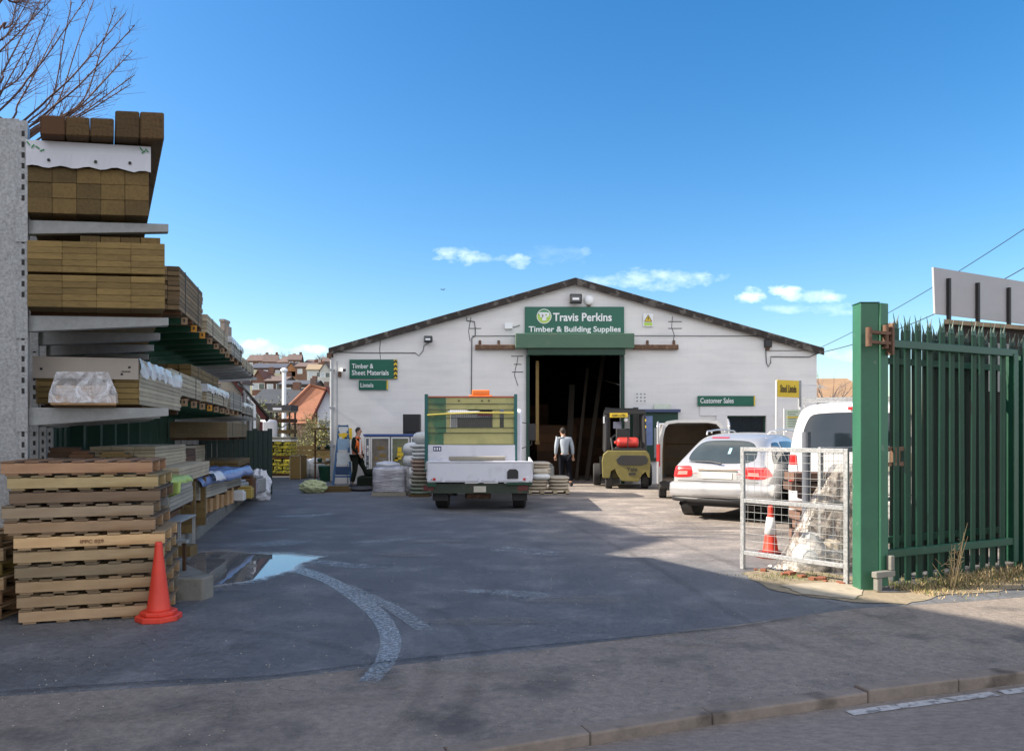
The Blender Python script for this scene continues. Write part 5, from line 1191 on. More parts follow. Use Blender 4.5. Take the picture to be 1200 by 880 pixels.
for s in (-1, 1):
    g = 'side_window'
    patch(bt, [(-.42, 1.0), (.38, .985), (.36, 1.37), (.02, 1.36)] , 'x', s * 3, -s, .006, 12, g, m_glassd, car, .08)
    patch(bt, [(.46, .985), (1.22, .98), (1.20, 1.38), (.44, 1.38)], 'x', s * 3, -s, .006, 12, g, m_glassd, car, .06)
    patch(bt, [(1.30, .98), (2.22, .97), (1.78, 1.32), (1.28, 1.38)], 'x', s * 3, -s, .006, 12, g, m_glassd, car, .06)
    # tail lights: rear part and side wrap
    x0, x1 = (s * .44, s * .83)
    patch(bt, [(x0, .76), (x1, .74), (x1, .93), (s * .47, .955)], 'y', -3, 1, .008, 10, 'tail_light', m_red, car, .12)
    patch(bt, [(-.60, .80), (-.93, .755), (-.93, .94), (-.74, .94)], 'x', s * 3, -s, .008, 10, 'tail_light', m_red, car)
    patch(bt, [(x0 + s * .10, .80), (x1 - s * .10, .79), (x1 - s * .12, .855), (x0 + s * .10, .86)], 'y', -3, 1, .011, 6, 'lamp_lens', mk('pink_lens', (.75, .25, .22), .2), car)
    # arch and trim
    for yy_ in (0, 2.70):
        b = MB(); vs = [(0, 0, 0)]; vs = []
        cnt = 24
        pts = [(.37 * math.cos(2 * PI * k / cnt) + yy_, .335 + .37 * math.sin(2 * PI * k / cnt)) for k in range(cnt)]
        xx = .895 if yy_ == 0 else .885
        b.prism(pts, s * (xx - .2), s * (xx + .012), 'x'); b.build('wheel_arch', m_black, car)
        wheel(car, s * (xx - .085), yy_, .325, .215, s)
    patch(bt, [(-.5, .235), (2.9, .23), (2.9, .30), (-.5, .31)], 'x', s * 3, -s, .012, 16, 'sill', m_silver, car)
    for k, (a0, a1) in enumerate((((.41, .30), (.41, 1.0)), ((1.26, .30), (1.26, 1.0)))):
        patch(bt, [(a0[0], a0[1]), (a0[0] + .012, a0[1]), (a1[0] + .012, a1[1]), (a1[0], a1[1])], 'x', s * 3, -s, .003, 10, 'door_seam', m_black, car)
    b = MB(); b.box(s * .915, s * .94, .50, .66, .82, .845); b.box(s * .915, s * .94, 1.35, 1.51, .82, .845); b.build('door_handle', m_silver, car, bevel=.006)
    b = MB(); b.tube([(s * .57, .12, 1.50), (s * .59, .2, 1.565), (s * .60, .8, 1.60), (s * .60, 1.7, 1.58), (s * .59, 1.82, 1.53)], .016, 8); [b.tube([(s * .60, q, 1.59), (s * .60, q, 1.53)], .018, 6) for q in (.45, 1.2)]; b.build('roof_rail', m_silver, car, smooth=True)
    b = MB(); b.sphere((s * 1.0, 2.15, 1.03), (.10, .06, .07), 12, 8); b.build('wing_mirror', m_silver, car, smooth=True)
# bumper, valance, plate, wiper, exhaust, seams, high brake light
b = MB(); pr = []
def bumper(zc, h, out, mat, nm, w_=.90, yb=-.97, seg_=16, sm=True):
    b = MB(); vs = []; fs = []
    path = [(-w_ - .01, -.35), (-w_ - .012, -.62)] + [(w_ * math.sin(t) * 1.0, yb - out + (1 - math.cos(t)) * .22) for t in np.linspace(-PI / 2 * .93, PI / 2 * .93, seg_)] + [(w_ + .012, -.62), (w_ + .01, -.35)]
    sec = [(.0, zc - h / 2), (.035, zc - h * .42), (.045, zc), (.035, zc + h * .42), (-.03, zc + h / 2 + .01)]
    for (x, y) in path:
        d = Vector((x * .5, y + .2)).normalized()
        for (o_, z) in sec: vs.append((x + d.x * o_, y + d.y * o_, z))
    k = len(sec)
    for i in range(len(path) - 1):
        for j in range(k - 1): fs.append((i * k + j, (i + 1) * k + j, (i + 1) * k + j + 1, i * k + j + 1))
    b.add(vs, fs, .5); return b.build(nm, mat, car, smooth=True)
bumper(.53, .25, .0, m_silver, 'bumper')
bumper(.365, .10, -.02, m_black, 'valance', .86)
b = MB(); b.box(-.40, .40, -1.030, -1.022, .44, .448); b.build('bumper_seam', m_black, car)
patch(bt, [(-.36, .73), (.36, .73), (.34, .90), (-.34, .90)], 'y', -3, 1, .004, 8, 'plate_recess', mk('recess_silver', (.36, .36, .36), .4), car)
patch(bt, [(-.27, .74), (.27, .74), (.27, .85), (-.27, .85)], 'y', -3, 1, .014, 6, 'number_plate', mk('plate_blank', (.56, .54, .48), .5), car)
patch(bt, [(-.35, .872), (.35, .872), (.34, .90), (-.34, .90)], 'y', -3, 1, .02, 8, 'plate_garnish', mk('garnish', (.25, .22, .18), .3, .5), car)
patch(bt, [(-.34, 1.435), (.0, 1.435), (.0, 1.455), (-.34, 1.455)], 'y', -3, 1, .008, 8, 'brake_light', m_red, car)
patch(bt, [(-.72, .685), (.72, .685), (.72, .695), (-.72, .695)], 'y', -3, 1, .003, 14, 'tailgate_seam', m_black, car)
b = MB(); b.tube([(.06, -.86, 1.0), (-.15, -.83, 1.03), (-.55, -.79, 1.03)], [.018, .012, .008], 6); b.build('rear_wiper', m_black, car)
b = MB(); b.tube([(-.62, -.80, .30), (-.62, -1.0, .29)], .038, 12, caps=False); b.build('exhaust', m_black, car)
b = MB(); b.box(-.60, .60, -.75, 3.3, .24, .34); b.build('underbody', m_black, car)
patch(bt, [(.08, 1.16), (.13, 1.16), (.13, 1.26), (.08, 1.26)], 'y', -3, 1, .009, 4, 'window_sticker', mk('pale_blue', (.3, .5, .6), .5), car)

# --- white van on the right, square to the camera
def van_ring(y, zb, w, zr, wr, tk=0.0):
    return [(0, y, zb), (w * .9, y, zb), (w * .99, y, zb + .12), (w, y, .85), (w * .985, y + tk * .3, 1.15), (w * .95, y + tk * .6, 1.55), (wr, y + tk, zr - .16), (wr * .86, y + tk * 1.1, zr - .03), (0, y + tk * 1.1, zr)]
van = empty('white_van', (5.45, 12.3, 0), 'white van with dark rear window parked between the mesh panel and the green post', 'van', 'cars and vans parked on the right', R(-21))
st = [van_ring(-.98, .40, .86, 2.02, .66, .16), van_ring(-.95, .32, .94, 2.06, .74, .17), van_ring(-.72, .28, .955, 2.10, .78, .12), van_ring(.2, .25, .96, 2.12, .80), van_ring(1.6, .25, .96, 2.12, .80), van_ring(2.5, .25, .96, 2.06, .76, -.1),
      [(0, 3.2, .25), (.86, 3.2, .25), (.94, 3.2, .4), (.95, 3.2, .8), (.93, 3.2, 1.1), (.86, 3.15, 1.24), (.74, 3.1, 1.32), (.6, 3.1, 1.36), (0, 3.1, 1.38)], [(0, 3.75, .3), (.7, 3.75, .3), (.82, 3.75, .4), (.84, 3.75, .7), (.82, 3.75, .9), (.78, 3.7, 1.0), (.7, 3.7, 1.04), (.5, 3.7, 1.06), (0, 3.7, 1.08)]]
body = finish(body_loft(st), 'body', m_whitec, van); bt = tree_of(body)
patch(bt, [(-.80, 1.33), (.78, 1.33), (.66, 1.92), (-.66, 1.92)], 'y', -3, 1, .006, 20, 'rear_window', m_glassd, van, .12)
patch(bt, [(-.10, 1.955), (.10, 1.955), (.10, 2.0), (-.10, 2.0)], 'y', -3, 1, .02, 6, 'brake_light', m_red, van)
patch(bt, [(-.90, .70), (.90, .70), (.90, .712), (-.90, .712)], 'y', -3, 1, .004, 14, 'tailgate_seam', m_black, van)
for s in (-1, 1):
    patch(bt, [(s * .80, .82), (s * .935, .82), (s * .92, 1.28), (s * .83, 1.28)], 'y', -3, 1, .008, 8, 'tail_light', m_red, van)
    patch(bt, [(s * .81, .97), (s * .935, .97), (s * .93, 1.12), (s * .82, 1.12)], 'y', -3, 1, .012, 6, 'indicator', m_txt, van)
    wheel(van, s * .84, -.02 + .1, .33, .22, s, 6); wheel(van, s * .84, 3.0, .33, .22, s, 6)
    patch(bt, [(.2, 1.3), (1.3, 1.3), (1.28, 1.82), (.2, 1.82)], 'x', s * 3, -s, .006, 10, 'side_window', m_glassd, van, .08)
    b = MB(); b.tube([(s * .72, -.5, 2.06), (s * .72, 1.9, 2.10)], .02, 6); b.build('roof_rail', m_galv, van)
b = MB(); b.prism([(-.95, -.6), (-.93, -.98), (-.7, -1.08), (.7, -1.08), (.93, -.98), (.95, -.6)], .34, .62); b.build('bumper', m_whitec, van, bevel=.05, seg=3)
b = MB(); b.prism([(-.9, -.6), (-.88, -.95), (-.7, -1.03), (.7, -1.03), (.88, -.95), (.9, -.6)], .26, .339); b.build('valance', m_black, van)
b = MB(); b.tube([(.28, -.96, 1.40), (.30, -.93, 1.86)], [.014, .006], 6); b.tube([(.10, -1.0, 1.31), (.28, -.97, 1.38)], .014, 6); b.build('rear_wiper', m_galv, van)
b = MB(); b.box(.24, .75, -.99, -.975, 1.05, 1.32); b.build('paper_notice', mk('tan_paper', (.42, .40, .30), .8), van)
for y in (-.35, .8): MB().box(-.76, .76, y, y + .08, 2.13, 2.17).build('roof_bar', m_galv, van)
b = MB(); b.box(-.95, .95, -.6, 3.4, .20, .30); b.build('underbody', m_black, van)

# --- grey open van
vo = empty('open_van', (4.36, 18.55, 0), 'pale grey van with both rear doors swung open and an empty load space', 'van', 'cars and vans parked on the right', R(-10))
W_ = .78; H_ = 1.93; y1 = 3.9
prof = [(-W_, .42), (-W_, 1.15), (-W_ * .97, 1.5), (-W_ * .90, 1.80), (-W_ * .78, H_ - .03), (-W_ * .5, H_), (W_ * .5, H_), (W_ * .78, H_ - .03), (W_ * .90, 1.80), (W_ * .97, 1.5), (W_, 1.15), (W_, .42)]
inn = [(x * .92, z - (.07 if z > 1.7 else 0) + (.03 if z < .5 else 0)) for x, z in prof]
b = MB(); vs = []; n = len(prof)
for (P_, y) in ((prof, 0), (inn, 0), (inn, 2.2), (prof, 2.6)): vs += [(x, y, z) for x, z in P_]
fs = []
for i in range(n - 1):
    fs += [(i, i + 1, n + i + 1, n + i), (n + i, n + i + 1, 2 * n + i + 1, 2 * n + i), (i, 3 * n + i, 3 * n + i + 1, i + 1)]
b.add(vs, fs, .5); b.build('body', m_silver, vo, smooth=False)
b = MB(); b.prism(prof, 2.6, 2.7, 'y'); b.prism([(2.7, .42), (3.9, .42), (3.9, .9), (3.3, 1.1), (2.9, 1.85), (2.7, 1.9)], -W_, W_, 'x'); b.build('cab', m_silver, vo, bevel=.04)
b = MB(); b.box(-W_ * .93, W_ * .93, 0, 2.2, .45, .50); b.box(-W_ * .92, W_ * .92, 2.16, 2.22, .5, 1.84); b.build('load_bay', mk('bay_trim', (.16, .12, .085), .8, var=.2, scale=3), vo)
b = MB(); [b.box(-W_ * .9, -W_ * .87, y, y + .05, .5, 1.8) for y in (.4, .9, 1.4)]; [b.box(-.6, .6, 2.14, 2.159, z, z + .03) for z in (.9, 1.3)]; b.build('bay_rib', m_wb, vo)
b = MB(); b.box(-.4, .1, .5, 1.2, .501, .74); b.box(.15, .5, .9, 1.5, .501, .68); b.build('cargo', m_wd, vo)
b = MB(); b.box(-W_ - .0, W_ + .0, -.1, .1, .28, .44); b.build('bumper', m_black, vo, bevel=.03)
for s in (-1, 1):
    wheel(vo, s * .70, .55, .30, .19, s, 5); wheel(vo, s * .70, 3.3, .30, .19, s, 5)
    b = MB(); b.box(s * W_ - .04, s * W_ + .015, -.02, .03, .8, 1.35); b.build('tail_light', m_red, vo)
# doors swung open toward the camera
for s, ang in ((-1, -1), (1, -3)):
    b = MB(); r_ = Matrix.Rotation(R(ang), 3, 'Z')
    w_ = .74; pf = [(0, .42), (-w_, .42), (-w_, 1.78), (-w_ * .8, 1.87), (0, 1.9 if s < 0 else 1.96)]
    b.prism([(y, z) for y, z in pf], -.025, .025, 'x'); d = b.build('rear_door', m_silver, vo, bevel=.015, loc=(s * (W_ + .04), -.01, 0), rotz=R(ang))
    MB().prism([(-.12, 1.15), (-w_ + .1, 1.15), (-w_ + .1, 1.68), (-.12, 1.74)], -.030, .030, 'x').build('window', m_glassd, d)
    if s < 0: MB().box(-.035, .035, -w_ - .004, -w_ + .05, .95, 1.35).build('reflector', m_red, d)
    MB().box(.026, .04, -.5, -.42, .9, 1.02).build('handle', m_black, d)

# --- dropside truck
tk = empty('dropside_truck', (-.67, 15.9, 0), 'white dropside tipper truck with green headboard seen square from behind', 'truck')
m_wt = mk('white_truck', (.66, .67, .74), .4, var=.03, scale=3, big=.04, col2=(.55, .56, .62), c2scale=3)
m_tg = mk('truck_chassis', (.035, .05, .035), .7, var=.3, scale=4, col2=(.09, .05, .035), c2scale=4)
zt = lambda py, z=15.85: 1.6 + (508 - py) * z / 900
b = MB(); b.box(-1.09, 1.09, 0, .035, .59, 1.03); b.build('tailgate', m_wt, tk, bevel=.012)
b = MB(); b.box(-1.08, 1.08, -.008, -.001, .60, .635); b.box(-1.08, 1.08, -.008, -.001, .995, 1.02); b.build('tailgate_edge_and_shade_line', mk('edge_grey', (.5, .51, .56), .4), tk)  # grey edge strips, the top one a painted shading line
b = MB(); b.prism([(.57, .67), (.80, .67), (.80, .82), (.77, .85), (.75, .865), (.62, .865), (.60, .85), (.57, .82)], -.03, -.009, 'y'); b.build('latch_plate', m_black, tk, bevel=.004)
for x in (-.94, .93): MB().box(x - .03, x + .03, -.012, -.001, .63, .68).build('reflector', m_red, tk)
for x in (-1.0, 1.0): MB().lathe([(.001, -.012), (.012, -.011), (.012, -.001)], (x, 0, .65), 'y', 8).build('rivet', m_black, tk)
for s in (-1, 1): MB().box(s * 1.09 - .015, s * 1.09 + .015, .037, 3.1, .66, 1.02).build('side_board', m_wt, tk)
MB().box(-1.08, 1.08, .04, 3.1, .60, .66).build('bed', mk('bed_steel', (.10, .10, .11), .6, .3), tk)
MB().box(-1.09, -.9, -.006, .03, .50, .585).box(.55, 1.09, -.006, .03, .54, .585).build('lower_rail', m_green, tk)
b = MB(); b.box(-1.02, 1.02, .05, .14, .36, .56); b.box(-.5, -.38, .15, 5, .5, .62); b.box(.38, .5, .15, 5, .5, .62); b.build('rear_beam', m_tg, tk)
MB().box(-.125, .13, .035, .048, .385, .51).build('number_plate', mk('plate_blank2', (.52, .50, .42), .5), tk)
for s in (-1, 1):
    b = MB(); b.box(s * .98 - .19, s * .98 + .02, .042, .049, .42, .53); b.build('tail_light', mk('dirty_red', (.12, .02, .02), .5), tk)
    for dx in (0, ): wheel(tk, s * .83, .75, .37, .28, s, 6, m_galvd)
    MB().box(s * .83 - .16, s * .83 + .16, .16, .18, .2, .5).build('mud_flap', m_rub, tk)
    wheel(tk, s * .86, 4.2, .37, .24, s, 6, m_galvd)
b = MB(); b.tube([(-.8, .75, .37), (.8, .75, .37)], .06, 10); b.sphere((0, .75, .37), (.17, .17, .17), 12, 8); b.build('axle', m_tg, tk)
# headboard
hy = 3.15; zh = lambda py: zt(py, 19.05); xh = lambda px: gx(px, 19.05) + .67
m_head_lit = mk('headboard_lit', (.43, .40, .17), .6, var=.10, scale=3, big=.10, col2=(.33, .33, .14), c2scale=2)  # olive base puts the sunlight on the green headboard into its colour
m_head_shade = mk('headboard_green_shade', (.06, .16, .085), .5, var=.12, col2=(.20, .24, .10), c2scale=2.5, c2lo=.5, c2hi=.62, scale=3, big=.2)  # unlit left part of the same headboard, painted as darker green
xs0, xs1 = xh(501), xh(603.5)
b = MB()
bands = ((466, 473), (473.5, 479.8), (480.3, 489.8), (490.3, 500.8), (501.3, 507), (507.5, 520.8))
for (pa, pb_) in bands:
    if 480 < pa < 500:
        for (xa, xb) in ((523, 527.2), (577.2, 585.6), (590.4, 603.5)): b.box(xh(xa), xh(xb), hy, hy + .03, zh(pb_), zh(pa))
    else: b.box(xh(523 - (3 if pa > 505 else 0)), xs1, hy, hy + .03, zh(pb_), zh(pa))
b.build('headboard', m_head_lit, tk)
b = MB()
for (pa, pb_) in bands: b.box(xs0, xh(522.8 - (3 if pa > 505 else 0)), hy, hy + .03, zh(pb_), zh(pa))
b.build('shaded_panel', m_head_shade, tk)
b = MB(); b.box(xs0, xs1, hy - .02, hy + .04, zh(465.9), zh(464.2)); b.build('top_rail', mk('rusty_rail', (.38, .10, .06), .7), tk)
b = MB()
for py in (473.2, 480, 490, 501, 507.2, 520.9): b.box(xs0, xs1, hy - .025, hy - .002, zh(py) - .005, zh(py) + .005)
b.build('cross_rail', m_greend, tk)
for px in (499.7, 604.3): MB().box(xh(px) - .04, xh(px) + .04, hy - .05, hy + .04, .66, zh(462)).build('post', mk('teal_post', (.015, .11, .11), .45), tk)
b = MB(); [b.lathe([(.001, -.006), (.02, -.005), (.02, .02)], (xh(px), hy - .027, zh(469.5)), 'y', 8) for px in (538, 565, 573)]; b.build('bolt', m_ink, tk)
b = MB()
for k in range(23): x = xh(527.4) + (xh(577) - xh(527.4)) * k / 22; b.box(x - .004, x + .004, hy + .012, hy + .018, zh(500.8), zh(480.4))
for k in range(10): z = zh(500.8) + (zh(480.4) - zh(500.8)) * k / 9; b.box(xh(527.4), xh(577), hy + .0181, hy + .024, z - .004, z + .004)
for k in range(5): x = xh(585.8) + (xh(590) - xh(585.8)) * k / 4; b.box(x - .004, x + .004, hy + .012, hy + .018, zh(500.8), zh(480.4))
b.build('mesh_guard', m_black, tk)
MB().box(xh(502), xh(603.5), hy - .06, hy - .03, .66, zh(521.4)).build('front_board', m_wt, tk)
b = MB(); b.box(xh(508), xh(517.5), hy - .068, hy - .0601, zh(528.5), zh(523)); b.build('sticker', mk('sticker_navy', (.05, .05, .14), .5), tk)
for k in range(3): MB().box(xh(509.2 + 2.8 * k), xh(510.6 + 2.8 * k), hy - .074, hy - .0685, zh(527.5), zh(524.2)).build('sticker_mark', m_txt, tk)
b = MB(); b.tube([(xh(501), hy - .09, zh(486.6)), (xh(525), hy - .09, zh(485)), (xh(560), hy - .09, zh(483.8)), (xh(602), hy - .09, zh(484.2))], .022, 8); b.build('ladder_pole', mk('pole_yellow', (.45, .38, .08), .5), tk)
MB().box(xh(525), xh(562), hy - .085, hy - .066, zh(483.2), zh(481.6)).build('pale_strip', m_txt, tk)
MB().box(xh(560), xh(577), hy - .09, hy - .066, zh(487.5), zh(482.6)).build('dark_strip', mk('maroon', (.10, .02, .03), .6), tk)
for x in (-.75, 0.0, .35, .98): MB().box(x - .03, x + .03, -.022, -.009, .592, .70).build('hinge', m_wt, tk, bevel=.004)
for s in (-1, 1): MB().box(s * 1.105 - .015, s * 1.105 + .015, -.03, .06, .85, 1.0).build('latch', m_galvd, tk, bevel=.004)
MB().tube([(-.3, .3, .30), (.2, .5, .28)], .07, 12).build('silencer', m_rust, tk)
MB().box(-.95, -.6, .3, .6, .30, .52).build('tool_box', m_tg, tk)
# cab ahead of the headboard, mirror and beacon
b = MB(); cab = [(3.35, .75), (5.0, .75), (5.05, 1.3), (4.7, 2.15), (3.6, 2.22), (3.35, 2.15)]; b.prism(cab, -.92, .92, 'x'); cb_ = b.build('cab', m_wt, tk, bevel=.05, seg=2)
MB().box(-.7, .7, 3.335, 3.348, 1.45, 2.0).build('rear_cab_window', m_glassd, tk)
for s in (-1, 1):
    b = MB(); b.tube([(s * .92, 4.7, 1.9), (s * 1.2, 4.75, 1.85), (s * 1.2, 4.75, 1.3), (s * .92, 4.7, 1.2)], .015, 6); b.box(s * 1.2 - .10, s * 1.2 + .10, 4.72, 4.78, 1.42, 1.86); b.build('wing_mirror', m_black, tk, bevel=.01)
b = MB(); b.box(-.30, .30, 3.75, 3.95, 2.24, 2.29); b.box(-.22, .22, 3.76, 3.94, 2.29, 2.42); bb = b.build('beacon', mk('beacon_orange', (1.0, .22, .03), .25), tk, bevel=.03, seg=2); bb.location = (-.12, -.3, .28)
MB().box(-.5, .3, 3.3, 3.8, 2.22, 2.50).build('beacon_mount', m_black, tk)
simple('plank', 'weathered plank lying across the truck bed behind the tailgate', 'plank', MB().box(-.43, .76, -.06, .1, 0, .09), m_wg, (gx(550, 16.2), 16.2, 1.03), bevel=.01, rotz=0)
simple('timber_rest', 'low block in the truck bed under the weathered plank', 'block', MB().box(-.4, .5, -.05, .08, 0, .365), m_wb, (gx(550, 16.2), 16.2, .662))

# --- forklift
fk = empty('forklift', (gx(731, 22.0), 22.0, 0), 'yellow counterbalance forklift with red gas bottle seen from behind', 'forklift', rz=R(-6))
z = 22.0; fx = lambda px: gx(px, z) - gx(731, z); fz = lambda py: gz(py, z)
# counterweight with a wide opening
b = MB(); b.prism([(-.60, .32), (-.40, .32), (-.36, .52), (-.25, .58), (-.18, .42), (-.05, .24), (.42, .22), (.52, .42), (.62, .50), (.70, .34), (.74, .34), (.76, .80), (.72, 1.02), (.64, 1.11), (-.46, 1.11), (-.58, 1.0), (-.62, .80)][::-1], .02, .55, 'y')
cw_ = b.build('counterweight', m_ylift, fk, bevel=.06, seg=3)
b = MB(); b.prism([(-.16, .72), (.0, .69), (.50, .69), (.66, .74), (.69, .86), (.62, .97), (-.08, .98), (-.22, .86)], -.004, .02, 'y'); b.build('grille', m_ink, cw_, bevel=.005)
text_obj('lettering', 'Yale', m_ink, fk, .08, .38, .52, .64, .012, .02)
MB().box(.14, .34, .004, .019, .41, .48).build('badge', m_ink, fk)
for x in (-.42, .62): wheel(fk, x, .42, .27, .2, -1 if x < 0 else 1, 5, m_galvd)
for x in (-.75, .80): wheel(fk, x, 1.85, .34, .24, -1 if x < 0 else 1, 5, m_galvd)
MB().box(-.55, .66, .55, 2.1, .28, .95).build('chassis', m_ylift, fk, bevel=.03)
for x in (-.52, .62):
    b = MB(); b.tube([(x, .35, 1.06), (x * .96, .50, 2.20), (x * .96, 1.9, 2.22), (x, 2.1, 1.1)], .06, 8); b.build('cage_pillar', m_black, fk)
b = MB(); [b.box(-.5, .60, q, q + .04, 2.19, 2.24) for q in np.linspace(.55, 1.85, 8)]; b.box(-.56, .64, .44, .52, 2.18, 2.29); b.build('overhead_guard', m_black, fk)
MB().box(-.39, .13, .41, .435, 2.07, 2.20).build('number_board', m_yel, fk); text_obj('lettering', 'A201 LTD', m_ink, fk, -.33, .06, 2.10, 2.165, .409, .01)
q = MB(); q.tube([(-.19, .36, 1.34), (-.15, .36, 1.34), (.40, .36, 1.34), (.44, .36, 1.34)], [.10, .148, .148, .10], 24); q.tube([(-.26, .36, 1.34), (-.191, .36, 1.34)], .05, 12); g = q.build('gas_bottle', m_redp, fk, bevel=.03)
MB().box(.11, .135, .205, .51, 1.19, 1.495).build('bottle_strap', m_black, g); MB().box(-.30, .60, .12, .6, 1.112, 1.18).build('bottle_cradle', m_black, fk)
q = MB(); q.box(-.22, .24, .9, 1.35, 1.05, 1.2); q.box(-.2, .22, .8, .9, 1.2, 1.75); q.build('seat', m_black, fk, bevel=.03)
for x in (-.42, .46): MB().box(x - .08, x + .08, 2.15, 2.34, .1, 2.42).build('mast_rail', m_black, fk)
for x in (-.35, .35): MB().box(x - .05, x + .05, 2.4, 3.4, .06, .11).build('fork', m_galvd, fk)
for (x, zz) in ((.08, 2.0), ): q = MB(); q.lathe([(.001, -.06), (.05, -.05), (.06, 0)], (x, .52, zz), 'y', 12); q.build('work_lamp', m_txt, fk)
MB().box(-.58, -.54, .42, .47, 1.9, 2.1).build('side_lamp', m_txt, fk)
MB().box(-.28, -.04, .7, .72, 1.75, 1.95).build('screen_panel', mk('cool_grey', (.16, .18, .25), .5), fk)
for zz in np.linspace(1.4, 1.95, 4): MB().box(.63, .66, .40, .43, zz, zz + .07).build('marker', m_yel, fk)

for zz in (.5, 1.3, 2.3): MB().box(-.5, .54, 2.18, 2.28, zz, zz + .1).build('mast_cross', m_black, fk)
MB().tube([(-.30, .62, 1.1), (-.34, .9, 1.45), (-.2, 1.5, 1.55)], .03, 8).build('hose', m_black, fk)
MB().tube([(.1, 1.7, 1.1), (.1, 1.55, 1.5)], .025, 8).build('steering_column', m_black, fk)
MB().box(-.68, -.60, .7, 1.5, .4, .9).build('side_step', m_black, fk)
# ================================================================== PEOPLE
def skinmesh(name, chains, mat, parent, sub=2):
    """chains: list of lists of (pos, rx, ry); points closer than 1e-4 weld"""
    vs = []; rs = []; es = []; idx = {}
    def gi(p, r):
        k = tuple(round(c, 4) for c in p)
        if k not in idx: idx[k] = len(vs); vs.append(p); rs.append(r)
        return idx[k]
    for ch in chains:
        pv = None
        for p, *r in ch:
            i = gi(p, r if len(r) == 2 else (r[0], r[0]))
            if pv is not None and pv != i: es.append((pv, i))
            pv = i
    me = bpy.data.meshes.new(name); me.from_pydata(vs, es, []); me.materials.append(mat)
    o = bpy.data.objects.new(name, me); COL.objects.link(o)
    sk = o.modifiers.new('sk', 'SKIN'); sk.use_smooth_shade = True; sk.branch_smoothing = .3
    for i, d in enumerate(me.skin_vertices[0].data): d.radius = rs[i]; d.use_root = (i == 0)
    sb_ = o.modifiers.new('sb', 'SUBSURF'); sb_.levels = sb_.render_levels = sub
    bpy.context.view_layer.update(); bake(o); o.parent = parent; o.data.shade_smooth()
    return o
def person(loc, rz, label, P, topm, legm, hairm, vest=False, scale=1.0, look=0):
    o = empty('person', loc, label, 'person', None, rz); o.scale = (scale,) * 3
    V = lambda k: P[k]
    hip, wst, chs, nk, hd_ = P['hip'], P['waist'], P['chest'], P['neck'], P['head']
    def leg(s, k=1.0, end=True): return [(hip, .12, .095), (P['hipj' + s], .095 * k, .10 * k), (P['knee' + s], .060 * k, .065 * k), (tuple((np.array(P['knee' + s]) * .55 + np.array(P['ank' + s]) * .45)), .058 * k, .062 * k), (P['ank' + s], .042 * k, .046 * k)]
    def arm(s, k=1.0): return [(chs, .13, .09), (P['sh' + s], .055 * k, .055 * k), (P['el' + s], .045 * k), (P['wr' + s], .030 * k)]
    core = [(hip, .12, .095), (wst, .11, .085), (chs, .13, .09), (nk, .055, .058)]
    # continuous body with head
    h = np.array(hd_); head = [(nk, .055, .058), (tuple(h + (0, 0, -.075)), .062, .075), (tuple(h), .078, .098), (tuple(h + (0, 0, .06)), .066, .085), (tuple(h + (0, -.0, .10)), .03, .04)]
    chains = [core, head, leg('L', .93), leg('R', .93), arm('L', .9), arm('R', .9)]
    for s in 'LR':
        w_ = np.array(P['wr' + s]); d = w_ - np.array(P['el' + s]); d = d / np.linalg.norm(d)
        pm = w_ + d * .06; chains.append([(P['wr' + s], .030), (tuple(pm), .036, .020)])
        side = np.cross(d, (0, 1, 0)); side = side / (np.linalg.norm(side) + 1e-9)
        for f, (off_, ln_) in enumerate(((-.027, .070), (-.009, .082), (.009, .078), (.027, .060))):
            r0 = pm + side * off_ * 1.1 + d * .028; m_ = r0 + d * ln_ * .5 + np.array((0, -.008, 0)); e = m_ + d * ln_ * .4 + np.array((0, -.02, 0))
            chains.append([(tuple(pm), .036, .020), (tuple(r0), .009), (tuple(m_), .0085), (tuple(e), .0065)])
        t0 = pm - side * .03 - d * .01; chains.append([(tuple(pm), .036, .020), (tuple(t0), .011), (tuple(t0 - side * .02 + d * .04), .008)])
    body = skinmesh('body', chains, m_skin, o)
    # face details
    b = MB(); f = P.get('face', (0, -1, 0)); fv = Vector(f).normalized(); sd_ = fv.cross(Vector((0, 0, 1))); H = Vector(hd_)
    b.sphere(H + fv * .098 + Vector((0, 0, -.015)), (.013, .015, .022), 8, 6)
    for s in (-1, 1): b.sphere(H + sd_ * s * .078 + Vector((0, 0, -.01)), (.012, .018, .030), 8, 6)
    b.build('face_features', m_skin, body, smooth=True)
    b = MB()
    for s in (-1, 1): b.sphere(H + fv * .088 + sd_ * s * .030 + Vector((0, 0, .012)), (.010, .008, .007), 8, 6)
    b.box(-.022, .022, -.004, .004, -.004, .004, rot=Matrix(((sd_.x, 0, 0), (sd_.y, 1, 0), (0, 0, 1))).to_3x3() if False else None)
    b.v = b.v[:-8]; b.f = b.f[:-6]; b.a = b.a[:-6]; b.m = b.m[:-6]
    b.build('eyes', m_ink, body)
    # hair: cap over the back and top of the head
    b = MB(); 
    def hf(p):
        q = p.copy(); k = q.dot(fv)
        if k > .02 and q.z < .05: q = q * .78
        if k > -.03 and q.z < -.02: q = q * .8
        return q
    b.sphere(H + Vector((0, 0, .022)) - fv * .010, (.088, .108, .105), 16, 12, fn=hf); b.build('hair', hairm, o, smooth=True)
    # clothes
    def ext(ch, k): return [(p, *[r * k for r in rr_]) for p, *rr_ in ch]
    tors = [(tuple(np.array(hip) + (0, 0, -.06)), .165, .135), (wst, .155, .125), (chs, .185, .14), (tuple(np.array(chs) * .5 + np.array(nk) * .5), .14, .115), (tuple(np.array(nk) * 1.0 + np.array((0, 0, .0))), .072, .072)]
    arms = [[(chs, .18, .13), (P['sh' + s], .085), (P['el' + s], .060), (tuple(np.array(P['el' + s]) * .12 + np.array(P['wr' + s]) * .88), .043)] for s in 'LR']
    skinmesh('jumper', [tors] + arms, topm, o)
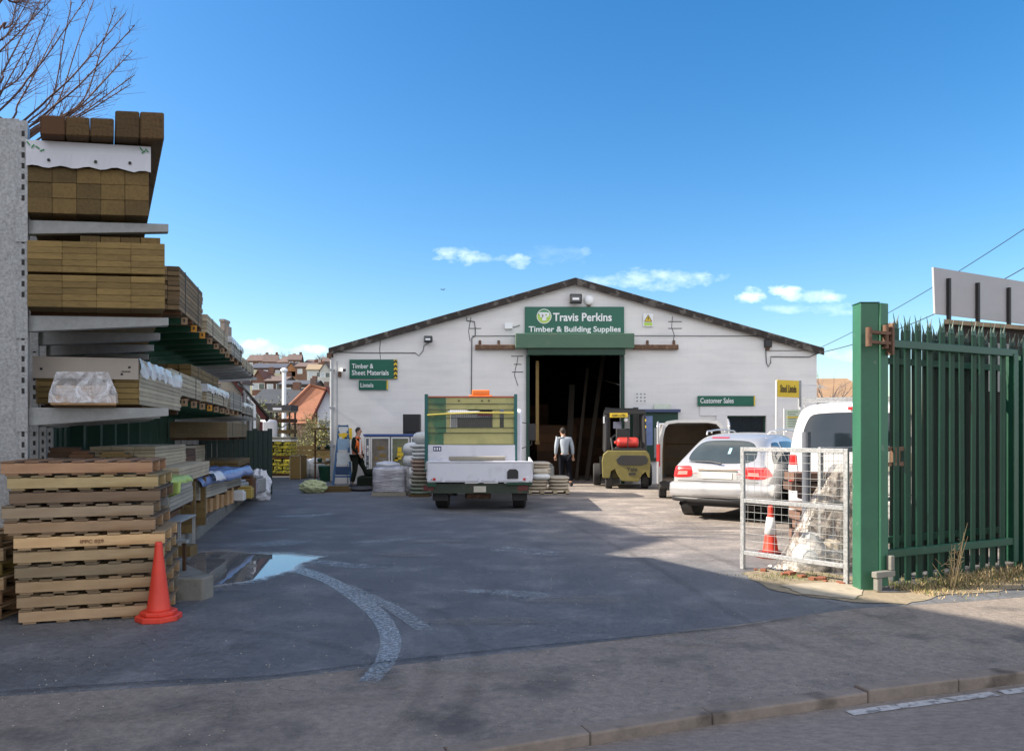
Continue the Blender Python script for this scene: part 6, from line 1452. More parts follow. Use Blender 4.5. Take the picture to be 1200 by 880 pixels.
    lg = [[(hip, .160, .13), (P['hipj' + s], .112, .115), (P['knee' + s], .078, .084), (tuple(np.array(P['knee' + s]) * .1 + np.array(P['ank' + s]) * .9), .066, .072)] for s in 'LR']
    skinmesh('trousers', lg, legm, o)
    for s in 'LR':
        a = Vector(P['ank' + s]); t = Vector(P.get('toe' + s, (0, -1, 0))); t = t.normalized(); b = MB()
        b.sphere((0, 0, 0), (.052, .135, .05), 12, 8, fn=lambda p: Vector((p.x, p.y, max(p.z, -.038))))
        sh = b.build('shoe', m_black, o, smooth=True, loc=(a.x + t.x * .05, a.y + t.y * .05, a.z - .045)); sh.rotation_euler = (0, 0, math.atan2(-t.x, t.y))
    if vest:
        v = skinmesh('vest', [[(tuple(np.array(hip) + (0, 0, -.02)), .185, .165), (wst, .180, .158), (chs, .205, .165), (tuple(np.array(chs) * .45 + np.array(nk) * .55), .105, .10)], [(chs, .192, .145), (P['shL'], .082)], [(chs, .192, .145), (P['shR'], .082)]], m_hiv, o)
    return o
m_vest = m_hiv
# man in the orange vest, standing side-on facing right, one foot forward
Pv = dict(hip=(0, 0, .93), waist=(.0, 0, 1.10), chest=(.01, 0, 1.33), neck=(.03, 0, 1.50), head=(.055, 0, 1.635), face=(1, -.25, 0),
          hipjL=(-.02, -.10, .86), kneeL=(-.03, -.11, .48), ankL=(-.12, -.11, .085), hipjR=(.03, .10, .86), kneeR=(.22, .10, .53), ankR=(.36, .09, .085),
          shL=(-.02, -.20, 1.42), elL=(-.06, -.25, 1.14), wrL=(.12, -.24, .97), shR=(.02, .19, 1.42), elR=(.02, .26, 1.14), wrR=(.14, .2, .96), toeL=(1, -.1, 0), toeR=(1, .1, 0))
pv = person((gx(418, 23.2), 23.2, 0), 0, 'man in an orange hi-vis vest and dark clothes standing side-on by the blue frame', Pv, m_fabg, m_fabg, m_hair, vest=True, scale=1.02)
b = MB()
for (x0, x1) in ((-.155, -.10), (.12, .165)): MB().box(x0, x1, -.188, -.150, .96, 1.40).build('reflective_stripe', m_refl, pv)
b.box(-.18, .18, -.175, -.143, 1.10, 1.15) if False else None
MB().box(.02, .06, -.184, -.12, .90, 1.36).build('open_front', m_fabg, pv, bevel=.02)
# man walking away in a pale jumper
Pw = dict(hip=(0, 0, .93), waist=(-.01, .0, 1.10), chest=(-.03, .02, 1.34), neck=(-.045, .04, 1.50), head=(-.06, .06, 1.63), face=(-.2, 1, -.05),
          hipjL=(-.09, 0, .87), kneeL=(-.10, .02, .48), ankL=(-.10, .0, .085), hipjR=(.09, 0, .87), kneeR=(.12, .03, .48), ankR=(.17, -.10, .10),
          shL=(-.22, .02, 1.42), elL=(-.26, -.02, 1.15), wrL=(-.27, .05, .91), shR=(.16, .02, 1.42), elR=(.22, -.03, 1.15), wrR=(.24, -.01, .91), toeL=(-.1, 1, 0), toeR=(.3, 1, 0))
person((gx(662, 23.3), 23.3, 0), 0, 'man in a pale grey-blue jumper and dark trousers walking into the doorway', Pw, m_fabl, m_fabd, m_hair, scale=1.02)

# ================================================================== CLUTTER IN FRONT OF THE WALL
# pallet of sand bags by the truck
o = empty('sandbag_pallet', (gx(643, 20.2), 20.2, 0), 'pallet of cream sandbags heaped higher on the left beside the truck', 'pallet')
b = MB(); [b.box(-.55, .55, q, q + .09, .09, .11) for q in np.linspace(0, .8, 6)]; [b.box(x, x + .1, 0, .9, 0, .089) for x in (-.55, -.22, .12, .45)]; b.box(-.55, .55, 0, .09, -.0, .02) ; b.build('pallet_base', m_wp, o)
def bag(mb, x, y, z, L_, W2, H2, rr):
    mb.sphere((x, y, z + H2 / 2), (L_ / 2, W2 / 2, H2 / 2 * 1.15), 14, 8, fn=lambda p: Vector((math.copysign(abs(p.x / (L_ / 2)) ** .6, p.x) * L_ / 2, math.copysign(abs(p.y / (W2 / 2)) ** .7, p.y) * W2 / 2, max(-H2 / 2, min(H2 * .62, p.z * (1 + rr.uniform(-.06, .06)))))))
rr = random.Random(3)
for (x, zz) in ((-.28, .11), (.28, .11), (-.28, .20), (.28, .20), (-.28, .29), (.28, .29), (.28, .37)): 
    b = MB(); bag(b, x + rr.uniform(-.02, .02), .4, zz, .56, .8, .10, rr); b.build('bag', m_sack, o, smooth=True)
for k in range(6): b = MB(); bag(b, -.22 + rr.uniform(-.03, .03), .5 + .0 * k, .38 + k * .075, .56, .7, .09, rr); b.build('bag', m_sack, o, smooth=True)
b = MB(); bag(b, -.20, .12, .38, .5, .4, .16, rr); b.build('bag', m_sackw, o, smooth=True)
b = MB(); bag(b, -.22, .18, .52, .45, .4, .14, rr); b.build('bag', m_sack, o, smooth=True)
# wrapped pallet
o = empty('wrapped_pallet', (gx(455.5, 19.7), 19.7, 0), 'pallet of goods in shiny grey stretch film in front of the glass cabinets', 'pallet')
b = MB(); vs = []; fs = []; rr = random.Random(6); n = 28; kz = 9
for k in range(kz + 1):
    zz = .1 + .62 * k / kz
    for j in range(n):
        t = 2 * PI * j / n; c, s = math.cos(t), math.sin(t); e = .28; x = math.copysign(abs(c) ** e, c) * .44; y = math.copysign(abs(s) ** e, s) * .42
        q = 1 + rr.uniform(-.02, .02) - (.04 if k == kz else 0); vs.append((x * q, y * q + .42, zz + rr.uniform(-.008, .008)))
for k in range(kz):
    for j in range(n): fs.append((k * n + j, k * n + (j + 1) % n, (k + 1) * n + (j + 1) % n, (k + 1) * n + j))
vs.append((0, .42, .80)); fs += [(kz * n + j, kz * n + (j + 1) % n, len(vs) - 1) for j in range(n)]
b.add(vs, fs); b.build('stretch_film', mk('grey_film', (.34, .34, .38), .2, var=.3, scale=4, stretch=(.4, .4, 3), big=.4, bigscale=3, bump=.06, bscale=7, spec=.9), o, smooth=True)
b = MB(); b.box(-.44, .44, .0, .84, .0, .09); b.build('pallet_base', m_wg, o); b = MB(); b.sphere((-.1, .42, .78), (.32, .3, .10), 14, 8, fn=lambda p: p * (1 + rr.uniform(-.1, .1))); b.build('top_bulge', m_film, o, smooth=True)
# white sack stacks left of the truck
o = empty('sack_stack', (gx(491, 19.4), 19.4, 0), 'tall stack of white sacks between the wrapped pallet and the truck', 'stack')
for k in range(13):
    b = MB(); bag(b, rr.uniform(-.03, .03), .3, .05 + k * .098, .5, .6, .105, rr); b.build('sack', m_sackw if k > 8 else mk('sack_green%d' % k, (.20 + .02 * k, .25, .20), .7, var=.15, scale=5), o, smooth=True)
b = MB(); bag(b, .02, .3, 1.34, .42, .5, .28, rr); b.build('sack', m_sackw, o, smooth=True)
MB().box(-.26, .26, .0, .6, 0, .06).build('pallet_base', m_wb, o)
o = empty('sack_stack', (gx(483, 21.6), 21.6, 0), 'white bulging sacks behind the tall sack stack', 'stack')
for k in range(4): b = MB(); bag(b, .0, .3, .0 + k * .33, .6, .6, .34, rr); b.build('sack', m_sackw, o, smooth=True)
# glass cabinets
o = empty('display_cabinets', (gx(461, 23.3), 23.3, 0), 'row of glass fronted display cabinets with white frames and blue top against the wall', 'cabinet')
cx = lambda px: gx(px, 23.3) - gx(461, 23.3); czz = lambda py: gz(py, 23.3)
MB().box(cx(427), cx(496), 0, .6, .1, czz(511)).build('carcass', mk('cab_dark', (.06, .065, .07), .6), o)
MB().box(cx(426), cx(497), -.05, .65, czz(511) + .001, czz(508.5)).build('top', mk('cab_blue', (.05, .10, .30), .5), o)
rrm = [mk('cab_glass%d' % k, c, .12, var=.35, scale=2.5, big=.5, bigscale=2, spec=.8) for k, c in enumerate(((.14, .17, .20), (.19, .17, .15), (.16, .17, .11), (.12, .17, .20)))]
for k, (a, b__) in enumerate(((427.5, 434), (434.5, 457), (458.5, 480), (481.5, 495.5))):
    d = MB(); x0, x1 = cx(a), cx(b__); z0, z1 = .25, czz(512)
    for bx_ in ((x0, x1, z0, z0 + .05), (x0, x1, z1 - .05, z1), (x0, x0 + .04, z0 + .05, z1 - .05), (x1 - .04, x1, z0 + .05, z1 - .05)): d.box(bx_[0], bx_[1], -.04, -.001, bx_[2], bx_[3])
    dd = d.build('cabinet_door', m_refl, o); MB().box(x0 + .041, x1 - .041, -.02, -.005, z0 + .051, z1 - .051).build('pane', rrm[k], dd)
    q = MB()
    for j in range(7): xx = random.uniform(x0 + .06, max(x0 + .07, x1 - .2)); zz = random.uniform(.4, z1 - .3); q.box(xx, min(x1 - .05, xx + random.uniform(.05, .2)), -.028, -.0201, zz, zz + random.uniform(.04, .16))
    q.build('goods', (m_refl, m_wo, m_yel, m_redp)[k], dd)
simple('black_box', 'black box standing on the glass cabinets against the wall', 'box', MB().box(-.26, .26, 0, .35, 0, .60).box(-.2, .2, -.02, -.001, .06, .54), m_black, (gx(482, 23.4), 23.42, gz(508.4, 23.3)), bevel=.01)
simple('dark_planter', 'low dark heap of goods behind the man in the vest', 'heap', MB().box(-.5, .5, 0, .6, 0, .35).box(-.3, .4, .1, .5, .35, .55), m_fabg, (gx(438, 22.5), 22.5, 0), bevel=.05)
# blue frame sign leaning
o = empty('blue_frame', (gx(401, 23.2), 23.2, 0), 'leaning blue steel display frame with white panels next to the downpipe', 'display frame')
q = MB(); q.bar((-.28, 0, 0), (-.14, .25, 1.86), .06, .05); q.bar((.28, 0, 0), (.10, .25, 1.86), .06, .05); q.bar((-.15, .24, 1.83), (.11, .24, 1.83), .05, .05); q.bar((-.26, .03, .3), (.26, .03, .3), .05, .05); q.build('frame', mk('frame_blue', (.03, .10, .22), .45), o)
for (z0, z1, mm, dx) in ((1.62, 1.80, m_refl, 0), (1.50, 1.60, m_yel, 0), (1.10, 1.44, mk('panel_blue', (.25, .38, .52), .5), .02), (.66, 1.02, mk('panel_white', (.5, .55, .58), .5), .04), (.35, .60, mk('panel_navy', (.02, .05, .12), .5), .03)):
    wv = .14 + (1.8 - z0) * .07; yv = .02 + z0 * .13; MB().box(-wv + dx, wv + dx - .02, yv - .03, yv - .015, z0, z1).build('panel', mm, o)
simple('yellow_sign', 'yellow board with a dark triangle behind the blue frame', 'sign', MB().box(-.13, .17, 0, .02, 0, .42), m_yel, (gx(406, 24), 24.0, 1.35))
b = MB(); b.prism([(-.08, 1.42), (.12, 1.42), (.02, 1.62)], -.006, -.001, 'y'); ob = b.build('triangle', m_ink, bpy.data.objects['yellow_sign'], loc=(0, 0, -1.35))
simple('post', 'thin steel post holding the yellow board', 'post', MB().box(-.02, .02, 0, .02, 0, 1.345), m_galv, (gx(407, 24), 24.03, 0))
# hay-coloured bag and low timbers
b = MB(); rr = random.Random(11); b.sphere((0, 0, .16), (.37, .25, .19), 22, 14, fn=lambda p: p * (1 + rr.uniform(-.12, .12)))
simple('straw_bag', 'pale green lumpy bag lying on the asphalt in front of the dark display rack', 'bag', b, mk('straw', (.38, .42, .24), .85, var=.3, scale=14), (gx(367, 20.8), 20.8, 0))
simple('low_timber', 'low dark timber bearer on the ground beside the lumpy bag', 'timber', MB().box(-.4, .5, 0, .3, 0, .1).box(-.3, .45, .05, .25, .1, .16), m_wb, (gx(388, 21), 21, 0))
simple('low_timber', 'dark coil of hose on the ground at the feet of the man in the vest', 'hose', MB().lathe([(.16, 0), (.3, .0), (.33, .06), (.28, .12), (.18, .12)], n=20), m_black, (gx(424, 21.5), 21.5, 0), )
bpy.data.objects['low_timber.001'].name = 'hose_coil'
# clutter at the end of the plinth
rr = random.Random(17)
for k, (px, z, s, mm, lab) in enumerate(((276, 16.6, .22, m_galvd, 'grey metal box on the plinth end'), (284, 17.2, .26, m_wd, 'dark crate among the clutter on the plinth end'), (291, 17.6, .20, mk('mauve', (.22, .20, .26), .6), 'dusty mauve tub on the plinth end'), (297, 18.2, .22, m_galvd, 'grey crate nearest the fence on the plinth end'), (288, 16.4, .15, mk('ochre', (.35, .25, .06), .7), 'ochre tin low on the plinth end'), (280, 15.9, .12, m_refl, 'small pale frame on the plinth edge'))):
    b = MB(); b.box(-s, s, -s, s, 0, s * 1.5); b.box(-s * .8, s * .8, -s * .8, s * .8, s * 1.5, s * 1.75); ob = simple('crate', lab, 'crate', b, mm, (gx(px, z), z, .216 + .0), bevel=.02, rotz=rr.uniform(-.3, .3))
b = MB(); b.sphere((0, 0, .3), (.28, .3, .42), 16, 12, fn=lambda p: Vector((p.x, p.y, p.z)) * (1 + rr.uniform(-.2, .15))); simple('plastic_wrap', 'crumpled white plastic heap at the end of the plinth', 'plastic', b, m_sheet, (gx(305, 18.6), 18.6, 0), fixn=False)
# ================================================================== RIGHT SIDE
GP = Vector((3.85, 7.9)); G = Vector((.894, .447)); ga = math.atan2(.447, .894)
gp_ = empty('gate_post', (3.645, 7.92, 0), 'tall green square steel gate post with rusty hinge bracket', 'post')
b = MB(); b.box(-.095, .095, -.095, .095, -.1, 2.93); b.build('post', m_greenb, gp_, bevel=.008, seg=2)
MB().box(-.10, .10, -.10, .10, 2.931, 2.94).build('cap', m_green, gp_)
gate = empty('palisade_gate', (GP.x - .06, GP.y, 0), 'green steel palisade gate with pointed pales standing open at the entrance', 'gate', rz=ga)
b = MB(); b.box(-.075, .045, -.06, .06, .04, 2.93); b.build('stile', m_greenb, gate, bevel=.006)
b = MB(); b.box(2.20, 2.29, -.05, .05, .12, 2.52); b.build('stile', m_green, gate, bevel=.006)
for zc in (2.53, .36): b = MB(); b.box(.046, 2.29, -.04, .015, zc - .04, zc + .04); b.build('rail', m_green, gate, bevel=.004)
pale_me = None
for k in range(12):
    x = .10 + k * .182
    if pale_me is None:
        b = MB(); prof = [(-.052, .010), (-.040, .0), (-.020, .024), (-.006, .024), (.0, .018), (.006, .024), (.020, .024), (.040, .0), (.052, .010)]
        zs = [(.05, 1), (2.70, 1)]; vs = []; fs = []; n = len(prof); t = .003
        for zz in (.05, 2.70): vs += [(px, py, zz) for px, py in prof]
        fs += [(i, i + 1, n + i + 1, n + i) for i in range(n - 1)]
        b.add(vs, fs, .5)
        for s in (-1, 1):
            pts = [(s * .052, 2.70), (s * .050, 2.74), (s * .040, 2.79), (s * .052, 2.86), (s * .028, 2.80), (s * .010, 2.74), (s * .004, 2.70)]
            b.add([(p[0], .012, p[1]) for p in pts], [tuple(range(7))], .5)
        b.add([(-.016, .022, 2.70), (.016, .022, 2.70), (0, .0, 2.80)], [(0, 1, 2)], .5)
        ob = b.build('pale', m_green, None, fixn=False); pale_me = ob.data; bpy.data.objects.remove(ob)
    ob = bpy.data.objects.new('pale', pale_me); COL.objects.link(ob); ob.parent = gate; ob.location = (x, .018 + .001 * (k % 2), random.uniform(-.008, .008)); ob.scale = (.98, 1, 1); ob.rotation_euler = (random.uniform(-.006, .006), random.uniform(-.006, .006), random.uniform(-.10, .10)); s = ob.modifiers.new('s', 'SOLIDIFY'); s.thickness = .0035
b = MB(); b.box(-.30, .05, -.13, -.07, 2.50, 2.53); b.box(-.30, .05, -.13, -.07, 2.60, 2.63); b.box(-.0, .03, -.14, -.062, 2.40, 2.72); b.cyl((-.05, -.10, 2.46), (-.05, -.10, 2.70), .028); b.cyl((-.30, -.10, 2.47), (-.30, -.10, 2.66), .03); b.build('hinge', m_rust, gate)
b = MB(); b.box(-.22, .06, -.13, -.065, .15, .21); b.box(.0, .055, -.125, -.065, .212, .36); b.box(-.20, -.13, -.125, -.07, .02, .148); b.build('bottom_bracket', m_conc, gate, bevel=.006)
b = MB(); b.box(.18, .45, .04, .08, 1.26, 1.30); b.box(.18, .45, .04, .08, 1.42, 1.46); b.box(.28, .36, .04, .10, 1.3, 1.42); b.build('lock_box', m_rust, gate)
# fixed palisade fence past the gate, mostly out of frame
fn = empty('palisade_fence', (GP.x + G.x * 2.42 - .06, GP.y + G.y * 2.42, 0), 'green palisade fence continuing past the far end of the gate', 'fence', rz=ga)
b = MB(); b.box(-.05, .05, -.05, .05, 0, 2.5); b.build('post', m_green, fn); b = MB(); b.box(.051, 3, -.03, .02, 2.3, 2.37); b.box(.051, 3, -.03, .02, .3, .37); b.build('rail', m_green, fn)
for k in range(16): ob = bpy.data.objects.new('pale', pale_me); COL.objects.link(ob); ob.parent = fn; ob.location = (.14 + k * .182, .022, -.1)
pale_dk = pale_me.copy(); pale_dk.materials[0] = mk('green_paint_darker', (.004, .022, .014), .6)  # back pales coloured darker so the gaps in the gate read dark
fb2 = empty('palisade_fence', (GP.x + .22, GP.y + .52, 0), 'green palisade fence standing close behind the open gate', 'fence', rz=ga)
b = MB(); b.box(-.0, 3.4, -.04, .01, 2.36, 2.43); b.build('rail', m_green, fb2); b = MB(); b.box(0, 3.4, -.04, .01, .40, .47); b.build('rail', m_green, fb2)
for xx in (.3, 2.6): b = MB(); b.box(xx, xx + .08, .03, .11, 0, 2.6); b.build('post', m_greend, fb2)
for k in range(17): ob = bpy.data.objects.new('pale', pale_dk); COL.objects.link(ob); ob.parent = fb2; ob.location = (.20 + k * .182, .012, -.02); ob.scale = (1.3, 1, 1); s = ob.modifiers.new('s', 'SOLIDIFY'); s.thickness = .0035
# dark outbuilding behind the gate and the hoarding on it
ob_ = empty('outbuilding', (6.02, 10.7, 0), 'dark brick outbuilding close behind the palisade gate', 'building')
PB = [(0, 0), (7.3, 3.0), (10.2, 8.0), (3.0, 5.15)]
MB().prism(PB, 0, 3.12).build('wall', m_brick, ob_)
PC_ = [(-.05, -.08), (7.4, 2.94), (10.4, 8.1), (3.0, 5.25)]
MB().prism(PC_, 3.121, 3.18).build('coping', mk('coping_tan', (.26, .19, .12), .85, var=.15), ob_)
for k in range(4): MB().box(.5, 1.3, -.03, -.005, 2.2, 2.9).build('window', m_glassd, ob_, loc=(k * 1.5 * .925, k * 1.5 * .38, 0), rotz=math.atan2(3, 7.3))
hd2 = empty('hoarding', (gx(1096, 11.3), 11.3, 3.24), 'plain grey back of a large hoarding with dark posts above the outbuilding', 'hoarding', rz=R(28)); hd2.location = (gx(1096, 11.3), 11.3, 3.243)
b = MB(); b.prism([(-.04, .80), (0, .12), (4.6, .12), (4.6, .80)][::-1], 0, .03, 'y'); b.build('panel', mk('hoarding_grey', (.33, .33, .35), .6, var=.04), hd2)
for x in (.26, .98, 1.8, 2.6, 3.4): MB().box(x, x + .045, -.05, -.002, -.0, .66).build('strut', m_ink, hd2)
# pole and orange edge seen through pales
simple('concrete_post', 'grey round steel pole standing behind the mesh panel', 'pole', MB().cyl((0, 0, -.05), (0, 0, 1.62), .052, n=16), mk('pole_grey', (.10, .11, .135), .5), (gx(945, 9.6), 9.6, 0)); bpy.data.objects['concrete_post'].name = 'steel_pole'
# mesh panels
def mesh_panel(p0, p1, h, label, leg=True, zb=.17):
    a = Vector(p0); d = Vector(p1) - a; ln_ = d.length; o = empty('mesh_panel', (a.x, a.y, 0), label, 'mesh panel', rz=math.atan2(d.y, d.x))
    b = MB(); s = .05
    b.box(0, s, -.02, .02, zb, h); b.box(ln_ - s, ln_, -.02, .02, (-.02 if leg else zb), h)
    for zz in (zb, (h + zb) / 2 - .02, h - s): b.box(s, ln_ - s, -.021, .021, zz, zz + s)
    if leg: b.box(-.005, .045, -.021, .03, .0, zb - .001)
    b.build('frame', m_galv, o, bevel=.004)
    b = MB(); n = int(ln_ / .083)
    for k in range(1, n): x = ln_ * k / n; b.cyl((x, .008, zb + .03), (x, .008, h - .02), .0023, n=5)
    m_ = int((h - zb) / .083)
    for k in range(1, m_): z = zb + (h - zb) * k / m_; b.cyl((.03, .0, z), (ln_ - .03, .0, z), .0023, n=5)
    b.build('wire_mesh', m_galvd, o, fixn=False); return o
mesh_panel((2.72, 9.12), (3.56, 8.12), 1.44, 'galvanised mesh panel standing open in front of the red and white cone')
mesh_panel((3.62, 9.05), (4.9, 9.75), 1.44, 'galvanised mesh panel behind the green gate post beside the plastic wrap', False, .1)
# rubble under clear plastic
def crumple(name, label, cat, c, fn, mat, n=110, k=70, amp=.03, seed=0, ins=None):
    rr = random.Random(seed); ph = [(rr.randint(3, 15), rr.uniform(1, 9), rr.uniform(0, 6)) for _ in range(9)]; b = MB(); vs = []; fs = []
    for i in range(k + 1):
        for j in range(n):
            t = 2 * PI * j / n; p = fn(i / k, t); w_ = sum(abs(math.sin(a * t * .5 + b_ * p.z + q)) for a, b_, q in ph) / 9 - .6
            q_ = 1 + w_ * amp * 14; vs.append(Vector((p.x * q_, p.y * q_, p.z)) + Vector((rr.uniform(-amp, amp), rr.uniform(-amp, amp), rr.uniform(-amp, amp))) * .08)
    for i in range(k):
        for j in range(n): fs.append((i * n + j, i * n + (j + 1) % n, (i + 1) * n + (j + 1) % n, (i + 1) * n + j))
    fs.append(tuple(range(k * n, k * n + n))); o = empty(name, c, label, cat); b.add(vs, fs); b.build('plastic', mat, o, fixn=False, smooth=True)
    if ins: ins(o)
    return o
m_dust = mk('dusty_plastic', (.60, .54, .47), .38, var=.14, scale=7, big=.25, bigscale=3, bump=.03, bscale=9, spec=.8, col2=(.34, .28, .22), c2scale=4)
fm2 = m_clear.copy(); fm2.name = 'dusty_clear_film'; fm2.node_tree.nodes['Principled BSDF'].inputs['Base Color'].default_value = (.60, .54, .48, 1)
[q for q in fm2.node_tree.nodes if q.type == 'MAP_RANGE'][0].inputs[3].default_value = .08; [q for q in fm2.node_tree.nodes if q.type == 'MAP_RANGE'][0].inputs[4].default_value = .55; [q for q in fm2.node_tree.nodes if q.type == 'BUMP'][0].inputs['Distance'].default_value = .02
def ins(o):
    rr = random.Random(2)
    for k in range(4): b = MB(); b.sphere((0, 0, 0), (.13, .11, .10), 9, 7, fn=lambda p: p * (1 + rr.uniform(-.2, .2))); b.build('rubble', m_sackw if k % 2 else m_sack, o, loc=(rr.uniform(-.22, .18), rr.uniform(-.15, .15), .1 + .08 * k))
def shp(u, t):
    h = 1.24 * u; r = .36 * (1 - u) ** .8 + .17; xs = .28 * u
    return Vector((r * math.cos(t) * (1.05 if math.cos(t) < 0 else .7) + xs, r * .55 * math.sin(t), h))
crumple('plastic_wrapped_rubble', 'heap of rubble sheathed in dusty clear plastic between the mesh panel and gate post', 'rubble heap', (gx(972, 8.95), 9.1, 0), shp, fm2, seed=5, ins=ins)
o = empty('rubble_sack', (gx(950, 9.0), 8.98, 0), 'white rubble sack slumped at the foot of the plastic wrapped heap', 'sack'); b = MB(); rr = random.Random(9)
b.sphere((0, 0, .16), (.22, .14, .19), 18, 12, fn=lambda p: p * (1 + rr.uniform(-.08, .08))); b.build('sack', m_sackw, o, smooth=True)
o = empty('film_scrap', (gx(915, 9.2), 9.1, 0), 'low trail of white plastic film on the ground behind the mesh panel', 'plastic'); b = MB(); vs = []; fs = []
for i in range(31):
    for j in range(9): u, v = i / 30, j / 8; vs.append((-.15 + .75 * u, -.15 + .3 * v, max(.006, (.02 + .42 * u ** 1.8) * math.sin(PI * (v * .86 + .07)) + rr.uniform(-.02, .02))))
for i in range(30):
    for j in range(8): fs.append((i * 9 + j, (i + 1) * 9 + j, (i + 1) * 9 + j + 1, i * 9 + j + 1))
b.add(vs, fs); b.build('film', m_dust, o)
o = empty('timber_offcuts', (gx(985, 9.6), 9.9, 0), 'stack of red brown offcuts behind the mesh panel under the white van', 'offcuts'); b = MB()
for k in range(9): b.box(-.45 + rr.uniform(-.1, .1), .5 + rr.uniform(-.1, .1), -.2, .2, k * .125, k * .125 + .10, rot=Matrix.Rotation(rr.uniform(-.08, .08), 3, 'Z'))
b.build('boards', mk('red_wood', (.13, .075, .055), .85, attr=.5), o)
# little things left on the ground: brick rubble, moss, grass, dry stems
gm = MB(); rr = random.Random(77)
def blades(mb, n, fn, h0, h1, w_=.004, lean=.5):
    for _ in range(n):
        x, y = fn(); h = rr.uniform(h0, h1); a = rr.uniform(0, 6.28); l_ = rr.uniform(0, lean) * h
        dx, dy = math.cos(a), math.sin(a); mb.add([(x - dy * w_, y + dx * w_, 0), (x + dy * w_, y - dx * w_, 0), (x + dx * l_, y + dy * l_, h)], [(0, 1, 2)], rr.random())
def along(d0, d1, s0, s1):
    def f():
        s = rr.uniform(s0, s1); d = rr.gauss((d0 + d1) / 2, abs(d1 - d0) / 3); p = GP + G * s; return p.x + G.y * d * 1, p.y - G.x * d
    return f
blades(gm, 2600, along(-.2, .35, .1, 2.6), .015, .07); 
def f2(): return rr.gauss(3.2, .28), rr.gauss(8.55, .12)
blades(gm, 900, f2, .01, .04)
tag(gm.build('grass', m_grass, fixn=False), 'short moss and grass growing at the foot of the gate and mesh panel', 'grass', kind='stuff')
gm = MB(); blades(gm, 2600, along(-.05, .45, .05, 1.9), .01, .05, .006, 1.6); blades(gm, 700, along(.0, .2, 1.0, 2.6), .03, .14, .004, 1.0)
tag(gm.build('dry_grass', m_dry, fixn=False), 'straw coloured dead grass and leaf litter under the gate', 'grass', kind='stuff')
gm = MB(); pts = []
def patchpoly(px, z, seed, mat, nm, jit=.03):
    r_ = random.Random(seed); P_ = [gp(x, y, 0) for x, y in px]; f = []
    for i in range(len(P_)):
        a, b_ = P_[i], P_[(i + 1) % len(P_)]
        for k in range(5): p = a.lerp(b_, k / 5); f.append((p.x + r_.uniform(-jit, jit), p.y + r_.uniform(-jit, jit), z))
    m_ = MB(); m_.add(f, [tuple(range(len(f)))]); return tag(m_.build(nm, mat), kind='structure')
patchpoly([(870, 672), (905, 664), (1000, 676), (1010, 690), (1040, 694), (1130, 684), (1200, 676), (1200, 690), (1110, 697), (1060, 708), (1000, 706), (940, 698), (900, 690)], .006, 3, mk('verge_soil', (.26, .21, .14), .95, var=.25, scale=14, big=.2, bigscale=2, col2=(.10, .10, .05), c2scale=4, bump=.01), 'verge_soil')
patchpoly([(915, 686), (1000, 682), (1012, 694), (1000, 703), (940, 697)], .012, 4, mk('verge_concrete', (.34, .29, .22), .9, var=.15, scale=8, col2=(.18, .15, .10), c2scale=3), 'verge_slab', .02)
o = empty('dead_stems', (GP.x + G.x * .62 + .1, GP.y + G.y * .62 - .22, 0), 'dead straw coloured stems climbing up the middle of the gate', 'plant'); b = MB()
for k in range(10):
    h = rr.uniform(.2, .8); a = rr.uniform(-.14, .14); b.tube([(a * .4, rr.uniform(-.05, .05), 0), (a, rr.uniform(-.05, .03), h * .5), (a * 1.3 + rr.uniform(-.07, .07), 0, h)], [.006, .005, .002], 5)
    for j in range(4): z = rr.uniform(.1, h); b.tube([(a, 0, z), (a + rr.uniform(-.09, .09), rr.uniform(-.06, .02), z + rr.uniform(-.02, .08))], [.004, .002], 4)
b.build('stem', m_dry, o, fixn=False)
for k in range(16):
    b = MB(); s = rr.uniform(.012, .04); b.box(-s * 1.4, s * 1.4, -s, s, 0, s * .9)
    x, y = rr.uniform(2.75, 3.7), 0; y = 9.15 - (x - 2.72) * 1.15 + rr.uniform(-.12, .05)
    simple('brick_fragment', 'small red brick fragment on the soil at the foot of the mesh panel', 'rubble', b, mk('brickbit', (.25, .09, .05), .9) if k == 0 else bpy.data.materials['brickbit'], (x, y, .007), group='brick fragments under the mesh panel', rotz=rr.uniform(0, 3))
# yellow sign board on posts in front of the wall
o = empty('yellow_sign', (gx(911, 19.6), 19.6, 0), 'tall yellow board reading Steel Lintels on thin steel posts', 'sign', rz=R(28))
zz0, zz1 = gz(466, 19.6), gz(446, 19.6)
MB().box(0, .78, 0, .03, zz0 + .02, zz1 + .02).build('panel', m_yel, o); text_obj('lettering', 'Steel Lintels', mk('ink_brown', (.10, .07, .02), .6), o, .10, .68, zz0 + .14, zz0 + .34, -.002, .02)
MB().box(-.04, -.005, 0, .03, 0, zz1).build('post', m_refl, o); MB().box(.785, .87, 0, .04, 0, zz1 + .03).build('post', m_galvd, o)
MB().box(.87, 1.7, .01, .03, zz1 - .1, zz1 - .07).build('arm', m_refl, o)
o = empty('notice_board', (gx(929, 17.6), 17.6, 0), 'small pale green notice board with rows of text left of the white van', 'notice board'); nb0, nb1 = gz(502, 17.6), gz(480, 17.6)
MB().box(-.16, .16, 0, .02, nb0, nb1).build('panel', mk('pale_green', (.55, .62, .50), .6), o)
MB().box(-.20, -.165, 0, .03, 0, nb1 + .03).box(.165, .25, 0, .03, 0, nb1 + .06).build('post', m_refl, o)
b = MB(); [b.box(-.12, .12 - .05 * (k % 2), -.006, -.001, nb0 + .04 + k * .055, nb0 + .06 + k * .055) for k in range(7)]; b.build('text_line', mk('text_line', (.25, .30, .22), .6), o); MB().box(-.13, .13, -.008, -.001, nb0 + .24, nb0 + .27).build('yellow_line', m_yel, o)
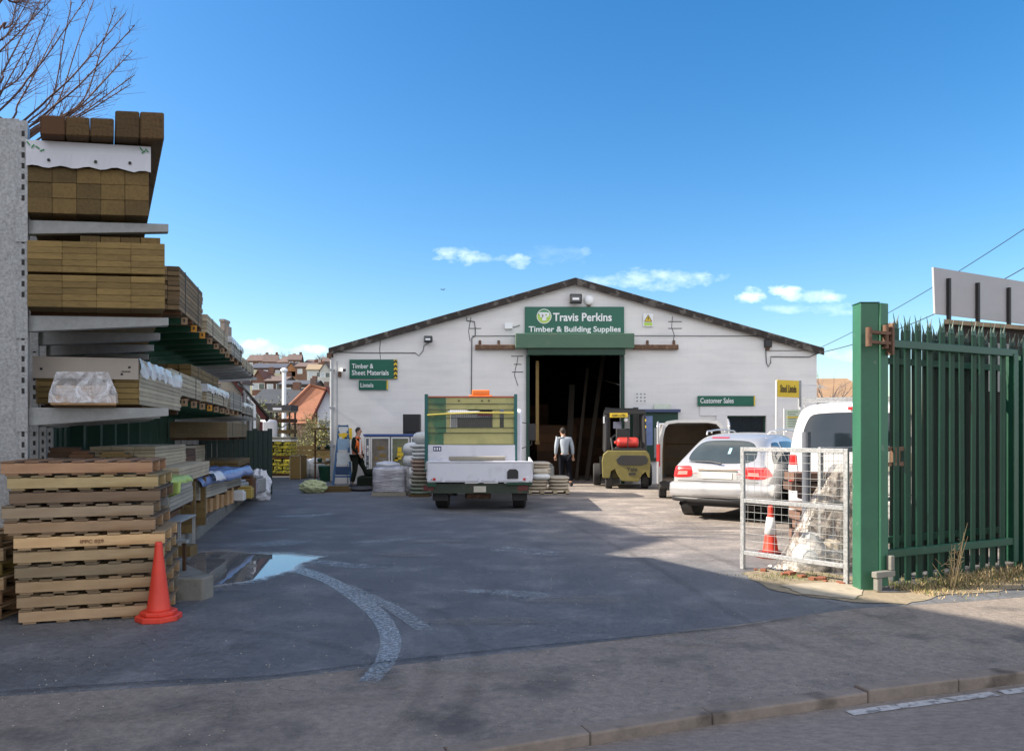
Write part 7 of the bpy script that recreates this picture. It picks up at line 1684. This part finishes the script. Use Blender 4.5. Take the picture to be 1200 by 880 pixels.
# overhead wires and the pole they hang from (out of frame right)
def wire(nm, label, a, b__, sag, r_=.008):
    a = Vector(a); b__ = Vector(b__); m_ = MB(); P_ = [a.lerp(b__, k / 20) + Vector((0, 0, -sag * 4 * (k / 20) * (1 - k / 20))) for k in range(21)]
    m_.tube([p - a for p in P_], r_, 5); return tag(m_.build(nm, m_black, None, loc=a), label, 'wire')
A = Vector((FX(958), FY, FZ(414))); wire('overhead_wire', 'cable rising from the right corner of the warehouse across the sky behind the hoarding', A, at(1330, 232, 17), .5, .012)
wire('overhead_wire', 'thin upper wire crossing the sky above the hoarding', at(960, 408, 34), at(1300, 200, 20), .3, .012)
tp = at(1330, 232, 17); o = empty('utility_pole', (tp.x, tp.y, 0), 'wooden utility pole carrying the overhead wires beyond the right edge', 'pole'); MB().cyl((0, 0, 0), (0, 0, tp.z + .5), .14, .10, 12).build('pole', m_wd, o); MB().box(-.6, .6, -.06, .06, tp.z, tp.z + .1).build('cross_arm', m_wd, o)
# small bird far away in the sky
b = MB(); b.add([(-.25, 0, .06), (-.1, .04, .10), (0, 0, 0), (.1, .04, .10), (.25, 0, .06), (0, .2, 0), (0, -.16, .01)], [(0, 1, 2), (2, 3, 4), (1, 5, 2), (2, 5, 3), (2, 6, 1), (3, 6, 2)]); tag(b.build('bird', m_black, None, loc=at(519, 340, 60)), 'tiny dark bird high in the sky left of the gable', 'bird')
# ------------------------------------------------------------------ parts that are several separate pieces become one object per piece
def split_loose(o):
    me = o.data; n = len(me.vertices); par = list(range(n))
    def fd(a):
        while par[a] != a: par[a] = par[par[a]]; a = par[a]
        return a
    for p in me.polygons:
        r0 = fd(p.vertices[0])
        for v in p.vertices[1:]: par[fd(v)] = r0
    comp = {}
    for p in me.polygons: comp.setdefault(fd(p.vertices[0]), []).append(p.index)
    if len(comp) < 2 or len(comp) > 60: return
    at_ = me.attributes.get('v'); nm = o.name.split('.')[0]
    for k, fl in enumerate(comp.values()):
        vi = sorted({v for f in fl for v in me.polygons[f].vertices}); mp = {v: i for i, v in enumerate(vi)}
        m2 = bpy.data.meshes.new(nm); m2.from_pydata([tuple(me.vertices[v].co) for v in vi], [], [[mp[v] for v in me.polygons[f].vertices] for f in fl])
        a2 = m2.attributes.new('v', 'FLOAT', 'FACE'); a2.data.foreach_set('value', [at_.data[f].value for f in fl])
        m2.polygons.foreach_set('material_index', [me.polygons[f].material_index for f in fl])
        for mt in me.materials: m2.materials.append(mt)
        if k == 0: keep = m2
        else:
            c = o.copy(); c.data = m2; COL.objects.link(c)
    o.data = keep
SPLIT = {'bearer', 'door_guide', 'sliding_door_rail', 'cable', 'crack_stitch', 'roof_bar', 'lower_rail', 'marks', 'print', 'staple', 'batten', 'goods'}
for o in list(COL.objects):
    if o.type == 'MESH' and o.parent is not None and o.name.split('.')[0] in SPLIT and o.data.users == 1: split_loose(o)
